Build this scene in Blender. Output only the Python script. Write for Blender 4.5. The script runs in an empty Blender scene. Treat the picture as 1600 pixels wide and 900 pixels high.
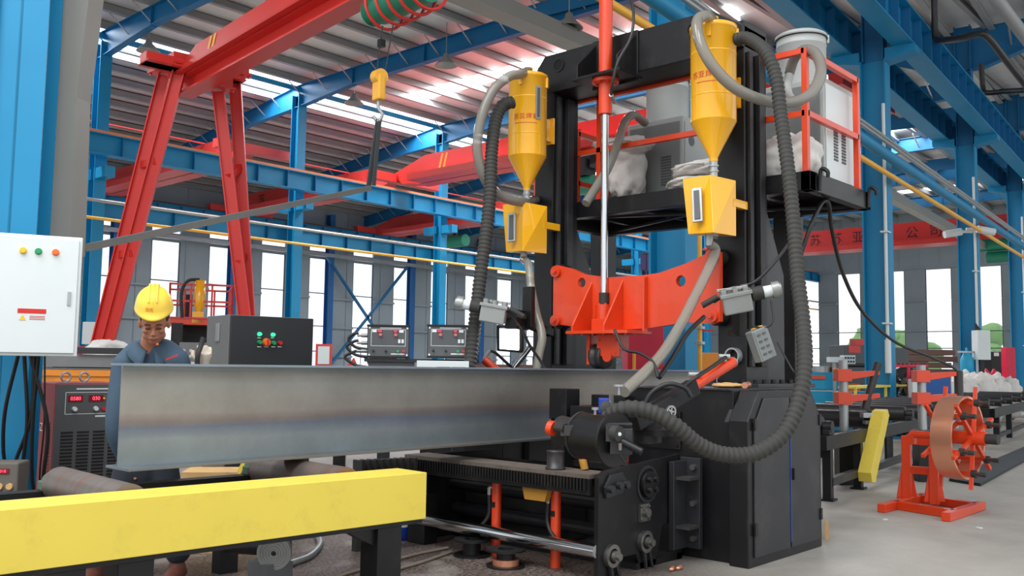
import bpy, math, random
import numpy as np
from mathutils import Vector, Matrix

# ---------------------------------------------------------------- camera, world, light, exposure
SC = bpy.context.scene
COL = SC.collection
F = 1450.0
CH = 1.28
PITCH = math.atan((572.0 - 450.0) / F)
ROLL = math.atan(0.0144)
YAW = math.atan((2120.0 - 800.0) / F)
FW = np.array([math.cos(YAW) * math.cos(PITCH), math.sin(YAW) * math.cos(PITCH), math.sin(PITCH)])
_r0 = np.array([math.sin(YAW), -math.cos(YAW), 0.0])
_u0 = np.cross(_r0, FW)
RT = _r0 * math.cos(ROLL) + _u0 * math.sin(ROLL)
UP = np.cross(RT, FW)
C0 = np.array([0.0, 0.0, CH])

def ray(x, y): return FW + RT * (x - 800.0) / F - UP * (y - 450.0) / F
def ZP(x, y, z=0.0): d = ray(x, y); return C0 + d * (z - CH) / d[2]
def YP(x, y, Y): d = ray(x, y); return C0 + d * Y / d[1]
def XP(x, y, X): d = ray(x, y); return C0 + d * X / d[0]
def DP(x, y, dd): return C0 + ray(x, y) * dd

cam_d = bpy.data.cameras.new('camera')
cam = bpy.data.objects.new('camera', cam_d)
COL.objects.link(cam)
cam_d.sensor_width = 36.0
cam_d.lens = F / 1600.0 * 36.0
cam_d.clip_end = 500
M = Matrix.Identity(4)
for i in range(3):
    M[i][0] = RT[i]; M[i][1] = UP[i]; M[i][2] = -FW[i]; M[i][3] = C0[i]
cam.matrix_world = M
SC.camera = cam
SC.view_settings.view_transform = 'Standard'
SC.view_settings.look = 'None'
SC.view_settings.gamma = 1.0
SC.view_settings.use_curve_mapping = False
SC.view_settings.exposure = 0.35
SC.cycles.use_denoising = True
SC.cycles.max_bounces = 8
SC.cycles.diffuse_bounces = 4
SC.cycles.transparent_max_bounces = 12
SC.cycles.sample_clamp_indirect = 6.0

world = bpy.data.worlds.new('sky')
SC.world = world
world.use_nodes = True
wn = world.node_tree
wn.nodes.clear()
wo = wn.nodes.new('ShaderNodeOutputWorld')
wb = wn.nodes.new('ShaderNodeBackground')
wb.inputs[0].default_value = (0.93, 0.97, 1.0, 1)
wb.inputs[1].default_value = 1.15
wn.links.new(wb.outputs[0], wo.inputs[0])

def area(name, loc, sx, sy, power, col=(1, 1, 1), rot=(0, 0, 0)):
    l = bpy.data.lights.new(name, 'AREA'); l.shape = 'RECTANGLE'; l.size = sx; l.size_y = sy
    l.energy = power; l.color = col
    o = bpy.data.objects.new(name, l); COL.objects.link(o)
    o.location = loc; o.rotation_euler = rot
    return o

# ---------------------------------------------------------------- materials
def lin(v):
    v /= 255.0
    return v / 12.92 if v <= 0.04045 else ((v + 0.055) / 1.055) ** 2.4
def rgb(r, g, b): return (lin(r), lin(g), lin(b), 1.0)

def mat(name, col, rough=0.5, metal=0.0, var=0.12, scale=6.0, bump=0.0, spec=0.5, dark=None, dscale=3.0, damt=0.0, coat=0.0, stretch=None):
    m = bpy.data.materials.new(name)
    m.use_nodes = True
    nt = m.node_tree
    b = nt.nodes['Principled BSDF']
    b.inputs['Roughness'].default_value = rough
    b.inputs['Metallic'].default_value = metal
    b.inputs['Specular IOR Level'].default_value = spec
    b.inputs['Coat Weight'].default_value = coat
    tc = nt.nodes.new('ShaderNodeTexCoord')
    src = tc.outputs['Object']
    if stretch:
        mp = nt.nodes.new('ShaderNodeMapping'); mp.inputs['Scale'].default_value = stretch
        nt.links.new(src, mp.inputs[0]); src = mp.outputs[0]
    n = nt.nodes.new('ShaderNodeTexNoise')
    n.inputs['Scale'].default_value = scale; n.inputs['Detail'].default_value = 5
    nt.links.new(src, n.inputs['Vector'])
    mx = nt.nodes.new('ShaderNodeMix'); mx.data_type = 'RGBA'
    lo = tuple(max(0, c * (1 - var)) for c in col[:3]) + (1,)
    hi = tuple(min(1, c * (1 + var)) for c in col[:3]) + (1,)
    mx.inputs[6].default_value = lo; mx.inputs[7].default_value = hi
    nt.links.new(n.outputs['Fac'], mx.inputs[0])
    out = mx.outputs[2]
    if dark and damt > 0:
        n2 = nt.nodes.new('ShaderNodeTexNoise'); n2.inputs['Scale'].default_value = dscale; n2.inputs['Detail'].default_value = 8
        n2.inputs['Roughness'].default_value = 0.7
        nt.links.new(src, n2.inputs['Vector'])
        cr = nt.nodes.new('ShaderNodeValToRGB')
        cr.color_ramp.elements[0].position = 0.52; cr.color_ramp.elements[0].color = (0, 0, 0, 1)
        cr.color_ramp.elements[1].position = 0.72; cr.color_ramp.elements[1].color = (damt, damt, damt, 1)
        nt.links.new(n2.outputs['Fac'], cr.inputs[0])
        m2 = nt.nodes.new('ShaderNodeMix'); m2.data_type = 'RGBA'
        m2.inputs[7].default_value = dark
        nt.links.new(cr.outputs[0], m2.inputs[0]); nt.links.new(out, m2.inputs[6])
        out = m2.outputs[2]
    nt.links.new(out, b.inputs['Base Color'])
    if bump:
        bp = nt.nodes.new('ShaderNodeBump'); bp.inputs['Strength'].default_value = bump; bp.inputs['Distance'].default_value = 0.01
        nt.links.new(n.outputs['Fac'], bp.inputs['Height']); nt.links.new(bp.outputs[0], b.inputs['Normal'])
    return m

def emit(name, col, s):
    m = bpy.data.materials.new(name); m.use_nodes = True; nt = m.node_tree; nt.nodes.clear()
    o = nt.nodes.new('ShaderNodeOutputMaterial'); e = nt.nodes.new('ShaderNodeEmission')
    e.inputs[0].default_value = col; e.inputs[1].default_value = s
    nt.links.new(e.outputs[0], o.inputs[0])
    return m

def glassy(name, col, mixf, rough=0.1):
    m = bpy.data.materials.new(name); m.use_nodes = True; nt = m.node_tree; nt.nodes.clear()
    o = nt.nodes.new('ShaderNodeOutputMaterial'); t = nt.nodes.new('ShaderNodeBsdfTransparent')
    g = nt.nodes.new('ShaderNodeBsdfPrincipled'); g.inputs['Base Color'].default_value = col; g.inputs['Roughness'].default_value = rough
    mx = nt.nodes.new('ShaderNodeMixShader'); mx.inputs[0].default_value = mixf
    nt.links.new(t.outputs[0], mx.inputs[1]); nt.links.new(g.outputs[0], mx.inputs[2]); nt.links.new(mx.outputs[0], o.inputs[0])
    return m

BLK = rgb(30, 31, 33)
M_black = mat('black_paint', rgb(22, 22, 24), 0.4, 0.0, 0.25, 3, spec=0.35, dark=rgb(70, 68, 66), dscale=5, damt=0.25)
M_black2 = mat('black_machine_metal', rgb(15, 15, 16), 0.5, 0.1, 0.3, 8, dark=rgb(75, 66, 58), dscale=6, damt=0.3)
M_graph = mat('graphite_paint', rgb(40, 41, 44), 0.42, 0.0, 0.2, 4, spec=0.4, dark=rgb(80, 78, 74), dscale=4, damt=0.3)
M_rubber = mat('black_rubber', rgb(45, 45, 43), 0.7, 0, 0.2, 20)
M_hose = mat('ribbed_hose_rubber', rgb(52, 51, 48), 0.75, 0, 0.2, 15)
M_cable = mat('cable_sheath', rgb(28, 28, 30), 0.5)
M_orange = mat('orange_red_paint', rgb(214, 62, 20), 0.38, 0, 0.08, 3, dark=rgb(150, 50, 25), dscale=9, damt=0.25, coat=0.2)
M_clear = glassy('clear_hose', rgb(146, 141, 130), 0.72, 0.1)
M_clear2 = glassy('dusty_clear_hose', rgb(132, 128, 120), 0.82, 0.15)
M_yel = mat('hopper_yellow_paint', rgb(238, 172, 14), 0.3, 0, 0.05, 3, coat=0.5)
M_yel2 = mat('guard_yellow_paint', rgb(226, 202, 78), 0.5, 0, 0.05, 2, dark=rgb(190, 165, 70), dscale=7, damt=0.35)
M_blue = mat('building_blue_paint', rgb(0, 126, 172), 0.5, 0, 0.12, 1.5)
M_blued = mat('rafter_blue_paint', rgb(0, 102, 152), 0.55, 0, 0.12, 1.5)
M_teal = mat('machine_teal_paint', rgb(20, 150, 190), 0.5, 0, 0.1, 3)
M_red = mat('crane_red_paint', rgb(215, 50, 42), 0.42, 0, 0.1, 2)
M_pink = mat('faded_crane_red', rgb(205, 62, 58), 0.5, 0, 0.1, 2)
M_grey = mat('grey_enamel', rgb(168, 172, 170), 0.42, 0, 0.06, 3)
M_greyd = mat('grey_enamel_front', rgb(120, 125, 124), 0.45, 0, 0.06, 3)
M_white = mat('white_enamel', rgb(212, 218, 218), 0.45, 0, 0.03, 3)
M_chrome = mat('polished_chrome', rgb(205, 207, 210), 0.14, 1.0, 0.05, 3)
M_steel = mat('raw_steel', rgb(140, 138, 134), 0.35, 0.9, 0.2, 8)
M_alu = mat('cast_aluminium', rgb(150, 152, 150), 0.42, 0.5, 0.12, 8)
M_galv = mat('galvanised_steel', rgb(165, 168, 168), 0.4, 0.6, 0.15, 5)
M_beamgrey = mat('grey_column_paint', rgb(150, 148, 142), 0.6, 0, 0.06, 2)
M_rust = mat('rusty_roller_steel', rgb(122, 112, 106), 0.45, 0.55, 0.35, 5, dark=rgb(150, 80, 60), dscale=3, damt=0.6, stretch=(0.4, 3, 0.4))
M_roll = mat('dark_roller_steel', rgb(64, 62, 62), 0.4, 0.5, 0.2, 6)
M_sack = mat('woven_white_sack', rgb(212, 208, 204), 0.85, 0, 0.1, 14, bump=0.4, dark=rgb(160, 120, 115), dscale=5, damt=0.3)
M_copper = mat('copper_strip', rgb(238, 165, 132), 0.28, 0.7, 0.08, 2)
M_wood = mat('pale_plywood', rgb(205, 165, 110), 0.7, 0, 0.2, 6, dark=rgb(120, 85, 50), dscale=9, damt=0.5)
M_brown = mat('rusty_steel_stack', rgb(110, 84, 74), 0.7, 0.2, 0.3, 5)
M_green = mat('hoist_green', rgb(20, 130, 100), 0.45, 0, 0.2, 5)
M_greenr = mat('dusty_green_bearing', rgb(75, 100, 85), 0.6, 0, 0.3, 8)
M_ochre = mat('ochre_orange_paint', rgb(214, 130, 35), 0.6, 0, 0.15, 3, dark=rgb(120, 80, 40), dscale=4, damt=0.4)
M_crim = mat('crimson_panel', rgb(205, 24, 60), 0.45)
M_wred = mat('welder_red_panel', rgb(150, 30, 38), 0.45, 0, 0.15, 3)
M_panel = mat('dark_grey_panel', rgb(78, 80, 82), 0.5, 0, 0.08, 4)
M_skin = mat('skin', rgb(170, 112, 86), 0.5, 0, 0.08, 12)
M_denim = mat('blue_work_cloth', rgb(60, 80, 98), 0.85, 0, 0.18, 9, bump=0.3)
M_hat = mat('hard_hat_yellow', rgb(244, 205, 72), 0.35, 0, 0.06, 3, dark=rgb(170, 120, 50), dscale=6, damt=0.3)
M_dark_cloth = mat('dark_work_cloth', rgb(42, 48, 56), 0.9, 0, 0.2, 9, bump=0.3)
M_glove = mat('white_cotton_glove', rgb(200, 188, 172), 0.9, 0, 0.2, 20, bump=0.4, dark=rgb(110, 95, 85), dscale=8, damt=0.5)
M_hair = mat('black_hair', rgb(25, 22, 22), 0.7)
M_print = mat('red_print', rgb(200, 40, 30), 0.6)
M_printw = mat('white_print', rgb(225, 225, 225), 0.6)
M_printk = mat('dark_print', rgb(60, 25, 28), 0.6)
M_stripe = mat('stripe_yellow', rgb(235, 190, 70), 0.5)
M_stripek = mat('stripe_dark', rgb(60, 50, 45), 0.5)
M_glassw = glassy('window_glass', (0.9, 0.95, 1, 1), 0.08, 0.05)
M_lampw = emit('work_lamp_glow', (0.88, 0.92, 1.0, 1), 14)
M_led = emit('red_led_digits', (1.0, 0.08, 0.12, 1), 2.2)
M_ledbg = mat('display_window', rgb(120, 20, 35), 0.2)
M_ledg = emit('green_lamp_lit', (0.05, 0.9, 0.4, 1), 1.3)
M_btng = mat('green_button', rgb(30, 150, 90), 0.3)
M_btnr = mat('red_button', rgb(200, 35, 45), 0.3)
M_btny = mat('yellow_button', rgb(235, 190, 40), 0.3)
M_btno = mat('orange_knob', rgb(235, 110, 40), 0.35)
M_pipey = mat('yellow_pipe_paint', rgb(244, 178, 60), 0.45)
M_oril = mat('orange_rail_paint', rgb(232, 130, 80), 0.5)
M_gravel_d = mat('debris_dark', rgb(60, 52, 48), 0.9, 0, 0.4, 30)
M_sleeve = mat('blue_plastic', rgb(20, 60, 160), 0.4)
M_leaf = mat('pale_leaves', rgb(120, 165, 95), 0.8, 0, 0.3, 2)

# ---------------------------------------------------------------- mesh building
def V(*a): return np.array(a, dtype=float)
def unit(v): v = np.asarray(v, float); n = np.linalg.norm(v); return v / n if n > 1e-12 else v

class Frame:
    def __init__(s, origin=(0, 0, 0), az=0.0, tilt=0.0):
        s.o = np.array(origin, float); c, n = math.cos(az), math.sin(az)
        s.R = np.array([[c, -n, 0], [n, c, 0], [0, 0, 1.0]])
        if tilt:
            ct, st = math.cos(tilt), math.sin(tilt)
            s.R = s.R @ np.array([[1, 0, 0], [0, ct, -st], [0, st, ct]])
    def p(s, *q):
        q = q[0] if len(q) == 1 else q
        return s.o + s.R @ np.array(q, float)

def basis(d):
    d = unit(d)
    a = V(0, 0, 1) if abs(d[2]) < 0.9 else V(1, 0, 0)
    u = unit(np.cross(a, d)); w = np.cross(d, u)
    return u, w

def smooth_path(pts, n=8, closed=False):
    P = [np.array(p, float) for p in pts]
    out = []
    m = len(P)
    rng = range(m if closed else m - 1)
    for i in rng:
        p0 = P[(i - 1) % m] if (closed or i > 0) else 2 * P[0] - P[1]
        p1 = P[i]; p2 = P[(i + 1) % m]
        p3 = P[(i + 2) % m] if (closed or i + 2 < m) else 2 * P[-1] - P[-2]
        for k in range(n):
            t = k / n
            out.append(0.5 * ((2 * p1) + (-p0 + p2) * t + (2 * p0 - 5 * p1 + 4 * p2 - p3) * t * t + (-p0 + 3 * p1 - 3 * p2 + p3) * t ** 3))
    if not closed: out.append(P[-1])
    return out

WL = {}
class MB:
    def __init__(s, frame=None):
        s.v = []; s.f = []; s.s = []; s.fr = frame
    def add(s, vs, fs, smooth=False):
        b = len(s.v)
        for p in vs:
            s.v.append(s.fr.p(p) if s.fr is not None else np.array(p, float))
        for f in fs:
            s.f.append(tuple(b + i for i in f)); s.s.append(smooth)
        return s
    def box(s, c, size, az=0.0, rot=None):
        hx, hy, hz = [q / 2 for q in size]
        R = np.array(rot) if rot is not None else np.array([[math.cos(az), -math.sin(az), 0], [math.sin(az), math.cos(az), 0], [0, 0, 1]])
        vs = [np.array(c) + R @ V(x, y, z) for x in (-hx, hx) for y in (-hy, hy) for z in (-hz, hz)]
        return s.add(vs, [(0, 1, 3, 2), (4, 6, 7, 5), (0, 4, 5, 1), (2, 3, 7, 6), (0, 2, 6, 4), (1, 5, 7, 3)])
    def bb(s, a, b):
        a = np.array(a, float); b = np.array(b, float)
        return s.box((a + b) / 2, np.abs(b - a))
    def hexa(s, bot, top):
        return s.add(list(bot) + list(top), [(3, 2, 1, 0), (4, 5, 6, 7), (0, 1, 5, 4), (1, 2, 6, 5), (2, 3, 7, 6), (3, 0, 4, 7)])
    def bar(s, p0, p1, w, h, up=(0, 0, 1)):
        p0 = np.array(p0, float); p1 = np.array(p1, float); d = unit(p1 - p0); up = np.array(up, float)
        if abs(np.dot(d, unit(up))) > 0.98: up = V(1, 0, 0)
        x = unit(np.cross(d, up)); y = np.cross(x, d)
        q = [(-1, -1), (1, -1), (1, 1), (-1, 1)]
        A = [p0 + x * a * w / 2 + y * b * h / 2 for a, b in q]; B = [p1 + x * a * w / 2 + y * b * h / 2 for a, b in q]
        return s.add(A + B, [(0, 1, 2, 3), (7, 6, 5, 4), (0, 4, 5, 1), (1, 5, 6, 2), (2, 6, 7, 3), (3, 7, 4, 0)])
    def ibeam(s, p0, p1, w, h, tf=0.02, tw=0.015, up=(0, 0, 1)):
        p0 = np.array(p0, float); p1 = np.array(p1, float); d = unit(p1 - p0); up = np.array(up, float)
        if abs(np.dot(d, unit(up))) > 0.98: up = V(1, 0, 0)
        x = unit(np.cross(d, up)); y = np.cross(x, d)
        for a in (-1, 1):
            o = y * a * (h / 2 - tf / 2)
            s.bar(p0 + o, p1 + o, w, tf, up)
        s.bar(p0, p1, tw, h - 2 * tf, up)
        return s
    def cyl(s, p0, p1, r0, r1=None, n=24, caps=True, smooth=True):
        r1 = r0 if r1 is None else r1
        p0 = np.array(p0, float); p1 = np.array(p1, float); u, w = basis(p1 - p0)
        A = [p0 + r0 * (u * math.cos(2 * math.pi * i / n) + w * math.sin(2 * math.pi * i / n)) for i in range(n)]
        B = [p1 + r1 * (u * math.cos(2 * math.pi * i / n) + w * math.sin(2 * math.pi * i / n)) for i in range(n)]
        s.add(A + B, [(i, (i + 1) % n, n + (i + 1) % n, n + i) for i in range(n)], smooth)
        if caps:
            if r0 > 1e-6: s.add(A, [tuple(range(n))[::-1]])
            if r1 > 1e-6: s.add(B, [tuple(range(n))])
        return s
    def ring(s, p0, p1, ro, ri, n=32):
        p0 = np.array(p0, float); p1 = np.array(p1, float); u, w = basis(p1 - p0)
        def c(p, r): return [p + r * (u * math.cos(2 * math.pi * i / n) + w * math.sin(2 * math.pi * i / n)) for i in range(n)]
        vs = c(p0, ro) + c(p1, ro) + c(p1, ri) + c(p0, ri)
        for k in range(4):
            a = k * n; b = ((k + 1) % 4) * n
            s.add(vs[a:a + n] + vs[b:b + n], [(i, (i + 1) % n, n + (i + 1) % n, n + i) for i in range(n)], k in (0, 2))
        return s
    def lathe(s, prof, origin=(0, 0, 0), axis=(0, 0, 1), n=32, smooth=True):
        o = np.array(origin, float); ax = unit(axis); u, w = basis(ax)
        rows = []
        for r, h in prof:
            rows.append([o + ax * h + max(r, 1e-5) * (u * math.cos(2 * math.pi * i / n) + w * math.sin(2 * math.pi * i / n)) for i in range(n)])
        vs = [p for row in rows for p in row]
        fs = [(k * n + i, k * n + (i + 1) % n, (k + 1) * n + (i + 1) % n, (k + 1) * n + i) for k in range(len(prof) - 1) for i in range(n)]
        return s.add(vs, fs, smooth)
    def tube(s, pts, r, n=10, closed=False, rf=None, caps=True):
        P = [np.array(p, float) for p in pts]; m = len(P); rows = []
        t0 = unit(P[1] - P[0]); u, w = basis(t0)
        for i in range(m):
            if closed: t = unit(P[(i + 1) % m] - P[i - 1])
            else: t = unit(P[min(i + 1, m - 1)] - P[max(i - 1, 0)])
            u = unit(u - t * np.dot(u, t)); w = np.cross(t, u)
            rr = rf(i, m) if rf else r
            rows += [P[i] + rr * (u * math.cos(2 * math.pi * k / n) + w * math.sin(2 * math.pi * k / n)) for k in range(n)]
        fs = []
        for i in range(m if closed else m - 1):
            j = (i + 1) % m
            fs += [(i * n + k, i * n + (k + 1) % n, j * n + (k + 1) % n, j * n + k) for k in range(n)]
        s.add(rows, fs, True)
        if caps and not closed:
            s.add(rows[:n], [tuple(range(n))[::-1]]); s.add(rows[-n:], [tuple(range(n))])
        return s
    def prism(s, poly, off):
        off = np.array(off, float); A = [np.array(p, float) for p in poly]; n = len(A); B = [a + off for a in A]
        return s.add(A + B, [tuple(range(n))[::-1], tuple(range(n, 2 * n))] + [(i, (i + 1) % n, n + (i + 1) % n, n + i) for i in range(n)])
    def ball(s, c, r, n=16, m=10, sc=(1, 1, 1), fn=None):
        vs = []
        for j in range(m + 1):
            th = math.pi * j / m
            for i in range(n):
                ph = 2 * math.pi * i / n
                d = V(math.sin(th) * math.cos(ph), math.sin(th) * math.sin(ph), math.cos(th))
                k = fn(d) if fn else 1.0
                vs.append(np.array(c) + r * k * d * np.array(sc))
        fs = [(j * n + i, (j + 1) * n + i, (j + 1) * n + (i + 1) % n, j * n + (i + 1) % n) for j in range(m) for i in range(n)]
        return s.add(vs, fs, True)
    def bolt(s, p, d, r=0.012, h=0.012):
        p = np.array(p, float); d = unit(d)
        s.cyl(p, p + d * h * 0.3, r * 1.5, n=12); return s.cyl(p, p + d * h, r, n=6, smooth=False)
    def build(s, name, material, parent=None, bevel=0.0, label=None, kind=None, cat=None, group=None, sub=0, merge=False):
        P = np.array(s.v)
        if parent is not None: base = WL[parent.name]
        else:
            base = V((P[:, 0].min() + P[:, 0].max()) / 2, (P[:, 1].min() + P[:, 1].max()) / 2, P[:, 2].min())
            if kind == 'structure': base = V(0, 0, 0)
        me = bpy.data.meshes.new(name)
        me.from_pydata([tuple(p - base) for p in P], [], s.f)
        me.polygons.foreach_set('use_smooth', s.s)
        me.materials.append(material)
        import bmesh
        bm = bmesh.new(); bm.from_mesh(me)
        bmesh.ops.remove_doubles(bm, verts=bm.verts, dist=1e-5) if merge else None
        bmesh.ops.recalc_face_normals(bm, faces=bm.faces)
        bm.to_mesh(me); bm.free()
        o = bpy.data.objects.new(name, me); COL.objects.link(o)
        if parent is not None: o.parent = parent; WL[o.name] = base
        else: o.location = base; WL[o.name] = base
        if bevel:
            b = o.modifiers.new('edge', 'BEVEL'); b.width = bevel; b.segments = 2; b.limit_method = 'ANGLE'; b.angle_limit = math.radians(40)
        if sub:
            q = o.modifiers.new('round', 'SUBSURF'); q.levels = sub; q.render_levels = sub
        if label: o['label'] = label
        if cat: o['category'] = cat
        if kind: o['kind'] = kind
        if group: o['group'] = group
        return o

def thing(name, label, cat, loc, group=None):
    o = bpy.data.objects.new(name, None); COL.objects.link(o)
    o.empty_display_size = 0.1
    o.location = tuple(loc); WL[o.name] = np.array(loc, float)
    o['label'] = label; o['category'] = cat
    if group: o['group'] = group
    return o

def copy_tree(o, parent=None):
    c = o.copy(); COL.objects.link(c)
    if parent is not None: c.parent = parent
    WL[c.name] = WL[o.name]
    for ch in list(o.children): copy_tree(ch, c)
    return c
def dup(root, loc, label, rz=None, scale=None):
    c = copy_tree(root); c.location = tuple(loc); c['label'] = label; WL[c.name] = np.array(loc, float)
    if rz is not None: c.rotation_euler = (0, 0, rz)
    if scale is not None: c.scale = (scale,) * 3
    return c

def text(name, body, size, origin, xdir, ydir, material, parent, depth=0.0, center=True, label=None):
    cu = bpy.data.curves.new(name, 'FONT'); cu.body = body; cu.size = size; cu.extrude = depth
    if center: cu.align_x = 'CENTER'; cu.align_y = 'CENTER'
    t = bpy.data.objects.new(name + '_tmp', cu); COL.objects.link(t)
    bpy.context.view_layer.update()
    me = bpy.data.meshes.new_from_object(t.evaluated_get(bpy.context.evaluated_depsgraph_get()))
    bpy.data.objects.remove(t)
    x = unit(xdir); y = unit(np.array(ydir, float) - x * np.dot(x, ydir)); z = np.cross(x, y)
    base = WL[parent.name] if parent is not None else V(0, 0, 0)
    for v in me.vertices:
        q = np.array(origin, float) + x * v.co[0] + y * v.co[1] + z * (v.co[2] + 0.002) - base
        v.co = q
    me.materials.clear(); me.materials.append(material)
    o = bpy.data.objects.new(name, me); COL.objects.link(o)
    if parent is not None: o.parent = parent; WL[o.name] = base
    if label: o['label'] = label
    return o
# ================================================================ the hall
YA, YB, XE = 26.4, 39.6, 58.0
XA = [11.34 + 6.72 * k for k in range(-1, 7)]
# floor: grey concrete, dark swarf and grit around the near machine
def floor_mat():
    m = bpy.data.materials.new('concrete_floor'); m.use_nodes = True; nt = m.node_tree; b = nt.nodes['Principled BSDF']
    L = nt.links.new
    tc = nt.nodes.new('ShaderNodeTexCoord')
    n1 = nt.nodes.new('ShaderNodeTexNoise'); n1.inputs['Scale'].default_value = 0.8; n1.inputs['Detail'].default_value = 8; n1.inputs['Roughness'].default_value = 0.65
    L(tc.outputs['Object'], n1.inputs['Vector'])
    cr = nt.nodes.new('ShaderNodeValToRGB')
    cr.color_ramp.elements[0].position = 0.3; cr.color_ramp.elements[0].color = rgb(140, 135, 128)
    cr.color_ramp.elements[1].position = 0.7; cr.color_ramp.elements[1].color = rgb(172, 167, 159)
    L(n1.outputs['Fac'], cr.inputs[0])
    # grit: patches near the machine, defined in the floor's own coordinates
    n2 = nt.nodes.new('ShaderNodeTexNoise'); n2.inputs['Scale'].default_value = 45; n2.inputs['Detail'].default_value = 4
    L(tc.outputs['Object'], n2.inputs['Vector'])
    c2 = nt.nodes.new('ShaderNodeValToRGB')
    c2.color_ramp.elements[0].position = 0.4; c2.color_ramp.elements[0].color = rgb(58, 48, 44)
    c2.color_ramp.elements[1].position = 0.65; c2.color_ramp.elements[1].color = rgb(120, 106, 98)
    L(n2.outputs['Fac'], c2.inputs[0])
    sep = nt.nodes.new('ShaderNodeSeparateXYZ'); L(tc.outputs['Object'], sep.inputs[0])
    def band(sock, lo, hi, soft):
        a = nt.nodes.new('ShaderNodeMapRange'); a.inputs[1].default_value = lo; a.inputs[2].default_value = lo + soft; L(sock, a.inputs[0])
        c = nt.nodes.new('ShaderNodeMapRange'); c.inputs[1].default_value = hi - soft; c.inputs[2].default_value = hi; c.inputs[3].default_value = 1; c.inputs[4].default_value = 0; L(sock, c.inputs[0])
        mm = nt.nodes.new('ShaderNodeMath'); mm.operation = 'MULTIPLY'; L(a.outputs[0], mm.inputs[0]); L(c.outputs[0], mm.inputs[1]); return mm.outputs[0]
    bx = band(sep.outputs[0], -3, 5.9, 0.8); by = band(sep.outputs[1], 2.6, 9.0, 0.9)
    mm = nt.nodes.new('ShaderNodeMath'); mm.operation = 'MULTIPLY'; L(bx, mm.inputs[0]); L(by, mm.inputs[1])
    n3 = nt.nodes.new('ShaderNodeTexNoise'); n3.inputs['Scale'].default_value = 1.6; n3.inputs['Detail'].default_value = 6; L(tc.outputs['Object'], n3.inputs['Vector'])
    c3 = nt.nodes.new('ShaderNodeMapRange'); c3.inputs[1].default_value = 0.3; c3.inputs[2].default_value = 0.46; L(n3.outputs['Fac'], c3.inputs[0])
    mm2 = nt.nodes.new('ShaderNodeMath'); mm2.operation = 'MULTIPLY'; L(mm.outputs[0], mm2.inputs[0]); L(c3.outputs[0], mm2.inputs[1])
    mx = nt.nodes.new('ShaderNodeMix'); mx.data_type = 'RGBA'; L(mm2.outputs[0], mx.inputs[0]); L(cr.outputs[0], mx.inputs[6]); L(c2.outputs[0], mx.inputs[7])
    L(mx.outputs[2], b.inputs['Base Color']); b.inputs['Roughness'].default_value = 0.55
    bp = nt.nodes.new('ShaderNodeBump'); bp.inputs['Strength'].default_value = 0.25; bp.inputs['Distance'].default_value = 0.01
    L(n2.outputs['Fac'], bp.inputs['Height']); L(bp.outputs[0], b.inputs['Normal'])
    return m
MB().bb((-12, -14, -0.3), (XE + 0.2, YB + 0.2, 0)).build('floor', floor_mat(), kind='structure')

M_wall = mat('grey_wall_sheet', rgb(150, 162, 168), 0.7, 0, 0.08, 1.5)
M_deckn = mat('roof_foil', rgb(222, 222, 220), 0.5, 0.1, 0.12, 1.2, bump=0.3)
M_purl = mat('purlin_steel', rgb(150, 152, 152), 0.5, 0.1, 0.12, 2)
M_sky = emit('skylight_panel', (0.95, 0.98, 1.0, 1), 3.2)
M_win = mat('window_frame_paint', rgb(70, 90, 110), 0.5)

ZR = 11.0                                              # underside of the roof sheets over the middle bay
def zroof(y): return ZR - max(0, y - YA) * 0.115
# far side wall with tall windows
WX = [16.75 + 2.82 * k for k in range(-4, 14)]        # window left edges
WW, WZ0, WZ1 = 1.38, 0.45, 6.7
wall = MB()
x = -12.0
for wx in WX:
    wall.bb((x, YB, 0), (wx, YB + 0.12, 9.6))
    wall.bb((wx, YB, 0), (wx + WW, YB + 0.12, WZ0)); wall.bb((wx, YB, WZ1), (wx + WW, YB + 0.12, 7.05)); wall.bb((wx, YB, 7.35), (wx + WW, YB + 0.12, 9.6))
    x = wx + WW
wall.bb((x, YB, 0), (XE, YB + 0.12, 9.6))
for k in range(60):                                    # sheet ribs
    xx = -11 + k * 1.15
    if all(not (wx - 0.05 < xx < wx + WW + 0.05) for wx in WX): wall.bb((xx, YB - 0.04, 0), (xx + 0.05, YB, 9.6))
for z in (1.6, 3.1, 4.6, 6.75):
    xs = [-12.0] + [q for wx in WX for q in (wx, wx + WW)] + [XE]
    for a, b in zip(xs[0::2], xs[1::2]): wall.bb((a, YB - 0.14, z), (b, YB - 0.03, z + 0.1))
wall.build('wall_back', M_wall, kind='structure')
def window(n, p0, along, w, z0, z1, nrm, grid):
    fr = MB(); a = np.array(along, float); q = np.array(p0, float); nn = np.array(nrm, float)
    def bar(u0, v0, u1, v1, t=0.05): fr.bar(q + a * u0 + V(0, 0, v0), q + a * u1 + V(0, 0, v1), t, t, nn)
    for u in (0.025, w - 0.025): bar(u, z0, u, z1)
    for v in (z0, z1) + tuple(grid): bar(0, v, w, v)
    bar(w / 2, z0, w / 2, grid[-1], 0.03)
    f = fr.build('window_%d' % n, M_win, kind='structure')
    g = MB(); g.bar(q + a * 0.03 + V(0, 0, (z0 + z1) / 2), q + a * (w - 0.03) + V(0, 0, (z0 + z1) / 2), 0.01, z1 - z0 - 0.06)
    WL[f.name] = V(0, 0, 0); g.build('window_pane', M_glassw, f)
n = 1
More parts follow.
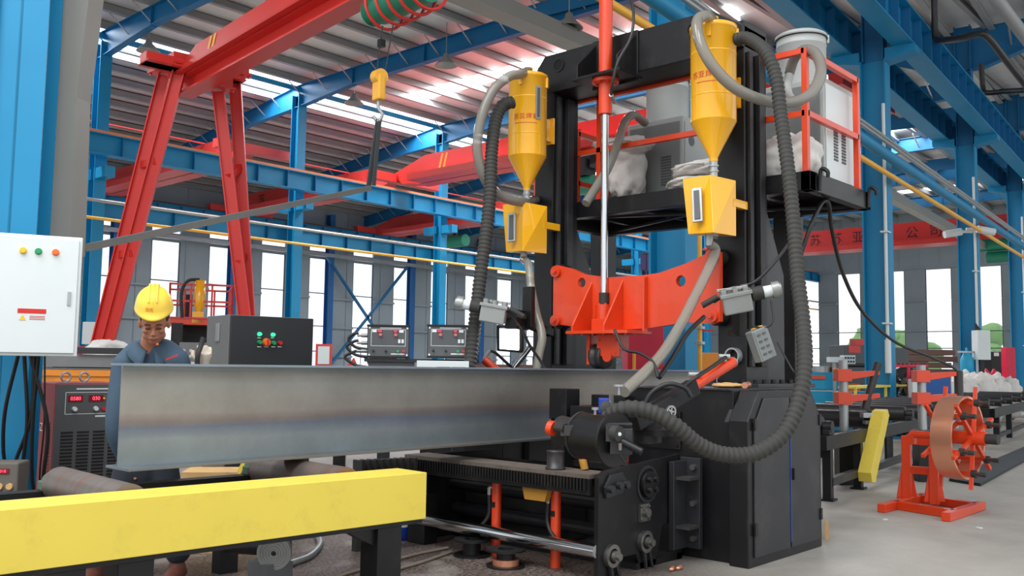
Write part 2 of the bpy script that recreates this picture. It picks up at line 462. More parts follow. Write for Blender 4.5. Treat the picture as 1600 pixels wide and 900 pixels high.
for wx in WX:
    window(n, (wx, YB + 0.05, 0), (1, 0, 0), WW, WZ0, WZ1, (0, 1, 0), (4.9, 3.2, 1.9)); n += 1
    m = MB(); m.bb((wx, YB + 0.03, 7.05), (wx + WW, YB + 0.08, 7.08)); m.bb((wx, YB + 0.03, 7.32), (wx + WW, YB + 0.08, 7.35)); f = m.build('window_%d' % n, M_win, kind='structure'); WL[f.name] = V(0, 0, 0)
    MB().bb((wx, YB + 0.05, 7.08), (wx + WW, YB + 0.06, 7.32)).build('window_pane', M_glassw, f); n += 1
# end wall
EY = [12.1 + 2.72 * k + 0.05 for k in range(-4, 10)]
EW, EZ0, EZ1 = 1.5, 0.6, 7.45
wall = MB(); y = -14.0
for ey in EY:
    wall.bb((XE, y, 0), (XE + 0.12, ey, 13)); wall.bb((XE, ey, 0), (XE + 0.12, ey + EW, EZ0)); wall.bb((XE, ey, EZ1), (XE + 0.12, ey + EW, 13)); y = ey + EW
wall.bb((XE, y, 0), (XE + 0.12, YB, 13))
for z in (1.9, 3.7, 5.5, 7.5):
    ys = [-14.0] + [q for e in EY for q in (e, e + EW)] + [YB]
    for a, b in zip(ys[0::2], ys[1::2]): wall.bb((XE - 0.14, a, z), (XE - 0.02, b, z + 0.1))
for k in range(44):
    yy = -13 + k * 1.2
    wall.bb((XE - 0.03, yy, 7.6), (XE, yy + 0.05, 12))
wall.build('wall_end', M_wall, kind='structure')
for ey in EY:
    window(n, (XE + 0.05, ey, 0), (0, 1, 0), EW, EZ0, EZ1, (1, 0, 0), (3.7, 2.7, 1.7)); n += 1
# pale trees outside the end windows
random.seed(5)
for k, yy in enumerate((8.5, 17.5, 26.5)):
    t = thing('tree', ['pale green tree outside the rightmost end windows', 'pale green tree outside the middle end windows', 'pale green tree outside the leftmost end windows'][k], 'tree', (XE + 14 + k, yy, 0))
    mb = MB()
    for j in range(16):
        mb.ball((XE + 14 + k + random.uniform(-1.2, 1.2), yy + random.uniform(-3.2, 3.2), random.uniform(1.2, 4.1)), random.uniform(0.6, 1.2), 12, 8, fn=lambda d: 1 + 0.12 * math.sin(9 * d[0] + 7 * d[2]))
    mb.build('foliage', M_leaf, t)
    MB().cyl((XE + 14 + k, yy, 0), (XE + 14 + k, yy, 2.4), 0.2, 0.14).build('trunk', M_brown, t)

# roof over the middle and far bays: sheets, purlins, skylights
XR0, XR1 = -12.0, XE
roof = MB()
def sheet(x0, x1, y0, y1):
    z0, z1 = zroof(y0), zroof(y1)
    roof.hexa([(x0, y0, z0), (x1, y0, z0), (x1, y1, z1), (x0, y1, z1)], [(x0, y0, z0 + 0.08), (x1, y0, z0 + 0.08), (x1, y1, z1 + 0.08), (x0, y1, z1 + 0.08)])
SKY = []                                               # skylight openings (x0,x1,y0,y1)
SKY.append((-2.0, 45.0, YA + 0.15, YA + 1.35))
SKY.append((-9.0, 3.0, -1.0, 1.6)); SKY.append((-9.0, 3.0, 4.0, 6.6))  # unseen near-bay skylights, added overhead to light the machine fronts
crs = [(21.6, 22.5), (29.2, 30.1), (36.8, 37.7), (44, 45), (50.5, 51.5)]
sheet(XR0, XR1, YA - 0.05, YA + 0.15) if False else None
# middle bay, strips between the crosswise skylights (y 10..24)
xs = [XR0]
for a, b in crs: xs += [a, b]
xs.append(XR1)
for a, b in zip(xs[0::2], xs[1::2]):
    if a == XR0:
        sheet(-12.0, -9.0, -2.0, YA + 0.15); sheet(3.0, b, -2.0, YA + 0.15); sheet(-9, 3, -2, -1); sheet(-9, 3, 1.6, 4.0); sheet(-9, 3, 6.6, YA + 0.15)
    else: sheet(a, b, -2.0, YA + 0.15)
for a, b in crs:
    sheet(a, b, -2.0, 12.0); sheet(a, b, 25.0, YA + 0.15); SKY.append((a, b, 12.0, 25.0))
sheet(XR0, -2.0, YA + 0.15, YA + 1.35); sheet(45, XR1, YA + 0.15, YA + 1.35)
sheet(XR0, XR1, YA + 1.35, YB + 0.1)
roof.build('ceiling', M_deckn, kind='structure')
sk = MB()
for x0, x1, y0, y1 in SKY:
    z0, z1 = zroof(y0) + 0.05, zroof(y1) + 0.05
    sk.add([(x0, y0, z0), (x1, y0, z0), (x1, y1, z1), (x0, y1, z1)], [(0, 1, 2, 3)])
sk.build('trim_1', M_sky, kind='structure')
pu = MB()
yy = 7.2
while yy < YB:
    z = zroof(yy)
    if YA + 0.1 < yy < YA + 1.4: yy += 0.5; continue
    pu.bb((XR0, yy, z - 0.26), (XR1, yy + 0.03, z)); pu.bb((XR0, yy - 0.10, z - 0.27), (XR1, yy + 0.03, z - 0.24)); pu.bb((XR0, yy, z - 0.03), (XR1, yy + 0.12, z))
    yy += 1.35 if yy < YA else 0.95
pu.build('trim_2', M_purl, kind='structure')

# area lamps stand in for the daylight that the skylights let in
area('skylight_fill', (20, YA + 0.75, zroof(YA + 0.75) - 0.02), 46, 1.1, 3200, (0.96, 0.98, 1))
for a, b in crs[:3]:
    area('skylight_fill', ((a + b) / 2, 18.5, ZR - 0.02), b - a, 13, 1300, (0.96, 0.98, 1))

area('skylight_fill', (-3, 0.3, ZR - 0.02), 12, 2.5, 650, (0.97, 0.99, 1))  # this lamp and the next light the fronts from the added, unseen skylights
area('skylight_fill', (-3, 5.3, ZR - 0.02), 12, 2.5, 600, (0.97, 0.99, 1))
# ---- row A columns, one thing each, with rafter haunch
def col_h(x, y, z0, z1, name, label, group, w=0.36, d=0.42, az=0.0, matl=None, haunch=True):
    t = thing(name, label, 'column', (x, y, z0), group)
    fr = Frame((x, y, 0), az)
    m = MB(fr); m.ibeam((0, 0, z0), (0, 0, z1), w, d, 0.03, 0.02, up=(0, 1, 0)); m.build('column_shaft', matl or M_blue, t)
    b = MB(fr); b.box((0, 0, z0 + 0.02), (w + 0.2, d + 0.2, 0.04))
    for sx in (-1, 1):
        for sy in (-1, 1): b.bolt((sx * (w / 2 + 0.05), sy * (d / 2 + 0.05), z0 + 0.04), (0, 0, 1), 0.02, 0.04)
    b.build('base_plate', matl or M_blue, t)
    return t, fr
places = ['far left, seen between grey column and red crane leg', 'behind the control cabinet, right of the red crane legs', 'behind the right control box', 'hidden partly by the left gantry leg', 'seen between the two gantry legs', 'further off along the same row', 'near the end wall', 'at the end wall corner']
for k, x in enumerate(XA):
    t, fr = col_h(x, YA, 0, 10.4, 'steel_column', 'blue steel hall column of the back row, ' + (['outside the frame on the left'] + places)[k], 'back row of hall columns', 0.34, 0.4)
    m = MB(fr)
    m.box((0, -0.45, 6.55), (0.3, 0.7, 0.3)); m.box((0, 0.45, 6.55), (0.3, 0.7, 0.3))
    m.build('rail_bracket', M_blue, t)
# rafters across at each row A column
def rafter(x, label):
    t = thing('roof_rafter', label, 'rafter', (x, YA, 10.2), 'roof rafters over the back bays')
    m = MB()
    def seg(y0, y1, h0, h1, a0=0, a1=0):
        za, zb = zroof(y0) - 0.28, zroof(y1) - 0.28
        w = 0.11
        m.hexa([(x - 0.01, y0, za - h0), (x + 0.01, y0, za - h0), (x + 0.01, y1, zb - h1), (x - 0.01, y1, zb - h1)], [(x - 0.01, y0, za), (x + 0.01, y0, za), (x + 0.01, y1, zb), (x - 0.01, y1, zb)])
        for zz0, zz1, t0 in ((za - h0, zb - h1, -0.02), (za, zb, 0)):
            m.hexa([(x - w, y0, zz0 + t0), (x + w, y0, zz0 + t0), (x + w, y1, zz1 + t0), (x - w, y1, zz1 + t0)], [(x - w, y0, zz0 + t0 + 0.02), (x + w, y0, zz0 + t0 + 0.02), (x + w, y1, zz1 + t0 + 0.02), (x - w, y1, zz1 + t0 + 0.02)])
    seg(9.2, YA - 3, 0.55, 0.5); seg(YA - 3, YA, 0.5, 0.72); seg(YA, YA + 3, 0.72, 0.5); seg(YA + 3, YB, 0.5, 0.5)
    for yy in (12, 16, 20, YA - 3): m.bb((x - 0.1, yy, zroof(yy) - 0.82), (x + 0.1, yy + 0.03, zroof(yy) - 0.3))
    m.build('rafter_beam', M_blued, t)
    yy = 10.0
    while yy < YB - 1:
        z = zroof(yy) - 0.28
        g = MB(); g.bar((x, yy, z - 0.42), (x - 0.55, yy + 0.05, z + 0.05), 0.05, 0.015); g.build('fly_brace', M_galv, t)
        yy += 1.35 if yy < YA else 0.95
for k, x in enumerate(XA):
    rafter(x, 'blue tapered roof rafter crossing over the ' + ['row outside the left frame', 'far left column', 'column behind the control cabinet', 'column behind the right control box', 'left gantry leg', 'column between the gantry legs', 'distant hall columns', 'columns next to the end wall'][k])
# tie pipe along the eaves of row A
MB().cyl((-6, YA, 10.62), (XE, YA, 10.62), 0.09, n=12).build('tie_pipe', M_blue, cat='pipe', label='long blue round tie pipe under the white skylight strip')
# runway girders
def girder(name, label, p0, p1, h, w, stiff, rail, group=None):
    t = thing(name, label, 'girder', p0, group)
    p0 = np.array(p0, float); p1 = np.array(p1, float)
    m = MB(); m.ibeam(p0, p1, w, h, 0.03, 0.02); m.build('girder_beam', M_blue, t)
    L = np.linalg.norm(p1 - p0); d = unit(p1 - p0); q = stiff
    while q < L:
        g = MB(); g.bar(p0 + d * q - V(0, 0, h / 2 - 0.03), p0 + d * q + V(0, 0, h / 2 - 0.03), w * 0.92, 0.02, up=d); q += stiff
        g.build('web_stiffener', M_blued, t)
    if rail is not None:
        r = MB(); r.bar(p0 + V(0, 0, h / 2 + 0.05), p1 + V(0, 0, h / 2 + 0.05), 0.09, 0.1); r.build('crane_rail', rail, t)
    return t
girder('runway_girder', 'blue crane runway girder with orange rail along the back row of columns', (4, YA - 0.62, 7.3), (XE, YA - 0.62, 7.3), 0.6, 0.3, 1.1, M_oril)
girder('runway_girder', 'blue crane runway girder with dark rail along the windowed back wall', (-6, YB - 0.9, 7.9), (XE, YB - 0.9, 7.9), 0.6, 0.3, 1.1, M_brown)
girder('runway_girder', 'lower blue runway girder with brown rail behind the back row of columns', (4, YA + 0.42, 5.62), (XE, YA + 0.42, 5.62), 0.5, 0.28, 1.1, M_brown)
# wall posts of row B and the cross bracing
for k in range(8):
    x = 12.15 + k * 5.64
    m = MB(); m.ibeam((x, YB - 0.3, 0), (x, YB - 0.3, 9.0), 0.3, 0.4, 0.02, 0.015, up=(0, 1, 0)); m.bb((x - 0.16, YB - 1.0, 7.25), (x + 0.16, YB - 0.3, 7.55))
    m.build('wall_post', mat('wall_post_blue', rgb(30, 95, 155), 0.5) if k == 0 else bpy.data.materials['wall_post_blue'], cat='column', group='posts along the back wall',
            label='dark blue steel post on the windowed back wall, post %s from the left' % ['first', 'second', 'third', 'fourth', 'fifth', 'sixth', 'seventh', 'eighth'][k])
xb0, xb1 = 12.15 + 3 * 5.64 - 0.6, 12.15 + 4 * 5.64 - 0.6
xb0 = 28.6; xb1 = 34.4
m = MB(); m.bar((xb0, YB - 0.5, 6.9), (xb1, YB - 0.5, 0.6), 0.12, 0.12); m.bar((xb0, YB - 0.5, 0.6), (xb1, YB - 0.5, 6.9), 0.12, 0.12)
m.build('cross_brace', M_blued, cat='brace', label='blue crossed diagonal bracing in front of the back wall windows')
m = MB(); m.bb((-6, YB - 0.62, 6.74), (XE, YB - 0.5, 6.93)); m.build('wall_duct', M_galv, cat='duct', label='long pale grey duct running above the back wall windows')
# pipes on the girder at row A
for k, (z, yo, r, mt, lb) in enumerate([(5.72, 0.28, 0.05, M_galv, 'thin white conduit pipe running level across the back columns'), (5.22, 0.28, 0.045, M_pipey, 'thin yellow gas pipe running level across the back columns')]):
    MB().cyl((2, YA - 0.3 - yo, z), (XE, YA - 0.3 - yo, z), r, n=10).build('service_pipe', mt, cat='pipe', label=lb)
# orange upper conductor line under the far roof
MB().cyl((2, YA + 3.6, 9.0), (50, YA + 3.6, 9.0), 0.03, n=8).build('conductor_bar', M_pink, cat='pipe', label='thin red conductor line high under the far roof')
# wall strip windows near top: bright slots
# hanging high bay lamps
def lamp(p, label):
    t = thing('high_bay_lamp', label, 'lamp', p, 'bell lamps hanging from the roof')
    p = np.array(p, float)
    m = MB(); m.lathe([(0.03, 0.34), (0.08, 0.3), (0.1, 0.2), (0.3, 0.0), (0.32, -0.03), (0.29, -0.02), (0.08, 0.18), (0.0, 0.2)], p); m.build('lamp_shade', M_alu, t)
    MB().cyl(p + V(0, 0, 0.33), V(p[0], p[1], ZR - 0.02), 0.012, n=6).build('suspension_rod', M_galv, t)
for q, lb in (((232, 75), 'bell shaped grey hall lamp hanging left of the red gantry crane'), ((553, 157), 'bell shaped grey hall lamp hanging left of the crane hook'), ((697, 97), 'bell shaped grey hall lamp hanging right of the crane hook'), ((889, 38), 'bell shaped grey hall lamp hanging above the black gantry crossbeam')):
    z = 9.75
    if q[0] == 889: z = 8.9
    lamp(ZP(q[0], q[1] + 4, z), lb)

# ---- overhead travelling crane in the middle bay (red, over the left gantry leg)
def bridge_crane(label, X, y0, y1, ztop, h, m_, txt=None, tcol=None, w=0.5, stripes=True, size=0.55, lift=None):
    t = thing('bridge_crane', label, 'crane', (X, y1, ztop - h))
    zb = ztop - h
    g = MB(); pol = [(X, y1, zb + h * 0.35), (X, y1 - 0.4, zb + h * 0.1), (X, y1 - 1.2, zb), (X, y0 + 1.2, zb), (X, y0, zb + h * 0.35), (X, y0, zb + h * 0.55), (X, y0 + 1.6, ztop), (X, y1 - 1.6, ztop), (X, y1, zb + h * 0.55)]
    g.prism(pol, (w, 0, 0)); g.bb((X - 0.05, y0 + 1.2, zb - 0.02), (X + w + 0.05, y1 - 1.2, zb + 0.02)); g.build('bridge_girder', m_, t)
    e = MB(); e.bb((X - 1.2, y1 - 0.1, zb + h * 0.2), (X + 1.6 + w, y1 + 0.25, zb + h * 0.5)); e.build('end_carriage', m_, t); e = MB(); e.bb((X - 1.2, y0 - 0.25, zb + h * 0.2), (X + 1.6 + w, y0 + 0.1, zb + h * 0.5)); e.build('end_carriage', m_, t)
    wk = MB(); wk.bb((X - 0.75, y0 + 1.5, zb - 0.02), (X, y1 - 1.5, zb + 0.04)); wk.bb((X - 0.75, y0 + 1.5, zb + 0.04), (X - 0.7, y1 - 1.5, zb + 0.2)); wk.build('walkway', m_, t)
    hr = MB()
    yy = y0 + 1.6
    while yy < y1 - 1.6: hr.bar((X - 0.72, yy, zb + 0.1), (X - 0.72, yy, zb - 0.75 + 0.4), 0.03, 0.03); yy += 0.9
    if stripes:
        s_ = MB()
        for a in (0, 0.22): s_.prism([(X - 0.006, y1 - 2.2 - a, zb + 0.08), (X - 0.006, y1 - 2.3 - a, zb + 0.08), (X - 0.006, y1 - 2.55 - a, ztop - 0.08), (X - 0.006, y1 - 2.45 - a, ztop - 0.08)], (0.004, 0, 0))
        s_.build('hazard_stripe', M_stripe, t)
    if txt:
        for ch, yy in txt: text('printed_character', ch, size, (X - 0.005, yy, zb + h * 0.55), (0, -1, 0), (0, 0, 1), tcol or M_printk, t)
    return t
c1 = bridge_crane('red overhead travelling crane with yellow hazard stripes behind the left gantry leg', 21.9, 8.8, YA - 0.6, 8.72, 1.0, M_red, [('工', 17.4), ('江', 11.2)])
ht = thing('cable_hoist', 'green electric hoist seen through the railing beside the left gantry leg', 'hoist', XP(912, 290, 21.5))
pc = XP(912, 290, 21.5)
MB().cyl(pc + V(0, -0.4, 0), pc + V(0, 0.6, 0), 0.28).build('hoist_drum', M_green, ht)
m = MB(); m.box(pc + V(0, 0, 0.5), (0.5, 0.5, 0.5)); m.bb(pc + V(-0.1, -0.3, 0.5), V(22.1, pc[1] + 0.3, 7.74)); m.build('hoist_trolley', M_black, ht)
# cranes in the far bay
for k, (X, lb) in enumerate(((16.6, 'faded red overhead crane in the far bay, nearest of three'), (23.0, 'faded red overhead crane in the far bay with dark figures, middle of three'), (31.5, 'faded red overhead crane in the far bay, furthest of three'))):
    tt = [('苏', 36.3), ('亚', 34.0), ('公', 30.4)] if k == 1 else None
    bridge_crane(lb, X, YA + 0.8, YB - 0.9, 9.0, 0.95, M_pink, tt, stripes=False)
h2 = XP(712, 377, 31.7); ht = thing('cable_hoist', 'green electric hoist hanging behind the third back column', 'hoist', h2)
MB().cyl(h2 + V(0, -0.7, 0), h2 + V(0, 0.7, 0), 0.3).build('hoist_drum', M_green, ht); MB().bb(h2 + V(-0.08, -0.08, 0.25), V(h2[0] + 0.08, h2[1] + 0.08, 8.25)).build('hoist_rope', M_cable, ht)
# right crane with the company name
ya, yb = 9.6, YA - 0.6
c3 = bridge_crane('red overhead crane with large dark characters near the end wall', 45.0, ya, yb, 8.35, 1.15, M_red,
                  [(ch, XP(px, py, 45.0)[1]) for ch, px, py in (('江', 1243, 380), ('苏', 1274, 377), ('苏', 1307, 374), ('亚', 1341, 371), ('公', 1425, 364), ('司', 1462, 361))], stripes=False, size=0.62)
h3 = XP(1550, 388, 44.5); ht = thing('cable_hoist', 'green electric hoist under the red crane right of the second right column', 'hoist', h3)
m = MB(); m.cyl(h3 + V(0, -0.9, 0.15), h3 + V(0, 0.6, 0.15), 0.28); m.cyl(h3 + V(0, -1.6, -0.4), h3 + V(0, 0.2, -0.4), 0.25); m.build('hoist_drum', M_green, ht)
MB().bb(h3 + V(-0.2, -0.5, 0.3), h3 + V(0.2, 0.3, 0.9)).build('hoist_trolley', M_green, ht)

# ================================================================ right-hand column row with the double crane girders
AZR = YAW - math.atan(1100 / 1450.0)
PR = DP(1372, 400, 18.5); PR[2] = 0
FRR = Frame(PR, AZR)
def s_at(px):                       # distance along the row at which it shows at picture column px
    dd = 18.5 * 528 / (1900.0 - px); q = DP(px, 420, dd) - PR; return float(q @ np.array([math.cos(AZR), math.sin(AZR), 0]))
SR = [s_at(1048), 0.0, s_at(1515), s_at(1592)]
SR.append(SR[3] + 8.3)
GZ = 8.08                           # girder middle height
for k, s_ in enumerate(SR):
    o = FRR.p(s_, 0, 0)
    t = thing('steel_column', 'large blue steel column of the right row, ' + ['seen between the gantry legs', 'nearest one right of the railed platform', 'second one, beside the white camera', 'third one, at the right edge', 'last one, beyond the right edge'][k], 'column', o, 'right row of hall columns')
    fr = Frame(o, AZR)
    wx, wy = 0.34, 0.5
    m = MB(fr); m.ibeam((0, 0, 0.04), (0, 0, GZ - 0.55), wx, wy, 0.03, 0.03, up=(0, 1, 0)); m.build('column_shaft', M_blue, t)
    m = MB(fr); m.ibeam((0, 0, GZ - 0.55), (0, 0, 10.9), 0.3, 0.42, 0.025, 0.02, up=(0, 1, 0)); m.build('upper_shaft', M_blued, t)
    m = MB(fr)
    for sy in (-1, 1):
        m.hexa([(-0.2, sy * 0.25, GZ - 0.62), (0.2, sy * 0.25, GZ - 0.62), (0.2, sy * 0.82, GZ - 0.5), (-0.2, sy * 0.82, GZ - 0.5)][::sy] , [(-0.2, sy * 0.25, GZ - 0.36), (0.2, sy * 0.25, GZ - 0.36), (0.2, sy * 0.82, GZ - 0.36), (-0.2, sy * 0.82, GZ - 0.36)][::sy])
    m.build('girder_bracket', M_blue, t)
    m = MB(fr); m.box((0, 0, 0.02), (0.6, 0.85, 0.04)); m.build('base_plate', M_blue, t)
    if k in (1, 2, 3):
        m = MB(fr); m.cyl((-0.17, -0.2, 1.5), (-0.17, -0.2, 6.6), 0.035, n=10); m.cyl((-0.17, -0.2, 1.25), (-0.17, -0.2, 1.9), 0.06, n=10)
        for zz in (2.2, 4.0, 5.6): m.bb((-0.3, -0.27, zz), (-0.05, -0.13, zz + 0.03))
        m.build('drop_conduit', M_white, t)
for sy, lb in ((-1, 'heavy blue crane girder on the near side of the right columns'), (1, 'heavy blue crane girder on the far side of the right columns')):
    girder('runway_girder', lb, FRR.p(SR[0] - 6, sy * 0.6, GZ), FRR.p(SR[-1], sy * 0.6, GZ), 0.72, 0.4, 0.85, M_brown, 'girders on the right columns')
# rafters and roof over the near bay, in the row's own direction
for k in (1, 2, 3, 4):
    o = FRR.p(SR[k], 0, 9.6); t = thing('roof_rafter', 'deep blue roof rafter over the ' + ['first', 'first', 'second', 'third', 'last'][k] + ' right-hand column', 'rafter', o, 'roof rafters over the near bay')
    fr = Frame(FRR.p(SR[k], 0, 0), AZR); m = MB(fr)
    m.prism([(-0.015, -9, 10.3), (-0.015, -1.8, 10.05), (-0.015, -0.5, 9.65), (-0.015, 0.6, 9.65), (-0.015, 2.0, 10.2), (-0.015, 9, 10.35), (-0.015, 9, 10.7), (-0.015, -9, 10.9)], (0.03, 0, 0))
    m.hexa([(-0.13, -9, 10.28), (0.13, -9, 10.28), (0.13, -1.8, 10.03), (-0.13, -1.8, 10.03)], [(-0.13, -9, 10.31), (0.13, -9, 10.31), (0.13, -1.8, 10.06), (-0.13, -1.8, 10.06)])
    m.hexa([(-0.13, -1.8, 10.03), (0.13, -1.8, 10.03), (0.13, -0.5, 9.63), (-0.13, -0.5, 9.63)], [(-0.13, -1.8, 10.06), (0.13, -1.8, 10.06), (0.13, -0.5, 9.66), (-0.13, -0.5, 9.66)])
    m.box((0, 0.05, 9.65), (0.26, 1.1, 0.03))
    m.build('rafter_beam', M_blued, t)
    for j in range(7):
        g = MB(fr); g.bar((0.0, -1.2 - j * 1.1, 10.15), (-0.5, -1.2 - j * 1.1, 10.75), 0.05, 0.02); g.build('fly_brace', M_galv, t)
m = MB(FRR)
for j in range(14):
    y = -9.5 + j * 1.1
    m.bb((-8, y, 10.68), (40, y + 0.04, 10.95)); m.bb((-8, y - 0.12, 10.66), (40, y + 0.04, 10.69))
m.build('trim_3', M_purl, kind='structure')
q_ = YP(800, 22, 13.0)
MB().bb((q_[0] - 8, 12.75, q_[2] - 0.17), (q_[0] + 9, 13.25, q_[2] + 0.17)).build('cable_tray', M_beamgrey, cat='tray', label='grey box shaped cable tray running overhead behind the left end of the crossbeam')
# drain pipes under the near roof
for pts, lb in (([(1459, -10, 19), (1461, 55, 19), (1468, 63, 18.8), (1500, 60, 18.2), (1530, 53, 17.8), (1545, 60, 17.8), (1575, 98, 18.4), (1620, 155, 19.2)], 'dark overhead drain pipe with two bends at the upper right'), ([(1533, 100, 25), (1536, 138, 25), (1543, 145, 24.8), (1580, 142, 24), (1640, 140, 22.5)], 'dark overhead drain pipe beside the third right column')):
    MB().tube(smooth_path([DP(*q) for q in pts], 6), 0.07, 10).build('drain_pipe', M_graph, cat='pipe', label=lb)
MB().cyl(DP(1550, -10, 17), DP(1630, 95, 20), 0.12, n=12).build('drain_pipe', M_purl, cat='pipe', label='thick grey pipe high in the upper right corner')
# service pipes along the right columns
for k, (z, yo, r, mt, lb) in enumerate(((5.05, 0.42, 0.05, M_pipey, 'yellow gas pipe running along the right columns'), (5.3, 0.55, 0.10, M_blue, 'thick blue pipe running along the right columns'), (5.75, 0.40, 0.035, M_galv, 'thin white conduit along the right columns, upper of two'), (5.62, 0.46, 0.035, M_galv, 'thin white conduit along the right columns, lower of two'))):
    MB().cyl(FRR.p(SR[0] - 5, -yo, z), FRR.p(SR[-1], -yo, z), r, n=10).build('service_pipe', mt, cat='pipe', label=lb)
MB().bar(FRR.p(6, 2.8, 6.85), FRR.p(27, 2.8, 6.9), 0.3, 0.3).build('cable_tray', M_beamgrey, cat='tray', label='long grey cable tray receding behind the right columns')
# white security cameras
for k, (px, py, dd, sgn) in enumerate(((1493, 362, 24.8, -1), (1536, 358, 24.8, 1))):
    p = DP(px, py, dd); t = thing('security_camera', 'small white security camera on the ' + ('left' if sgn < 0 else 'right') + ' side of the second right column', 'camera', p, 'cameras on the second right column')
    MB().cyl(p + RT * 0.15 * -sgn, p + RT * 0.3 * sgn - V(0, 0, 0.08), 0.1, n=14).build('camera_body', M_white, t)
    MB().cyl(p + RT * 0.15 * -sgn, p + RT * 0.45 * -sgn, 0.04, n=8).build('camera_arm', M_white, t)
# ================================================================ the welding gantry
def yz(x, poly): return [V(x, a, b) for a, b in poly]
G = thing('welding_gantry', 'tall black steel gantry frame with two columns and a crossbeam around the grey beam', 'gantry', (6.5, 4.5, 0))
XF = 6.4
for nm, y0, y1 in (('left', 5.34, 5.56), ('right', 3.42, 3.66)):
    m = MB(); m.bb((XF, y0, 1.16), (XF + 0.36, y1, 4.0)); m.build('column', M_black, G, bevel=0.008)
    m = MB()
    yy = y0 - 0.012
    m.bb((XF + 0.03, yy - 0.02, 1.3), (XF + 0.08, yy + 0.01, 3.75)); m.bb((XF + 0.16, yy - 0.035, 1.3), (XF + 0.24, yy + 0.01, 3.75)); m.build('guide_rail', M_graph if nm == 'left' else M_black2, G, bevel=0.004)
    # tapered gusset behind the column, standing on the base
    yg = y0 + 0.02
    m = MB(); m.prism([(XF + 0.36, yg, 1.16), (XF + 0.68, yg, 1.16), (XF + 0.68, yg, 2.05), (XF + 0.36, yg, 2.6)], (0, 0.16, 0)); m.build('column_gusset', M_graph, G, bevel=0.006)
    m = MB(); m.bb((XF - 0.12, y0 - 0.16, 1.145), (XF + 0.85, y1 + 0.16, 1.175)); m.build('foot_flange', M_graph, G, bevel=0.004)
    m = MB()
    for j in range(7):
        for yb in (y0 - 0.11, y1 + 0.11): m.cyl((XF - 0.06 + j * 0.14, yb, 1.175), (XF - 0.06 + j * 0.14, yb, 1.205), 0.02, n=12)
    for yb in (y0, y1): m.cyl((XF - 0.07, yb, 1.175), (XF - 0.07, yb, 1.205), 0.02, n=12)
    m.build('anchor_bolt', M_black2, G)
# base machine cabinets
def pent(X0, X1, z1, zc, cx): return [(X0, 0.0), (X1, 0.0), (X1, zc), (X1 - cx, z1), (X0 + cx, z1), (X0, zc)]
bt = thing('base_cabinet', 'large black machine base cabinet with chamfered top and doors under the right gantry column', 'machine base', (6.1, 3.4, 0))
m = MB(); m.prism([(x, 2.96, z) for x, z in pent(5.55, 6.66, 1.14, 0.94, 0.16)], (0, 0.14, 0)); m.bb((5.62, 3.1, 0.0), (6.64, 3.95, 1.14)); m.build('body', M_black, bt, bevel=0.006)
for a, b_ in ((5.62, 6.13), (6.15, 6.61)):
    m = MB()
    if a < 6: pl = [(a, 0.06), (b_, 0.06), (b_, 1.09), (a + 0.14, 1.09), (a, 0.9)]
    else: pl = [(a, 0.06), (b_, 0.06), (b_, 0.92), (b_ - 0.12, 1.09), (a, 1.09)]
    m.prism([(x, 2.948, z) for x, z in pl], (0, 0.012, 0)); d = m.build('door', M_graph, bt, bevel=0.004)
    h = MB()
    for z in (0.2, 0.88): h.bb(((a - 0.01) if a < 6 else (b_ - 0.01), 2.938, z), ((a + 0.02) if a < 6 else (b_ + 0.02), 2.95, z + 0.08))
    h.build('hinge', M_black2, d)
m = MB(); m.bb((6.133, 2.944, 0.1), (6.147, 2.958, 0.92)); m.build('door_seal', mat('blue_seal', rgb(30, 60, 120), 0.5), bt)
m = MB(); m.bb((6.16, 2.93, 0.52), (6.175, 2.95, 0.6)); m.build('door_latch', M_black2, bt)
m = MB(); m.prism([(5.55, 2.98, 0.93), (5.55, 3.13, 0.93), (5.73, 3.13, 1.14), (5.73, 2.98, 1.14)], (0.004, 0, -0.004)); m.build('sloped_panel', M_graph, bt)
m = MB(); m.bb((5.6, 3.12, 1.135), (6.64, 3.95, 1.15)); m.build('top_plate', M_graph, bt, bevel=0.003)
m = MB(); m.bb((5.60, 3.5, 0.72), (5.63, 3.8, 0.98)); 
for yy in (3.53, 3.77):
    for zz in (0.75, 0.95): m.bolt((5.6, yy, zz), (-1, 0, 0), 0.012, 0.012)
m.prism([(5.6, 3.58, 0.82), (5.6, 3.72, 0.82), (5.42, 3.72, 0.9), (5.42, 3.6, 0.9)], (0, 0, 0.02)); m.build('side_bracket', M_black2, bt)
bt2 = thing('base_cabinet', 'black machine base under the left gantry column, behind the grey beam', 'machine base', (6.3, 5.7, 0))
m = MB(); m.bb((5.62, 5.2, 0), (7.0, 6.2, 1.145)); m.build('body', M_black, bt2, bevel=0.01)
m = MB(); m.bb((5.9, 5.15, 0.4), (6.5, 5.2, 1.0)); m.build('side_bracket', M_black2, bt2)
# crossbeam
m = MB(); m.prism(yz(XF - 0.02, [(5.56, 3.86), (5.56, 4.0), (5.44, 4.14), (3.70, 4.14), (3.42, 3.96), (3.42, 3.78), (3.66, 3.78), (5.34, 3.78)]), (0.4, 0, 0)); m.build('crossbeam', M_black, G, bevel=0.008)
for y in (5.27, 3.86):
    m = MB(); m.ring((XF - 0.03, y, 4.02), (XF + 0.02, y, 4.02), 0.062, 0.05); m.build('lifting_hole_rim', M_black2, G)
    m = MB(); m.cyl((XF - 0.025, y, 4.02), (XF - 0.022, y, 4.02), 0.05); m.build('lifting_hole_dark', mat('hole_shade_black', rgb(5, 5, 5), 0.9) if y > 5 else bpy.data.materials['hole_shade_black'], G)  # flat black disc stands in for the shade inside the hole
YC = 4.63
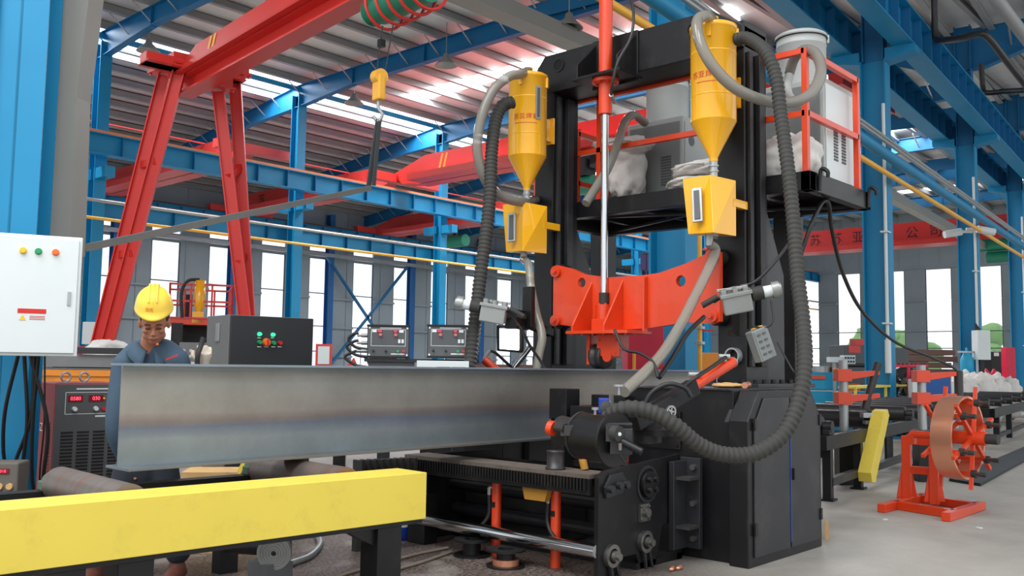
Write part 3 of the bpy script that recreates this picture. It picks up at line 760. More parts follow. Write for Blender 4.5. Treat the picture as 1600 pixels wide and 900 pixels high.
# cylinder bracket on the crossbeam
m = MB()
for yy in (YC + 0.2, YC - 0.22): m.prism([(XF - 0.02, yy, 3.74), (XF - 0.3, yy, 3.74), (XF - 0.3, yy, 3.86), (XF - 0.02, yy, 4.12)], (0, 0.02, 0))
m.bb((XF - 0.32, YC - 0.25, 3.72), (XF + 0.02, YC + 0.25, 3.745))
m.bb((XF - 0.04, YC - 0.24, 3.7), (XF - 0.02, YC + 0.24, 4.14))
m.build('cylinder_bracket', M_black, G, bevel=0.004)
XC = XF - 0.17
cy = thing('press_cylinder', 'tall orange hydraulic press cylinder with chrome rod through the crossbeam', 'hydraulic cylinder', (XC, YC, 3.4))
MB().cyl((XC, YC, 3.42), (XC, YC, 4.75), 0.058, n=28).build('cylinder_barrel', M_orange, cy)
m = MB(); m.cyl((XC, YC, 3.69), (XC, YC, 3.718), 0.115, n=30)
for k in range(8): m.bolt((XC + 0.09 * math.cos(k * .785), YC + 0.09 * math.sin(k * .785), 3.69), (0, 0, -1), 0.01, 0.012)
m.build('mounting_flange', M_orange, cy)
MB().cyl((XC, YC, 1.85), (XC, YC, 3.42), 0.031, n=20).build('piston_rod', M_chrome, cy)
MB().cyl((XC, YC, 1.79), (XC, YC, 1.9), 0.043, n=20).build('rod_coupling', M_rubber, cy)
pts = [DP(985, -10, 6.9), DP(990, 25, 6.9), DP(985, 60, 6.85), DP(966, 95, 6.8), DP(958, 125, 6.8), DP(955, 148, 6.85)]
MB().tube(smooth_path(pts, 6), 0.011, 8).build('oil_hose', M_cable, cy)
MB().cyl(DP(955, 148, 6.85), DP(960, 160, 6.95), 0.016, n=10).build('hose_fitting', M_galv, cy)
# ---- orange press beam with roller
pb = thing('press_beam', 'orange winged steel press beam hanging from the chrome rod between the columns', 'press beam', (6.2, YC, 1.6))
XP0 = 6.25
outline = [(5.17, 2.17), (5.0, 2.13), (4.85, 2.07), (4.6, 2.03), (4.24, 2.03), (4.1, 2.04), (3.85, 2.10), (3.60, 2.19), (3.56, 2.17), (3.56, 1.64), (3.62, 1.62), (3.85, 1.64), (4.19, 1.60), (4.77, 1.58), (5.0, 1.63), (5.17, 1.65), (5.20, 1.7), (5.20, 2.13)]
def plate_holes(poly, holes, x, t, mb):
    # front/back faces by triangulating with holes
    from mathutils.geometry import delaunay_2d_cdt
    pts = [Vector(p) for p in poly]; edges = [(i, (i + 1) % len(poly)) for i in range(len(poly))]; rings = []
    for (cy_, cz_, r) in holes:
        b = len(pts); n = 20
        pts += [Vector((cy_ + r * math.cos(-2 * math.pi * i / n), cz_ + r * math.sin(-2 * math.pi * i / n))) for i in range(n)]
        edges += [(b + i, b + (i + 1) % n) for i in range(n)]; rings.append([tuple(p) for p in pts[b:b + n]])
    vv, ee, ff, *_ = delaunay_2d_cdt(pts, edges, [], 1, 1e-6)
    keep = []
    for f in ff:
        c = sum((vv[i] for i in f), Vector((0, 0))) / len(f)
        if any((c.x - h[0]) ** 2 + (c.y - h[1]) ** 2 < (h[2] * 0.97) ** 2 for h in holes): continue
        keep.append(tuple(f))
    mb.add([(x, v.x, v.y) for v in vv], keep); mb.add([(x + t, v.x, v.y) for v in vv], keep)
    for rg in [poly] + rings:
        n = len(rg); mb.add([(x, a, b) for a, b in rg] + [(x + t, a, b) for a, b in rg], [(i, (i + 1) % n, n + (i + 1) % n, n + i) for i in range(n)])
m = MB(); plate_holes(outline, [(4.885, 2.0, 0.042), (3.9, 1.965, 0.045)], XP0, 0.05, m); m.build('wing_plate', M_orange, pb)
for ya_, yb_, z in ((YC + 0.03, 4.86, 1.6), (4.18, 4.2, 1.6)):
    pass
m = MB()
m.prism([(XP0, YC + 0.14, 2.0), (XP0, YC + 0.14, 1.57), (XP0 - 0.26, YC + 0.14, 1.57), (XP0 - 0.26, YC + 0.14, 1.62)], (0, 0.02, 0))
m.prism([(XP0, YC - 0.16, 2.0), (XP0, YC - 0.16, 1.57), (XP0 - 0.26, YC - 0.16, 1.57), (XP0 - 0.26, YC - 0.16, 1.62)], (0, -0.02, 0))
m.prism([(XP0, YC - 0.40, 2.02), (XP0, YC - 0.40, 1.57), (XP0 - 0.05, YC - 0.40, 1.57), (XP0 - 0.05, YC - 0.40, 2.0)], (0, -0.02, 0))
m.build('stiffener_gusset', M_orange, pb, bevel=0.003)
m = MB(); m.bb((XP0 - 0.28, YC - 0.42, 1.55), (XP0 + 0.06, YC + 0.2, 1.575))
for yy in np.linspace(YC - 0.38, YC + 0.16, 6): m.bolt((XP0 - 0.25, yy, 1.55), (0, 0, -1), 0.009, 0.012)
m.build('head_plate', M_orange, pb, bevel=0.002)
m = MB(); m.bb((XC - 0.075, YC - 0.075, 1.575), (XC + 0.075, YC + 0.075, 1.68)); m.cyl((XC, YC, 1.68), (XC, YC, 1.8), 0.07, n=20)
for k in range(6): m.bolt((XC + 0.055 * math.cos(k), YC + 0.055 * math.sin(k), 1.8), (0, 0, 1), 0.008, 0.012)
m.build('rod_socket', M_orange, pb, bevel=0.004)
m = MB(); m.bb((XC - 0.12, YC + 0.06, 1.30), (XC + 0.12, YC + 0.09, 1.55)); m.bb((XC - 0.1, YC - 0.11, 1.36), (XC + 0.1, YC - 0.08, 1.55)); m.bb((XC - 0.12, YC - 0.24, 1.42), (XC + 0.02, YC - 0.1, 1.55))
m.bb((XC - 0.14, YC - 0.25, 1.37), (XC - 0.12, YC - 0.03, 1.55)); m.cyl((XC - 0.15, YC - 0.14, 1.37), (XC - 0.12, YC - 0.14, 1.37), 0.045, n=16)
for q in ((-0.22, 1.4), (-0.06, 1.4), (-0.22, 1.5), (-0.06, 1.5)): m.bolt((XC - 0.14, YC + q[0], q[1]), (-1, 0, 0), 0.008, 0.01)
m.build('roller_housing', M_orange, pb, bevel=0.004)
m = MB(); m.lathe([(0.02, -0.07), (0.098, -0.07), (0.102, -0.065), (0.102, -0.03), (0.09, -0.025), (0.09, 0.0), (0.102, 0.005), (0.102, 0.04), (0.098, 0.045), (0.02, 0.045)], (XC - 0.06, YC + 0.0, 1.372), (0, 1, 0), 40)
m.build('press_roller', M_roll, pb)
for y, z in ((5.16, 2.11), (5.16, 1.68), (3.62, 2.14), (3.62, 1.68)):
    m = MB(); m.cyl((XP0 - 0.03, y, z), (XP0, y, z), 0.05, n=20); m.bolt((XP0 - 0.03, y, z), (-1, 0, 0), 0.02, 0.02); m.build('guide_roller_pin', M_orange, pb)
    m = MB(); m.cyl((XP0 + 0.05, y, z), (XP0 + 0.13, y, z), 0.07, n=24); m.build('guide_roller', M_black2, pb)

# ---- work beam on the rollers
wb_ = thing('steel_beam', 'long bare grey steel H-beam lying across the rollers through the gantry', 'steel beam', (5.5, 4.71, 0.724))
def beam_mat():
    m = bpy.data.materials.new('mill_steel_heat_bands'); m.use_nodes = True; nt = m.node_tree; b = nt.nodes['Principled BSDF']; L = nt.links.new
    tc = nt.nodes.new('ShaderNodeTexCoord'); sp = nt.nodes.new('ShaderNodeSeparateXYZ'); L(tc.outputs['Object'], sp.inputs[0])
    n = nt.nodes.new('ShaderNodeTexNoise'); n.inputs['Scale'].default_value = 1.2; n.inputs['Detail'].default_value = 6
    mp = nt.nodes.new('ShaderNodeMapping'); mp.inputs['Scale'].default_value = (0.6, 1, 9); L(tc.outputs['Object'], mp.inputs[0]); L(mp.outputs[0], n.inputs['Vector'])
    ad = nt.nodes.new('ShaderNodeMath'); ad.operation = 'MULTIPLY_ADD'; L(n.outputs['Fac'], ad.inputs[0]); ad.inputs[1].default_value = 0.07; L(sp.outputs[2], ad.inputs[2])
    mr = nt.nodes.new('ShaderNodeMapRange'); mr.inputs[1].default_value = 0.035; mr.inputs[2].default_value = 0.575; L(ad.outputs[0], mr.inputs[0])
    cr = nt.nodes.new('ShaderNodeValToRGB'); e = cr.color_ramp.elements
    e[0].position = 0; e[0].color = rgb(150, 140, 128); e[1].position = 1; e[1].color = rgb(140, 150, 160)
    for p, c in ((0.03, (138, 148, 152)), (0.25, (146, 154, 158)), (0.38, (118, 126, 140)), (0.44, (140, 128, 124)), (0.52, (160, 154, 146)), (0.8, (158, 156, 150)), (0.93, (132, 130, 126)), (0.96, (140, 150, 158))):
        q = e.new(p); q.color = rgb(*c)
    L(mr.outputs[0], cr.inputs[0])
    n2 = nt.nodes.new('ShaderNodeTexNoise'); n2.inputs['Scale'].default_value = 2.5; n2.inputs['Detail'].default_value = 10; n2.inputs['Roughness'].default_value = 0.7; L(tc.outputs['Object'], n2.inputs['Vector'])
    mx = nt.nodes.new('ShaderNodeMix'); mx.data_type = 'RGBA'; mx.blend_type = 'MULTIPLY'; mx.inputs[0].default_value = 0.35
    c2 = nt.nodes.new('ShaderNodeValToRGB'); c2.color_ramp.elements[0].position = 0.3; c2.color_ramp.elements[0].color = (0.45, 0.43, 0.42, 1); c2.color_ramp.elements[1].position = 0.62; c2.color_ramp.elements[1].color = (1, 1, 1, 1)
    L(n2.outputs['Fac'], c2.inputs[0]); L(cr.outputs[0], mx.inputs[6]); L(c2.outputs[0], mx.inputs[7])
    L(mx.outputs[2], b.inputs['Base Color']); b.inputs['Metallic'].default_value = 0.75
    r = nt.nodes.new('ShaderNodeMapRange'); r.inputs[3].default_value = 0.3; r.inputs[4].default_value = 0.52; L(n.outputs['Fac'], r.inputs[0]); L(r.outputs[0], b.inputs['Roughness'])
    return m
M_beam = beam_mat()
BX0, BX1, BYn, BYf = 2.2, 9.3, 4.58, 4.84
m = MB(); m.bb((BX0, 4.703, 0.738), (BX1, 4.715, 1.253)); m.build('web', M_beam, wb_)
m = MB(); m.bb((BX0, BYn, 1.253), (BX1, BYf, 1.266)); m.build('top_flange', M_beam, wb_, bevel=0.001)
m = MB(); m.bb((BX0, BYn, 0.724), (BX1, BYf, 0.738)); m.build('bottom_flange', M_beam, wb_, bevel=0.001)

# ---- flux hoppers
CY3 = V(0, 0, 0)
def hopper(y, label, tag_):
    x, r = 6.12, 0.172
    t = thing('flux_hopper', label, 'hopper', (x, y, 2.85), 'yellow flux hoppers on the gantry')
    m = MB(); m.lathe([(r, 3.14), (r, 3.84), (r + 0.008, 3.845), (r + 0.008, 3.875), (r - 0.01, 3.885), (0.06, 3.9), (0.0, 3.9)], (x, y, 0), n=40)
    for z in (3.33, 3.66): m.lathe([(r, z - 0.006), (r + 0.004, z), (r, z + 0.006)], (x, y, 0), n=40)
    m.build('hopper_tank', M_yel, t)
    m = MB(); m.lathe([(r, 3.14), (0.032, 2.87), (0.032, 2.84)], (x, y, 0), n=40); m.build('hopper_cone', M_yel, t)
    MB().cyl((x, y, 3.89), (x, y, 3.96), 0.05, 0.04, n=20).build('inlet_neck', M_yel, t)
    m = MB(); m.cyl((x, y, 2.72), (x, y, 2.86), 0.03, n=16)
    for z in (2.76, 2.8): m.cyl((x, y, z), (x, y, z + 0.012), 0.038, n=16)
    m.build('outlet_pipe', M_galv, t)
    m = MB(); m.bb((x + 0.14, y - 0.06, 3.32), (6.4, y - 0.03, 3.52)); m.bb((6.38, y - 0.08, 3.3), (6.405, y + 0.02, 3.54)) 
    m.build('mounting_bracket', M_yel, t)
    # sight glass on the side facing the camera's right
    a = math.radians(-108) if tag_ == 'L' else math.radians(60)
    c, s_ = math.cos(a), math.sin(a)
    if tag_ == 'L':
        m = MB(); p = V(x + c * r, y + s_ * r, 0); m.box(p + V(0, 0, 3.6), (0.02, 0.05, 0.3), az=a); m.build('sight_glass_frame', M_galv, t)
        m = MB(); m.box(p + V(c, s_, 0) * 0.008 + V(0, 0, 3.6), (0.012, 0.025, 0.26), az=a); m.build('sight_glass', M_panel, t)
    la = MB()
    for aa in (200, 290):
        q = math.radians(aa); la.box((x + math.cos(q) * (r + 0.01), y + math.sin(q) * (r + 0.01), 3.8), (0.02, 0.03, 0.09), az=q)
    la.build('lid_latch', M_yel, t)
    # lettering wrapped around the tank
    face = math.atan2(-(y), -x) + (0.10 if tag_ == 'L' else 0.0)
    for k, ch in enumerate('苏亚焊割'):
        a2 = face - 0.62 + k * 0.34 - (0.1 if tag_ == 'L' else 0.25)
        n_ = V(math.cos(a2), math.sin(a2), 0); tn = V(-math.sin(a2), math.cos(a2), 0)
        text('printed_character', ch, 0.055, V(x, y, 3.47) + n_ * (r + 0.001), tn, (0, 0, 1), M_print, t)
    m = MB()
    for k in range(14):
        a2 = face - 0.75 + k * 0.085; n_ = V(math.cos(a2), math.sin(a2), 0); m.box(V(x, y, 3.415) + n_ * (r + 0.001), (0.002, 0.009, 0.008), az=a2)
    m.build('small_lettering', M_print, t)
    return t
hopper(5.41, 'yellow flux hopper with sight glass on the left gantry column', 'L')
hopper(3.53, 'yellow flux hopper in front of the right gantry column', 'R')
# lower flux boxes
def flux_box(y, label, g):
    t = thing('flux_box', label, 'flux box', (6.1, y, 2.3), 'yellow tapered flux boxes')
    x0 = 6.0; x1 = 6.24
    m = MB()
    top = [(x0, y + 0.2, 2.715), (x0, y - 0.17, 2.70), (x1, y - 0.17, 2.70), (x1, y + 0.2, 2.715)]
    bot = [(x0, y + 0.09, 2.29), (x0, y - 0.17, 2.275), (x1, y - 0.17, 2.275), (x1, y + 0.09, 2.29)]
    top = [(x0 - 0.0, y + 0.17, 2.715), (x0 + 0.02, y - 0.06, 2.72), (x1, y - 0.15, 2.70), (x1, y + 0.12, 2.70)]
    bot = [(x0, y + 0.12, 2.285), (x0 - 0.06, y - 0.13, 2.27), (x1, y - 0.15, 2.275), (x1, y + 0.06, 2.29)]
    m.hexa(bot, top); m.build('box_body', M_yel, t, bevel=0.004)
    m = MB(); m.bb((6.2, y - 0.15, 2.50), (6.42, y - 0.10, 2.56)); m.build('mounting_lug', M_yel, t)
    f0, f1 = V(x0 - 0.02, y + 0.03, 2.62), V(x0 - 0.055, y + 0.0, 2.36)
    nrm = V(-0.93, -0.25, 0.05)
    m = MB(); m.bar(f0 + nrm * 0.01, f1 + nrm * 0.01, 0.075, 0.02, up=nrm); m.build('window_frame', M_galv, t, bevel=0.002)
    m = MB(); m.bar(f0 + nrm * 0.016 - V(0, 0, 0.02), f1 + nrm * 0.016 + V(0, 0, 0.02), 0.042, 0.02, up=nrm); m.build('sight_glass', M_panel, t)
    m = MB(); m.cyl((6.1, y + 0.0, 2.2), (6.1, y, 2.29), 0.03, n=16); m.build('outlet_pipe', M_galv, t)
    return t
flux_box(5.42, 'yellow tapered flux box with sight window below the left hopper', 'L')
flux_box(3.56, 'yellow tapered flux box with sight window below the right hopper', 'R')

# ---- hoses
def ribbed(name, pts, r, mt, label, pitch=0.03, amp=0.09, n=18):
    P = smooth_path(pts, 30); L = [0]
    for a, b in zip(P[:-1], P[1:]): L.append(L[-1] + np.linalg.norm(b - a))
    N = int(L[-1] / (pitch / 5)); P2 = []
    j = 0
    for i in range(N + 1):
        s_ = L[-1] * i / N
        while j < len(L) - 2 and L[j + 1] < s_: j += 1
        P2.append(P[j] + (P[j + 1] - P[j]) * ((s_ - L[j]) / max(1e-9, L[j + 1] - L[j])))
    ph = L[-1] / N
    m = MB(); m.tube(P2, r, n, rf=lambda i, q: r * (1 + amp * math.cos(2 * math.pi * i * ph / pitch)))
    return m.build(name, mt, cat='hose', label=label)
ribbed('ribbed_hose', [DP(1147, 62, 7.0), DP(1168, 60, 6.9), DP(1195, 80, 6.7), DP(1212, 120, 6.6), DP(1220, 180, 6.5), DP(1232, 270, 6.3), DP(1240, 350, 6.15), DP(1246, 430, 6.0), DP(1255, 510, 5.8), DP(1257, 575, 5.62), DP(1245, 635, 5.5), DP(1222, 680, 5.42), DP(1180, 708, 5.36), DP(1130, 710, 5.3), DP(1090, 694, 5.25), DP(1055, 665, 5.2), DP(1020, 645, 5.2), DP(985, 638, 5.2), DP(960, 645, 5.25), DP(945, 660, 5.3)], 0.045, M_hose, 'long black ribbed flux hose looping from the right hopper down in front of the base', 0.036)
ribbed('ribbed_hose', [DP(800, 160, 8.1), DP(785, 165, 8.05), DP(774, 190, 8.0), DP(768, 240, 7.9), DP(766, 300, 7.8), DP(760, 360, 7.7), DP(752, 420, 7.6), DP(745, 480, 7.5), DP(738, 540, 7.4), DP(732, 590, 7.3)], 0.052, M_hose, 'black ribbed flux hose dropping from the left hopper', 0.036)
def hose(pts, r, mt, label, n=14, name='clear_hose'):
    return MB().tube(smooth_path(pts, 10), r, n).build(name, mt, cat='hose', label=label)
hose([V(6.12, 3.53, 3.93), DP(1105, 25, 6.9), DP(1090, 32, 6.8), DP(1092, 60, 6.7), DP(1110, 98, 6.65), DP(1145, 135, 6.65), DP(1190, 156, 6.7), DP(1235, 160, 6.8), DP(1268, 145, 6.9), DP(1283, 112, 7.05), DP(1275, 85, 7.2), DP(1258, 78, 7.35), DP(1242, 90, 7.5), DP(1233, 115, 7.6)], 0.042, M_clear2, 'thick translucent hose looping from the right hopper to the recovery unit')
hose([V(6.12, 5.41, 3.93), DP(812, 116, 8.1), DP(795, 120, 8.0), DP(770, 142, 7.9), DP(752, 185, 7.85), DP(746, 235, 7.85), DP(757, 278, 7.9), DP(780, 305, 8.0), DP(812, 315, 8.15), DP(840, 312, 8.6)], 0.042, M_clear2, 'translucent hose looping out left from the left hopper')
hose([V(6.1, 5.42, 2.22), DP(826, 415, 8.0), DP(830, 450, 7.9), DP(838, 490, 7.8), DP(847, 525, 7.7), DP(842, 555, 7.65), DP(837, 590, 7.6)], 0.036, M_clear, 'translucent flux hose dropping from the left flux box')
hose([V(6.1, 3.56, 2.22), DP(1118, 392, 7.0), DP(1106, 422, 6.9), DP(1085, 465, 6.7), DP(1062, 510, 6.5), DP(1035, 553, 6.2), DP(1005, 585, 5.9), DP(975, 612, 5.7)], 0.038, M_clear, 'translucent flux hose curving down from the right flux box')
hose([DP(1008, 192, 8.8), DP(990, 180, 8.6), DP(976, 192, 8.4), DP(965, 225, 8.3), DP(950, 262, 8.2), DP(932, 292, 8.1), DP(915, 318, 8.0)], 0.04, M_clear2, 'translucent hose behind the chrome rod from the left recovery unit')
hose([DP(1240, 420, 7.4), DP(1252, 395, 7.4), DP(1268, 350, 7.4), DP(1285, 316, 7.5), DP(1295, 320, 7.6), DP(1300, 360, 7.9), DP(1318, 430, 8.6), DP(1350, 490, 9.6), DP(1400, 535, 11), DP(1455, 558, 12.4), DP(1490, 575, 13.5), DP(1500, 590, 14)], 0.018, M_cable, 'thin black cable sagging from the platform to the right', 8, 'power_cable')
hose([DP(1115, 472, 6.8), DP(1150, 450, 6.75), DP(1180, 440, 6.7), DP(1210, 410, 6.7), DP(1240, 370, 6.8)], 0.012, M_cable, 'thin black cable rising to the right from the right wire feeder', 8, 'power_cable')

# ---- platform behind the gantry
PZ = 2.82
p = thing('work_platform', 'black raised platform with orange railings behind the gantry', 'platform', (7.3, 4.2, 0))
m = MB()
for a, b in (((6.76, 3.06), (6.86, 5.9)), ((7.86, 3.06), (7.96, 5.9)), ((6.76, 3.06), (7.96, 3.14)), ((6.76, 5.82), (7.96, 5.9))): m.bb((a[0], a[1], PZ - 0.15), (b[0], b[1], PZ))
for yy in (3.6, 4.2, 4.8, 5.4): m.bb((6.8, yy, PZ - 0.1), (7.9, yy + 0.05, PZ - 0.03))
m.build('deck_frame', M_black, p, bevel=0.004)
m = MB(); m.bb((6.8, 3.1, PZ - 0.03), (7.92, 5.86, PZ - 0.005)); m.build('deck_plate', M_black2, p)
m = MB(); m.bar((6.8, 3.1, PZ - 0.12), (7.9, 5.8, PZ - 0.12), 0.04, 0.02); m.bar((6.8, 5.8, PZ - 0.12), (7.9, 3.1, PZ - 0.12), 0.04, 0.02); m.build('deck_brace', M_graph, p)
for y in (5.86, 3.74):
    m = MB(); m.bb((7.9, y, 0), (8.1, y + 0.2, PZ - 0.0)); m.build('support_post', M_black, p, bevel=0.006)
def rail(pts, posts, mids, name='railing'):
    m = MB(); w = 0.045
    for zz in [3.78] + mids:
        for a, b in zip(pts[:-1], pts[1:]): m.bar((a[0], a[1], zz), (b[0], b[1], zz), w, w)
    for q in posts: m.bar((q[0], q[1], PZ), (q[0], q[1], 3.80), w, w)
    return m.build(name, M_orange, p)
rail([(6.78, 5.1), (6.78, 3.1), (7.78, 3.1)], [(6.78, 5.1), (6.78, 3.1), (7.78, 3.1)], [3.28])
m = MB(); m.bar((6.78, 5.86, 3.78), (6.78, 5.1, 3.78), 0.045, 0.045); m.bar((6.78, 5.86, 3.28), (6.78, 5.1, 3.28), 0.045, 0.045); m.bar((6.78, 5.86, PZ), (6.78, 5.86, 3.8), 0.045, 0.045); m.build('railing', M_orange, p)
m = MB()
for z in (3.5, 3.02): m.bar((6.85, 5.42, z), (7.35, 5.42, z), 0.045, 0.045); m.bar((7.35, 5.42, z), (7.35, 4.95, z), 0.045, 0.045)
m.bar((6.85, 5.42, PZ), (6.85, 5.42, 3.52), 0.045, 0.045); m.bar((7.35, 5.42, PZ), (7.35, 5.42, 3.52), 0.045, 0.045); m.build('gate_railing', M_orange, p)
for x in (6.9, 7.88):
    m = MB(); m.tube(smooth_path([V(x, 3.05, PZ - 0.14), V(x, 3.04, PZ), V(x, 3.02, PZ + 0.03), V(x, 2.98, PZ), V(x, 2.98, PZ - 0.04)], 5), 0.016, 8); m.build('lifting_hook', M_black, p)
# flux recovery units
def recovery(y0, y1, x0, x1, zt, cx, cyy, r, zc, label):
    t = thing('flux_recovery_unit', label, 'dust collector', ((x0 + x1) / 2, (y0 + y1) / 2, PZ), 'grey flux recovery units on the platform')
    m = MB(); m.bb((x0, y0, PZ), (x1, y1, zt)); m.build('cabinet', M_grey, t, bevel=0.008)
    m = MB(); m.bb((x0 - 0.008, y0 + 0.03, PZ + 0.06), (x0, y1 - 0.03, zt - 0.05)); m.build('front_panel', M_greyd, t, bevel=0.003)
    m = MB(); m.bb((x0 + 0.03, y0 - 0.008, PZ + 0.06), (x1 - 0.03, y0, zt - 0.05)); m.build('side_panel', M_white if y0 < 4 else M_grey, t, bevel=0.003)
    v = MB()
    if y0 < 4:
        for xx in (x0 + 0.17, x0 + 0.33):
            v = MB()
            for k in range(11): v.bb((xx, y0 - 0.014, PZ + 0.22 + k * 0.026), (xx + 0.08, y0 - 0.007, PZ + 0.235 + k * 0.026))
            v.build('louvre_vent', M_panel, t)
    else:
        for yy in (y0 + 0.12, y0 + 0.42):
            v = MB()
            for k in range(11): v.bb((x0 - 0.014, yy, PZ + 0.16 + k * 0.026), (x0 - 0.007, yy + 0.11, PZ + 0.175 + k * 0.026))
            v.build('louvre_vent', M_panel, t)
    m = MB(); m.lathe([(r, zt), (r, zc - 0.1), (r + 0.006, zc - 0.095), (r, zc - 0.09), (r, zc - 0.03), (r + 0.012, zc - 0.025), (r + 0.012, zc), (r - 0.02, zc + 0.02), (0.02, zc + 0.03), (0, zc + 0.03)], (cx, cyy, 0), n=40); m.build('filter_drum', M_grey, t)
    m = MB(); m.lathe([(r + 0.003, zc - 0.035), (r + 0.016, zc - 0.03), (r + 0.003, zc - 0.025)], (cx, cyy, 0), n=40); m.build('lid_clamp_band', M_black2, t)
    m = MB(); a = math.radians(-60); m.box((cx + (r + .015) * math.cos(a), cyy + (r + .015) * math.sin(a), zc - 0.03), (0.02, 0.03, 0.07), az=a); m.build('lid_latch', M_galv, t)
    return t
recovery(3.18, 3.72, 7.3, 7.93, 3.72, 7.58, 3.50, 0.21, 4.2, 'grey flux recovery cabinet with round drum on the right end of the platform')
u = recovery(4.52, 5.14, 7.28, 7.9, 3.62, 7.55, 4.86, 0.205, 4.08, 'grey flux recovery cabinet with round drum seen behind the chrome rod')
m = MB(); m.cyl(YP(1080, 220, 4.515), YP(1080, 220, 4.515) + V(0, -0.006, 0), 0.05, n=20); m.build('round_vent', M_panel, u)
m = MB(); m.tube(smooth_path([V(7.82, 4.7, 3.95), V(7.95, 4.62, 3.95), V(8.02, 4.6, 3.85), V(8.02, 4.6, 3.6)], 6), 0.035, 12); m.build('exhaust_pipe', M_grey, u)
el = hose([DP(1233, 118, 7.55), DP(1230, 135, 7.5), DP(1233, 150, 7.5), DP(1240, 158, 7.55)], 0.035, M_grey, 'short grey elbow below the right translucent hose', 14, 'pipe_elbow')
# sacks
def sack(c, s, label, seed=0, drape=0.0, az=0.0):
    rnd = random.Random(seed); ph = [rnd.uniform(0, 6.28) for _ in range(6)]
    def fn(d):
        k = (abs(d[0]) ** 3.2 + abs(d[1]) ** 3.2 + abs(d[2]) ** 3.2) ** (-1 / 3.2)
        return k * (1 + 0.08 * math.sin(5 * d[0] + ph[0]) + 0.08 * math.sin(6 * d[1] + 4 * d[2] + ph[1]) + 0.06 * math.sin(11 * d[2] + 7 * d[1] + ph[2]) + 0.05 * abs(math.sin(9 * d[1] - 6 * d[2] + ph[4])) + 0.03 * math.sin(19 * d[0] - 13 * d[2] + ph[3]))
    fr = Frame(c, az); m = MB(fr)
    def fn2(d): return fn(d) * (1 - drape * max(0, d[2]))
    m.ball((0, 0, 0), 1.0, 44, 30, sc=tuple(q / 2 for q in s), fn=fn2)
    m.tube(smooth_path([V(-s[0] * 0.5, -s[1] * 0.25, s[2] * 0.1), V(-s[0] * 0.6, 0, s[2] * 0.16), V(-s[0] * 0.5, s[1] * 0.25, s[2] * 0.1)], 4), s[2] * 0.07, 8) if s[0] > s[2] else None
    return m.build('sack', M_sack, cat='sack', label=label)
sack((7.05, 4.98, PZ + 0.30), (0.34, 0.30, 0.62), 'tall slumped white sack leaning on the left recovery unit', 1, 0.25)
sack((6.98, 4.98, PZ + 0.52), (0.26, 0.5, 0.16), 'white sack folded over the top of the tall slumped sack', 7, 0.1, 0.3)
sack((7.0, 4.18, PZ + 0.06), (0.42, 0.5, 0.12), 'flat white sack at the bottom of the pair behind the right hopper', 3, 0, 0.2)
sack((7.0, 4.13, PZ + 0.18), (0.40, 0.55, 0.13), 'plump white sack on top of the pair behind the right hopper', 4, 0, -0.1)
sack((7.05, 3.36, PZ + 0.22), (0.34, 0.46, 0.48), 'crumpled white sack in the railed corner of the platform', 5, 0.45)
sack((7.0, 3.72, PZ + 0.08), (0.36, 0.4, 0.17), 'low white sack beside the right gantry column on the platform', 6, 0.2)

# ---- wire feeders, lamp and control box on the columns
def feeder(o, R_, label):
    t = thing('wire_feeder', label, 'wire feeder', o, 'cast metal wire feeders')
    def W(x, y, z): return o + R_[0] * x + R_[1] * y + R_[2] * z
    Rm = np.array(R_).T
    m = MB(); m.box(W(0, 0, -0.04), (0.20, 0.13, 0.13), rot=Rm); m.build('gearbox', M_alu, t, bevel=0.01)
    m = MB(); m.box(W(0, 0, 0.03), (0.22, 0.15, 0.025), rot=Rm)
    for a in (-0.08, 0.0, 0.07): m.cyl(W(a, 0.02, 0.03), W(a, 0.02, 0.075), 0.025, n=14); m.box(W(a, -0.03, 0.055), (0.035, 0.05, 0.03), rot=Rm)
    m.bar(W(-0.12, 0.02, 0.07), W(0.09, 0.0, 0.06), 0.02, 0.02); m.build('feed_roller_plate', M_alu, t, bevel=0.003)
    MB().cyl(W(0.11, 0, 0), W(0.19, 0, 0), 0.05, n=20).build('motor_neck', M_rubber, t)
    MB().cyl(W(0.19, 0, 0), W(0.25, 0, 0), 0.04, n=20).build('motor_body', M_white, t)
    m = MB(); m.cyl(W(0.25, 0, 0), W(0.30, 0, 0), 0.058, n=24); m.cyl(W(0.3, 0, 0), W(0.312, 0, 0), 0.045, n=24); m.build('motor_cap', M_alu, t)
    MB().cyl(W(-0.12, 0.01, 0.03), W(-0.24, 0.01, -0.01), 0.022, n=14).build('wire_conduit', M_rubber, t)
    return t
R1 = [unit(RT * 0.95 + UP * 0.2 - FW * 0.15), None, None]; R1[2] = unit(UP * 0.97 - RT * 0.2 - FW * 0.1); R1[1] = np.cross(R1[2], R1[0])
feeder(DP(1150, 465, 6.5), R1, 'grey wire feeder with round motor on the right gantry column')
R2 = [unit(-RT * 0.95 + UP * 0.17 + FW * 0.1), None, None]; R2[2] = unit(UP * 0.97 + RT * 0.15); R2[1] = np.cross(R2[2], R2[0])
feeder(DP(772, 484, 7.3), R2, 'grey wire feeder with round motor left of the left gantry column')
m = MB(); m.bar(DP(1150, 480, 6.6), DP(1150, 523, 6.65), 0.05, 0.05); m.bar(DP(1140, 520, 6.65), DP(1185, 520, 6.7), 0.06, 0.05); m.build('feeder_bracket', M_black2, cat='bracket', label='black bracket holding the right wire feeder on the column')
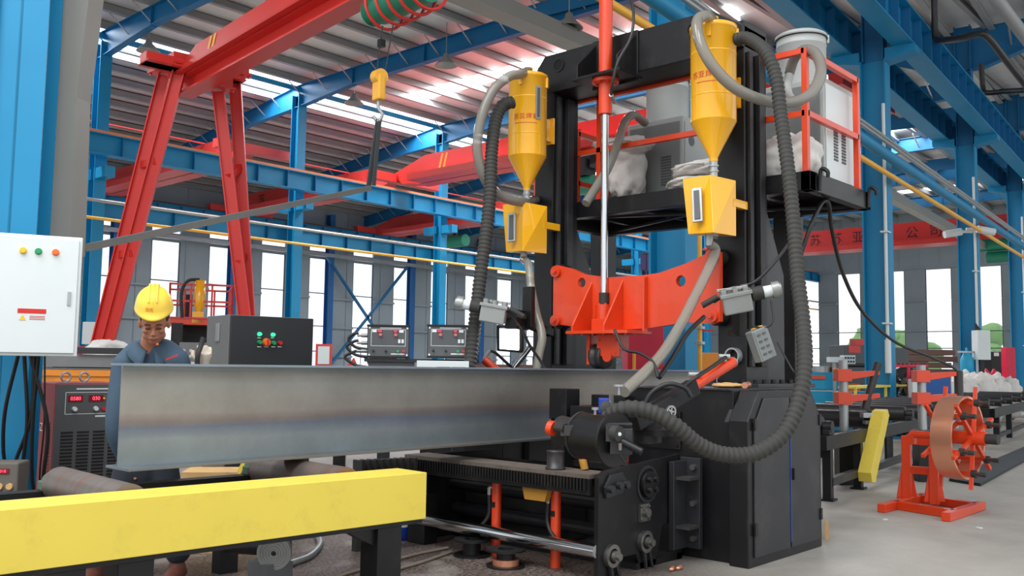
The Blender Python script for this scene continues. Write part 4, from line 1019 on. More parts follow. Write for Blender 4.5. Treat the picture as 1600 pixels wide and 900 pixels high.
# right hand control box, tilted
t = thing('pendant_control_box', 'small tilted grey control box with buttons hanging on the right gantry column', 'control box', DP(1190, 540, 6.4))
o = DP(1189, 538, 6.4); ax = unit(-UP * 0.95 + RT * 0.33); ay = unit(RT * 0.85 + FW * 0.45); ay = unit(ay - ax * np.dot(ax, ay)); az_ = np.cross(ax, ay); Rm = np.array([ax, ay, az_]).T
m = MB(); m.box(o, (0.22, 0.15, 0.07), rot=Rm); m.build('box_housing', M_alu, t, bevel=0.006)
az_ = az_ if np.dot(az_, FW) < 0 else -az_
m = MB(); m.box(o + az_ * 0.037, (0.20, 0.13, 0.006), rot=Rm); m.build('button_panel', M_greyd, t)
m = MB()
for i in range(4):
    for j in range(2): m.box(o + az_ * 0.042 + ax * (-0.07 + i * 0.045) + ay * (-0.03 + j * 0.05), (0.014, 0.03, 0.006), rot=Rm)
m.build('button', M_panel, t)
m = MB(); m.box(o - ax * 0.09 - az_ * 0.04 + ay * 0.05, (0.05, 0.08, 0.04), rot=Rm); m.build('yellow_plug', M_pipey, t)
hose([DP(1205, 470, 6.45), DP(1208, 500, 6.4), DP(1195, 512, 6.4), DP(1175, 510, 6.4)], 0.008, M_cable, 'thin black loop cable between right feeder and its control box', 8, 'power_cable')
hose([DP(1215, 535, 6.4), DP(1228, 560, 6.35), DP(1240, 580, 6.3), DP(1250, 588, 6.2)], 0.007, M_cable, 'thin black cable running down right of the tilted control box', 8, 'power_cable')
MB().ring(XP(1143, 556, 6.34), XP(1143, 556, 6.34) + V(0.06, 0, 0), 0.062, 0.05).build('cable_port_ring', M_galv, G)
# work lamp left
t = thing('work_lamp', 'square glowing white work lamp left of the left gantry column', 'lamp', DP(800, 535, 7.6))
o = DP(796, 530, 7.6); n_ = unit(-FW * 0.9 - RT * 0.25 - UP * 0.2); ux = unit(RT - n_ * np.dot(RT, n_)); uy = np.cross(n_, ux); Rm = np.array([ux, uy, n_]).T
m = MB(); m.box(o - n_ * 0.03, (0.22, 0.22, 0.06), rot=Rm); m.build('lamp_housing', M_black2, t, bevel=0.006)
m = MB(); m.box(o + n_ * 0.004, (0.16, 0.17, 0.008), rot=Rm); m.build('lamp_panel', M_lampw, t)
m = MB(); m.box(DP(808, 500, 7.65), (0.25, 0.1, 0.16), az=0.3); m.box(DP(826, 480, 7.7), (0.05, 0.1, 0.34)); m.bar(DP(790, 492, 7.6), DP(860, 520, 8.3), 0.07, 0.07); m.build('lamp_bracket', M_black2, t, bevel=0.004)
m = MB(); m.bar(DP(760, 490, 7.4), DP(820, 495, 7.65), 0.04, 0.04); m.build('feeder_bracket', M_black2, cat='bracket', label='black bracket holding the left wire feeder')
# left orange cylinder and rod
t = thing('small_hydraulic_cylinder', 'small slanted orange cylinder left of the work lamp behind the beam', 'hydraulic cylinder', DP(765, 568, 7.7), 'small orange torch cylinders')
MB().cyl(DP(756, 561, 7.7), DP(790, 592, 7.7), 0.036, n=20).build('cylinder_barrel', M_orange, t)
MB().cyl(DP(756, 561, 7.7), DP(766, 548, 7.7), 0.014, n=10).build('hose_fitting', M_galv, t)
hose([DP(766, 548, 7.7), DP(775, 552, 7.7), DP(795, 570, 7.75), DP(812, 585, 7.8)], 0.012, M_cable, 'thin black oil hose on the left slanted cylinder', 8, 'oil_hose')
MB().cyl(DP(830, 540, 7.8), DP(798, 582, 7.8), 0.024, n=12).build('support_rod', M_chrome, cat='rod', label='slanted bright metal rod beside the work lamp')
hose([DP(788, 482, 7.3), DP(800, 495, 7.3), DP(815, 515, 7.3), DP(828, 540, 7.35), DP(845, 565, 7.4), DP(855, 585, 7.4)], 0.011, M_cable, 'thin black cable passing over the work lamp', 8, 'power_cable')
# right orange cylinder with its black torch arm
t = thing('small_hydraulic_cylinder', 'small slanted orange cylinder above the right machine base', 'hydraulic cylinder', DP(1110, 590, 5.8), 'small orange torch cylinders')
a = DP(1145, 566, 5.95); b = DP(1078, 607, 5.7)
MB().cyl(a, b, 0.034, n=24).build('cylinder_barrel', M_orange, t)
MB().cyl(a + (a - b) * 0.02, a, 0.034, 0.036, n=24).build('end_cap', M_galv, t)
for q in (0.15, 0.85):
    m = MB(); c_ = a + (b - a) * q; m.cyl(c_, c_ + UP * 0.06 - RT * 0.02, 0.014, n=10); m.cyl(c_ + UP * 0.06 - RT * 0.05, c_ + UP * 0.06 + RT * 0.02, 0.018, n=10); m.build('hose_fitting', M_galv, t)
m = MB(); m.bar(DP(1084, 604, 5.68), DP(990, 662, 5.4), 0.09, 0.09); m.bar(DP(1084, 598, 5.7), DP(1000, 640, 5.45), 0.03, 0.03); m.build('torch_arm', M_black, t, bevel=0.006)
c_ = a + (b - a) * 0.85 + UP * 0.06
hose([a + (b - a) * 0.15 + UP * 0.06, DP(1110, 575, 5.75), DP(1090, 588, 5.6), DP(1070, 605, 5.6), DP(1050, 630, 5.6)], 0.013, M_cable, 'black oil hose on the right slanted cylinder', 8, 'oil_hose')
hose([DP(1005, 636, 5.5), DP(1020, 612, 5.5), DP(1045, 600, 5.5), DP(1070, 606, 5.5), DP(1080, 620, 5.5)], 0.014, M_cable, 'black looping hose above the carriage box', 8, 'oil_hose')
hose([DP(960, 515, 6.3), DP(975, 545, 6.2), DP(1000, 552, 6.1), DP(1020, 566, 6.0), DP(1028, 590, 5.9)], 0.01, M_cable, 'thin black cable behind the orange roller head', 8, 'power_cable')
hose([DP(1100, 495, 6.7), DP(1075, 520, 6.5), DP(1050, 560, 6.3), DP(1030, 590, 6.1)], 0.016, M_cable, 'black cable beside the right translucent flux hose', 8, 'power_cable')
# ================================================================ lower machine around the beam
L = thing('roller_carriage_frame', 'black steel carriage frame with bolted side plate in front of the gantry', 'machine frame', (5.0, 4.2, 0))
XQ = 4.6
m = MB(); m.prism([(XQ, 3.45, 0.0), (XQ, 3.45, 0.61), (XQ + 0.07, 3.45, 0.645), (5.52, 3.45, 0.70), (5.52, 3.45, 0.25), (5.3, 3.45, 0.25), (5.22, 3.45, 0.0), (5.05, 3.45, 0.0), (5.0, 3.45, 0.1), (4.85, 3.45, 0.1), (4.8, 3.45, 0.0)], (0, 0.035, 0)); m.build('side_plate', M_black, L, bevel=0.003)
m = MB(); m.bb((XQ, 5.14, 0.0), (5.5, 5.18, 0.62)); m.bb((XQ - 0.02, 4.98, 0.0), (XQ + 0.1, 5.16, 0.36)); m.build('side_plate', M_black, L)
m = MB(); m.bb((5.48, 3.45, 0.0), (5.54, 5.18, 0.55)); m.bb((5.0, 3.45, 0.0), (5.54, 5.18, 0.04)); m.build('back_plate', M_black2, L)
def flange(x, z, r, nb, ext=0.03, rb=0.018, orad=None):
    m = MB(); m.cyl((x, 3.45, z), (x, 3.45 - ext, z), r, n=28)
    for k in range(nb):
        a = 2 * math.pi * k / nb + 0.78; m.cyl((x + r * .55 * math.cos(a), 3.45 - ext, z + r * .55 * math.sin(a)), (x + r * .55 * math.cos(a), 3.45 - ext - 0.03, z + r * .55 * math.sin(a)), rb, n=12)
    return m
flange(5.12, 0.53, 0.085, 4).build('flange_cover', M_black2, L)
m = MB(); m.ring((5.12, 3.45, 0.53), (5.12, 3.442, 0.53), 0.12, 0.10); m.build('slot_rim', M_graph, L)
m = MB(); m.prism([(4.66, 3.45, 0.48), (4.82, 3.45, 0.5), (4.88, 3.45, 0.56), (4.82, 3.45, 0.63), (4.7, 3.45, 0.62), (4.64, 3.45, 0.55)], (0, -0.02, 0))
for dx, dz in ((0, 0), (0.09, 0.03), (0.16, 0.03)): m.cyl((4.67 + dx, 3.43, 0.54 + dz * .5), (4.67 + dx, 3.39, 0.54 + dz * .5), 0.024, n=14)
m.build('bearing_cover', M_graph, L, bevel=0.002)
m = MB(); m.bb((5.02, 3.43, 0.30), (5.12, 3.45, 0.41)); m.cyl((5.07, 3.43, 0.355), (5.07, 3.4, 0.355), 0.028, n=14)
for dx in (-0.035, 0.035):
    for dz in (-0.04, 0.04): m.bolt((5.07 + dx, 3.43, 0.355 + dz), (0, -1, 0), 0.009, 0.012)
m.build('bearing_cover', M_steel, L)
for x, z in ((4.72, 0.13), (5.08, 0.17)):
    m = MB(); m.ring((x, 3.45, z), (x, 3.42, z), 0.07, 0.045); m.cyl((x, 3.45, z), (x, 3.39, z), 0.035, n=16); m.cyl((x, 3.39, z), (x, 3.37, z), 0.022, n=12); m.build('shaft_end', M_steel, L)
    m = MB(); m.bar((x - 0.02, 3.43, z - 0.05), (x - 0.0, 3.43, 0.0), 0.014, 0.02); m.bar((x + 0.03, 3.43, z - 0.05), (x + 0.07, 3.43, 0.0), 0.014, 0.02); m.build('link_bar', M_graph, L)
# right bracket with lugs
m = MB(); m.bb((5.52, 3.30, 0.08), (5.56, 3.5, 0.68)); m.bb((5.36, 3.40, 0.08), (5.54, 3.44, 0.66)); m.build('bolted_bracket', M_graph, L, bevel=0.004)
m = MB()
for z in (0.2, 0.52): m.prism([(5.52, 3.42, z), (5.42, 3.30, z + 0.02), (5.42, 3.42, z + 0.02)], (0, 0, 0.02)); m.box((5.46, 3.36, z + 0.03), (0.14, 0.12, 0.02))
m.build('support_lug', M_steel, L)
m = MB()
for z in (0.15, 0.38, 0.62): m.cyl((5.52, 3.34, z), (5.49, 3.34, z), 0.02, n=12)
m.build('bracket_bolt', M_steel, L)
# comb beam
m = MB(); m.bb((XQ - 0.03, 3.5, 0.60), (XQ + 0.20, 5.2, 0.625)); m.build('comb_top', mat('greasy_dust', rgb(92, 82, 74), 0.9, 0, 0.4, 20, bump=0.6), L)
m = MB()
for k in range(62): m.bb((XQ - 0.05, 3.52 + k * 0.026, 0.53), (XQ - 0.03, 3.535 + k * 0.026, 0.6))
m.build('comb_strip', M_black2, L).__setitem__('kind', 'stuff')
m = MB(); m.bb((XQ - 0.03, 3.5, 0.50), (XQ + 0.0, 5.2, 0.6)); m.build('comb_beam', M_black2, L)
# side roller on the comb beam
q = XP(868, 712, XQ + 0.05)
m = MB(); m.lathe([(0.0, 0.62), (0.065, 0.62), (0.065, 0.64), (0.056, 0.645), (0.056, 0.735), (0.06, 0.745), (0.0, 0.745)], (q[0], q[1], 0), n=30); m.build('side_roller', M_roll, L)
m = MB(); m.tube(smooth_path([V(q[0] + 0.1, q[1] - 0.16, 0.63), V(q[0] + 0.1, q[1] - 0.14, 0.7), V(q[0] + 0.14, q[1] - 0.12, 0.72), V(q[0] + 0.2, q[1] - 0.14, 0.70)], 5), 0.025, 10); m.build('yellow_lever', mat('dirty_ochre_cast', rgb(170, 120, 40), 0.6), L)
m = MB(); m.prism([(XQ, 4.05, 0.42), (XQ, 3.88, 0.42), (XQ, 3.85, 0.52), (XQ, 4.08, 0.52)], (0.05, 0, 0)); m.build('yellow_plate', bpy.data.materials['dirty_ochre_cast'], L)
# chrome guide shafts
for x, z, nm, r, mt in ((XQ + 0.0, 0.17, 'near', 0.042, M_chrome), (XQ + 0.45, 0.2, 'far', 0.045, M_graph)):
    MB().cyl((x, 3.46, z), (x, 5.16, z), r, n=24).build('guide_shaft', mt, L)
MB().cyl((XQ + 0.4, 3.46, 0.38), (XQ + 0.4, 5.16, 0.38), 0.04, n=20).build('cross_shaft', M_black2, L)
MB().cyl((XQ + 0.25, 3.46, 0.52), (XQ + 0.25, 5.16, 0.52), 0.07, n=20).build('cross_shaft', M_black2, L)
# orange vertical cylinders
for (px, lb) in ((776, 'left'), (869, 'right')):
    c = XP(px, 770, XQ + 0.10)
    t = thing('lift_cylinder', 'orange upright lift cylinder under the comb beam, %s of the two' % lb, 'hydraulic cylinder', (c[0], c[1], 0.0), 'orange upright lift cylinders')
    MB().cyl((c[0], c[1], 0.0), (c[0], c[1], 0.56), 0.033, n=22).build('cylinder_barrel', M_orange, t)
    MB().ring((c[0], c[1], 0.5), (c[0], c[1], 0.56), 0.038, 0.02).build('cylinder_head', M_orange, t)
    m = MB(); m.box((c[0] - 0.033, c[1], 0.34), (0.006, 0.03, 0.035)); m.build('rating_plate', M_black2, t)
    h0 = V(c[0] - 0.02, c[1] + 0.05, 0.45)
    m = MB(); m.cyl(h0, h0 - V(0, 0, 0.05), 0.014, n=10); m.cyl(V(c[0], c[1], 0.45), h0, 0.012, n=8); m.build('hose_fitting', M_galv, t)
    hose([h0 - V(0, 0, 0.05), h0 - V(0, -0.0, 0.18), h0 + V(-0.03, 0.05 if lb == 'left' else -0.1, -0.27), h0 + V(-0.05, 0.12 if lb == 'left' else -0.28, -0.33)], 0.014, M_cable, 'black oil hose beside the %s orange lift cylinder' % lb, 8, 'oil_hose')
# dark box added under the beam as stand-in shade, so the carriage reads deep
m = MB(); m.bb((5.1, 4.2, 0.04), (5.45, 5.1, 0.5)); m.build('dark_backing', M_black2, L, bevel=0.01)
# ---- welding head carriage right of the beam
H = thing('welding_head_carriage', 'black welding carriage with round motor drum beside the grey beam', 'welding head', (5.4, 4.0, 0.6))
def DX(px, py, d): return DP(px, py, d)
c0 = DX(862, 690, 5.55); 
# big motor drum: axis runs left to right across the view
a = DX(908, 680, 5.3); b = DX(958, 687, 5.12)
MB().cyl(a, b, 0.13, n=36).build('motor_drum', M_black, H)
MB().cyl(b, b + unit(b - a) * 0.02, 0.15, n=36).build('drum_flange', M_black2, H)
MB().ring(a - unit(b - a) * 0.0, a + unit(b - a) * 0.015, 0.135, 0.1, 36).build('drum_rim', M_graph, H)
MB().cyl(DX(876, 672, 5.42), a, 0.085, n=30).build('motor_nose', M_graph, H)
m = MB(); m.cyl(DX(870, 668, 5.25), DX(884, 670, 5.2), 0.03, n=16); m.box(DX(888, 672, 5.22), (0.09, 0.06, 0.06), az=YAW - 1.57); m.build('nose_link', M_roll, H)
MB().cyl(DX(858, 668, 5.28), DX(866, 670, 5.26), 0.042, n=20).build('orange_cap', M_orange, H)
m = MB(); m.cyl(DX(930, 648, 5.15), DX(930, 638, 5.15), 0.008, n=8); m.cyl(DX(930, 640, 5.15), DX(930, 637, 5.15), 0.02, n=14); m.build('wing_screw', M_galv, H)
m = MB(); m.box(b + unit(b - a) * 0.06, (0.1, 0.12, 0.14), az=0.6); m.box(b + unit(b - a) * 0.03 + V(0, 0, 0.09), (0.16, 0.1, 0.012), az=-0.9); m.build('encoder_bracket', M_graph, H, bevel=0.003)
e0 = DX(968, 678, 4.98)
m = MB(); m.cyl(e0 + RT * -0.03 + FW * 0.03, e0, 0.042, n=20); m.box(e0 - RT * 0.035 + FW * 0.03, (0.02, 0.07, 0.09), az=0.6); m.build('encoder', M_rubber, H)
MB().cyl(e0 - FW * 0.002, e0 - FW * 0.008, 0.01, n=12).build('encoder_pin', M_white, H)
m = MB(); m.cyl(DX(972, 690, 5.0), DX(1003, 706, 4.95), 0.022, n=16); m.build('handle_tube', M_black, H)
MB().cyl(DX(969, 692, 4.98), DX(969, 703, 4.98), 0.012, n=10).build('cable_gland', M_steel, H)
hose([DX(969, 703, 4.98), DX(971, 715, 4.98), DX(978, 724, 5.0)], 0.006, M_cable, 'thin cable below the round motor drum', 6, 'signal_cable')
m = MB(); m.cyl(DX(1010, 658, 5.5), DX(1010, 690, 5.5), 0.09, n=24); m.cyl(DX(1030, 668, 5.45), DX(1030, 678, 5.45), 0.11, n=26); m.build('guide_roller_stack', M_black2, H)
m = MB(); m.bb(V(5.42, 3.62, 0.55), V(5.62, 4.35, 0.6)); m.bb(V(5.3, 4.3, 0.45), V(5.62, 4.42, 0.9)); m.build('carriage_plate', M_black2, H, bevel=0.004)
# carriage box behind the hose
m = MB(); m.bb(XP(978, 660, 5.4) * 0 + V(5.30, 3.78, 0.86), V(5.62, 4.24, 1.0)); m.build('slide_box', M_black, H, bevel=0.004)
m = MB(); m.bb(V(5.28, 4.26, 0.90), V(5.44, 4.42, 1.12)); m.bb(V(5.5, 3.9, 1.0), V(5.6, 4.2, 1.08)); m.build('upright_block', M_black, H, bevel=0.004)
p0 = DX(967, 604, 5.55)
m = MB(); m.cyl(p0, p0 - V(0, 0, 0.05), 0.01, n=8); m.cyl(p0, p0 + V(0, 0, 0.012), 0.035, n=14)
m.build('hand_knob', M_galv, H)
p0 = DX(1047, 643, 5.25); nn = unit(-FW * 0.8 + RT * 0.5)
m = MB(); m.ring(p0, p0 + nn * 0.012, 0.036, 0.026, 28); 
for k in range(5):
    u_, w_ = basis(nn); d_ = u_ * math.cos(k * 1.257) + w_ * math.sin(k * 1.257); m.bar(p0 + nn * 0.006, p0 + nn * 0.006 + d_ * 0.03, 0.008, 0.006, up=nn)
m.cyl(p0 - nn * 0.04, p0 + nn * 0.015, 0.009, n=12); m.build('hand_wheel', M_chrome, H)
p0 = DX(946, 634, 5.5)
m = MB(); m.box(p0, (0.09, 0.08, 0.09), az=0.7); m.build('worm_gearbox', M_sleeve, H, bevel=0.006)
m = MB(); m.cyl(p0 - FW * 0.06, p0 - FW * 0.04, 0.036, n=20); m.cyl(p0 - FW * 0.065, p0 - FW * 0.06, 0.018, n=14); m.bar(DX(955, 616, 5.45), DX(956, 645, 5.45), 0.02, 0.02); m.build('gearbox_cover', M_steel, H)
# rag and orange fitting on the base
m = MB(); m.ball((5.9, 3.3, 1.165), 0.1, 20, 10, sc=(1.3, 1.0, 0.2), fn=lambda d: 1 + 0.2 * math.sin(8 * d[0]) * math.sin(6 * d[1])); m.build('rag', M_wood, cat='rag', label='crumpled tan rag lying on top of the right machine base')
m = MB(); m.cyl((5.85, 3.14, 1.17), (5.94, 3.16, 1.175), 0.022, n=14); m.build('cable_lug', M_copper, cat='fitting', label='small copper fitting on the edge of the right machine base')
# wire spools on the floor
def spool(px, py, label, full):
    c = ZP(px, py, 0.0); t = thing('wire_spool', label, 'spool', c, 'empty wire spools on the floor')
    for z in (0.0, 0.10): MB().ring(c + V(0, 0, z), c + V(0, 0, z + 0.012), 0.125, 0.05, 36).build('spool_rim', M_black2, t)
    m = MB(); m.ring(c + V(0, 0, 0.012), c + V(0, 0, 0.10), 0.06, 0.05, 30); m.build('spool_core', M_black2, t)
    if full: m = MB(); m.ring(c + V(0, 0, 0.012), c + V(0, 0, 0.05), 0.085, 0.061, 30); m.build('copper_wire', M_copper, t)
spool(737, 868, 'black empty wire spool on the floor, left of the pair under the chrome shaft', False)
spool(790, 885, 'black wire spool with some copper wire, right of the pair under the chrome shaft', True)
c = ZP(1050, 893, 0); m = MB()
for k in range(4): m.ball(c + V(0.03 * k, 0.015 * math.sin(k * 2), 0.015), 0.02, 8, 6, sc=(1.4, 0.6, 0.7))
m.build('copper_scrap', M_copper, cat='scrap', label='small bright copper scrap on the floor before the base')

# ---- near roller conveyor with the yellow guard
gR, gL = ZP(667, 738, 0.68), ZP(0, 797, 0.68)
azg = math.atan2(gR[1] - gL[1], gR[0] - gL[0])
FG = Frame((gR[0], gR[1], 0), azg)
N = thing('roller_conveyor', 'black roller conveyor behind the long yellow guard in the foreground', 'conveyor', (2.5, 4.5, 0))
m = MB(FG); m.bb((-4.2, 0, 0.425), (0, 0.27, 0.68)); m.build('guard_cover', M_yel2, N, bevel=0.003)
m = MB(FG); m.bb((-4.2, 0.02, 0.40), (-0.01, 0.25, 0.424)); m.build('guard_underside_channel', M_black, N)
def gx(px):
    lo, hi = -5.0, 0.5
    for _ in range(40):
        mid = (lo + hi) / 2; v = FG.p(mid, 0.1, 0.3) - C0; lo, hi = (mid, hi) if 800 + F * (v @ RT) / (v @ FW) < px else (lo, mid)
    return lo - 0.08
for q in (gx(597), gx(202), gx(93), -3.6):
    m = MB(FG); m.bb((q, 0.03, 0.0), (q + 0.16, 0.19, 0.40)); m.build('leg', M_black, N, bevel=0.004)
m = MB(FG); m.prism([(gx(597), 0.06, 0.4), (gx(597), 0.06, 0.3), (gx(597) - 0.18, 0.06, 0.4)], (0, 0.08, 0)); m.build('leg_gusset', M_black, N)
m = MB(FG); m.bb((-4.2, 1.22, 0.48), (-0.2, 1.32, 0.58)); m.build('side_rail', M_black2, N)
for q in (-0.6, -2.2): m = MB(FG); m.bb((q, 1.22, 0.0), (q + 0.12, 1.32, 0.48)); m.build('leg', M_black, N)
for q in (-1.55, -0.35, -2.75):
    m = MB(FG); m.cyl((q, 0.28, 0.615), (q, 1.2, 0.615), 0.092, n=36); m.cyl((q, 0.2, 0.615), (q, 1.34, 0.615), 0.03, n=16); m.build('conveyor_roller', M_rust, N)
    m = MB(FG); m.box((q, 1.27, 0.605), (0.16, 0.07, 0.05)); m.cyl((q, 1.22, 0.615), (q, 1.33, 0.615), 0.055, n=20); m.build('bearing_block', M_greenr, N, bevel=0.006)
# gear motor and flex pipe below the guard
c = ZP(432, 890, 0.0); t = thing('gear_motor', 'small grey gear motor with fan grille on the floor under the yellow guard', 'motor', c)
c = DP(430, 862, 4.9)
MB().cyl(c + FW * 0.0, c + FW * 0.22 - RT * 0.05, 0.085, n=28).build('motor_body', M_panel, t)
m = MB(); m.ring(c - FW * 0.03, c, 0.09, 0.02, 28)
for k in range(5): m.ring(c - FW * 0.035, c - FW * 0.028, 0.02 + k * 0.015, 0.014 + k * 0.015, 24)
m.build('fan_grille', M_alu, t)
m = MB(); m.bb((c[0] - 0.06, c[1] - 0.02, 0.0), (c[0] + 0.1, c[1] + 0.16, c[2] - 0.06)); m.build('motor_foot', M_panel, t)
MB().cyl(c - RT * 0.05 + FW * 0.1, c - RT * 0.3 + FW * 0.15, 0.05, n=16).build('gear_shaft_housing', M_black2, t)
def onf(pts, z=0.012): return [ZP(x, y, z) for x, y in pts]
hose(onf([(495, 835), (500, 850), (485, 868), (455, 880), (430, 890)], 0.02), 0.022, M_galv, 'short grey flexible conduit curling on the floor by the motor', 8, 'flexible_conduit')
hose(onf([(700, 856), (650, 866), (600, 880), (540, 897), (500, 915)]), 0.011, mat('dusty_cable', rgb(120, 108, 96), 0.8), 'dusty cable lying on the floor behind the yellow guard leg, upper of two', 6, 'floor_cable')
hose(onf([(706, 862), (660, 878), (620, 890), (585, 905), (560, 920)]), 0.011, bpy.data.materials['dusty_cable'], 'dusty cable lying on the floor behind the yellow guard leg, lower of two', 6, 'floor_cable')
c = ZP(628, 842, 0); t = thing('paint_bucket', 'blue and white plastic bucket on the floor right of the guard leg', 'bucket', c)
MB().lathe([(0.0, 0), (0.09, 0), (0.1, 0.1)], c, n=24).build('bucket_base', M_sleeve, t); MB().lathe([(0.1, 0.1), (0.11, 0.22)], c, n=24).build('bucket_wall', M_white, t)
# ribbed dark cable block between the rollers and far plate
m = MB()
q0 = ZP(560, 735, 0.55)
for k in range(9): m.box(q0 + V(0.05 * k, -0.012 * k, 0.0), (0.02, 0.1, 0.14))
m.box(q0 + V(0.2, -0.05, -0.1), (0.5, 0.1, 0.06)); m.bb(q0 + V(0.0, 0, -0.55), q0 + V(0.06, 0.05, -0.1)); m.build('cable_drag_chain', M_rubber, cat='cable chain', label='dark ribbed cable chain between the second roller and the carriage')
# plywood crate behind the beam
t = thing('plywood_crate', 'pale plywood crate with printed marks on the floor below the beam end', 'crate', ZP(345, 800, 0))
p0 = ZP(300, 870, 0); az_ = YAW - 1.57 + 0.15
c = DP(350, 770, 6.4); fr = Frame((c[0], c[1], 0), az_)
m = MB(fr); m.bb((-0.26, -0.16, 0), (0.26, 0.16, 0.54)); m.build('crate_body', M_wood, t, bevel=0.003)
m = MB(fr)
for k in range(12): m.bb((-0.2 + (k % 6) * 0.07, -0.165, 0.42 + (k // 6) * 0.05), (-0.16 + (k % 6) * 0.07, -0.16, 0.445 + (k // 6) * 0.05))
m.build('stencil_marks', M_black2, t)
MB().bar(DP(385, 720, 6.3), DP(365, 760, 6.3), 0.06, 0.03).build('yellow_bracket', M_yel2, cat='bracket', label='small yellow bracket leaning by the plywood crate')
# ================================================================ frames facing the view, for free-standing things
def VF(px, py, d, rot=0.0, z=None):
    o = DP(px, py, d)
    if z is not None: o[2] = z
    return Frame(o, YAW - math.pi / 2 + rot)
def atpx(fr, px, py, y=-0.012):
    # point on the plane y=const of the frame that shows at picture point (px, py)
    d_ = fr.R.T @ ray(px, py); o_ = fr.R.T @ (C0 - fr.o); k = (y - o_[1]) / d_[1]; q = o_ + d_ * k; return q
# ---- red travelling gantry crane
azc = YAW + math.atan(1260 / 1450.0)
cdir = V(math.cos(azc), math.sin(azc), 0)
E0 = DP(290, 150, 16.0)
R_ = thing('gantry_crane', 'red mobile gantry crane on splayed ladder legs at the upper left', 'crane', (E0[0], E0[1], 0))
fr = Frame((E0[0], E0[1], E0[2]), azc)      # local x along the girder away from us, y to the left
m = MB(fr); m.prism([(0.0, -0.22, 0.32), (-0.9, -0.22, 0.62), (-11, -0.22, 0.62), (-11, -0.22, 0.30), (0.0, -0.22, 0.28)], (0, 0.44, 0)); m.build('girder_box', M_red, R_)
m = MB(fr); m.ibeam((0.1, 0, 0.14), (-11, 0, 0.14), 0.30, 0.30, 0.03, 0.02); m.bb((-11, 0.24, 0.28), (0.1, 0.29, 0.36)); m.bb((-11, 0.2, 0.27), (0.1, 0.29, 0.29)); m.build('lower_beam', M_red, R_)
m = MB(fr)
for a in (0.0, 0.16): m.prism([(-1.35 - a, 0.225, 0.3), (-1.43 - a, 0.225, 0.3), (-1.58 - a, 0.225, 0.6), (-1.50 - a, 0.225, 0.6)], (0, 0.004, 0))
m.build('hazard_stripe', M_stripe, R_)
m = MB(fr); m.bb((-0.45, -0.85, 0.32), (-0.15, 0.85, 0.5)); m.bb((-0.55, -0.85, 0.32), (-0.05, 0.85, 0.35)); m.build('saddle_beam', M_red, R_, bevel=0.01)
legs = [((257, 118, 16.1), (120, 679, 16.0)), ((281, 108, 15.7), (133, 681, 15.8)), ((341, 143, 15.9), (402, 681, 15.9)), ((367, 122, 16.3), (399, 679, 16.3))]
for pair in (0, 2):
    for j in (0, 1):
        (ax_, ay_, ad), (bx_, by_, bd) = legs[pair + j]
        a = DP(ax_, ay_, ad); b = DP(bx_, by_, bd); b[2] = 0.15
        m = MB(); m.ibeam(a, b, 0.19, 0.2, 0.02, 0.02, up=RT + 0.2 * FW); m.build('leg', M_red, R_)
        m = MB(); m.box(a + V(0, 0, 0.05), (0.42, 0.42, 0.04)); m.box(a + V(0, 0, 0.15), (0.36, 0.36, 0.16), az=azc)
        for s1 in (-1, 1):
            for s2 in (-1, 1): m.bolt(a + V(0.17 * s1, 0.17 * s2, 0.03), (0, 0, -1), 0.02, 0.04)
        m.build('leg_flange', M_red, R_)
    m = MB()
    for t_ in (0.25, 0.5, 0.75):
        p_ = [DP(*legs[pair + j][0]) * (1 - t_) + DP(*legs[pair + j][1]) * t_ for j in (0, 1)]; m.bar(p_[0], p_[1], 0.08, 0.12)
    m.build('ladder_rung', M_red, R_)
m = MB(); a = DP(120, 679, 16); b = DP(402, 681, 15.9); a[2] = b[2] = 0.1; m.bar(a + V(0, 0, 0), b, 0.3, 0.2); m.build('sill_beam', M_red, R_)
# hoist under the girder
t_h = 0
hp = None
for k in range(200):
    q = fr.p(-k * 0.05, 0, -0.1); v = q - C0; dpt = v @ FW; xx = 800 + F * (v @ RT) / dpt
    if xx > 622: hp = q; break
t = thing('crane_hoist', 'green electric hoist with red cable guards under the red crane girder', 'hoist', hp)
hz = hp + V(0, 0, -0.12)
MB().cyl(hz - cdir * 0.62, hz + cdir * 0.35, 0.2, n=28).build('hoist_drum', M_green, t)
m = MB(); m.cyl(hz + cdir * 0.35, hz + cdir * 0.6, 0.15, n=24)
for k in range(8): m.cyl(hz + cdir * (0.37 + k * 0.028), hz + cdir * (0.38 + k * 0.028), 0.165, n=24)
m.build('hoist_motor', M_green, t)
for k in range(5):
    c = hz + cdir * (-0.6 + k * 0.22); u_, w_ = basis(cdir); m = MB(); m.tube([c + (u_ * math.cos(a_) + w_ * math.sin(a_)) * 0.28 for a_ in np.linspace(0, 6.283, 30)[:-1]], 0.02, 8, closed=True); m.build('cable_guard', M_red, t)
m = MB(); m.box(hp + V(0, 0, 0.1), (0.3, 0.4, 0.2), az=azc); m.build('trolley', M_black, t)
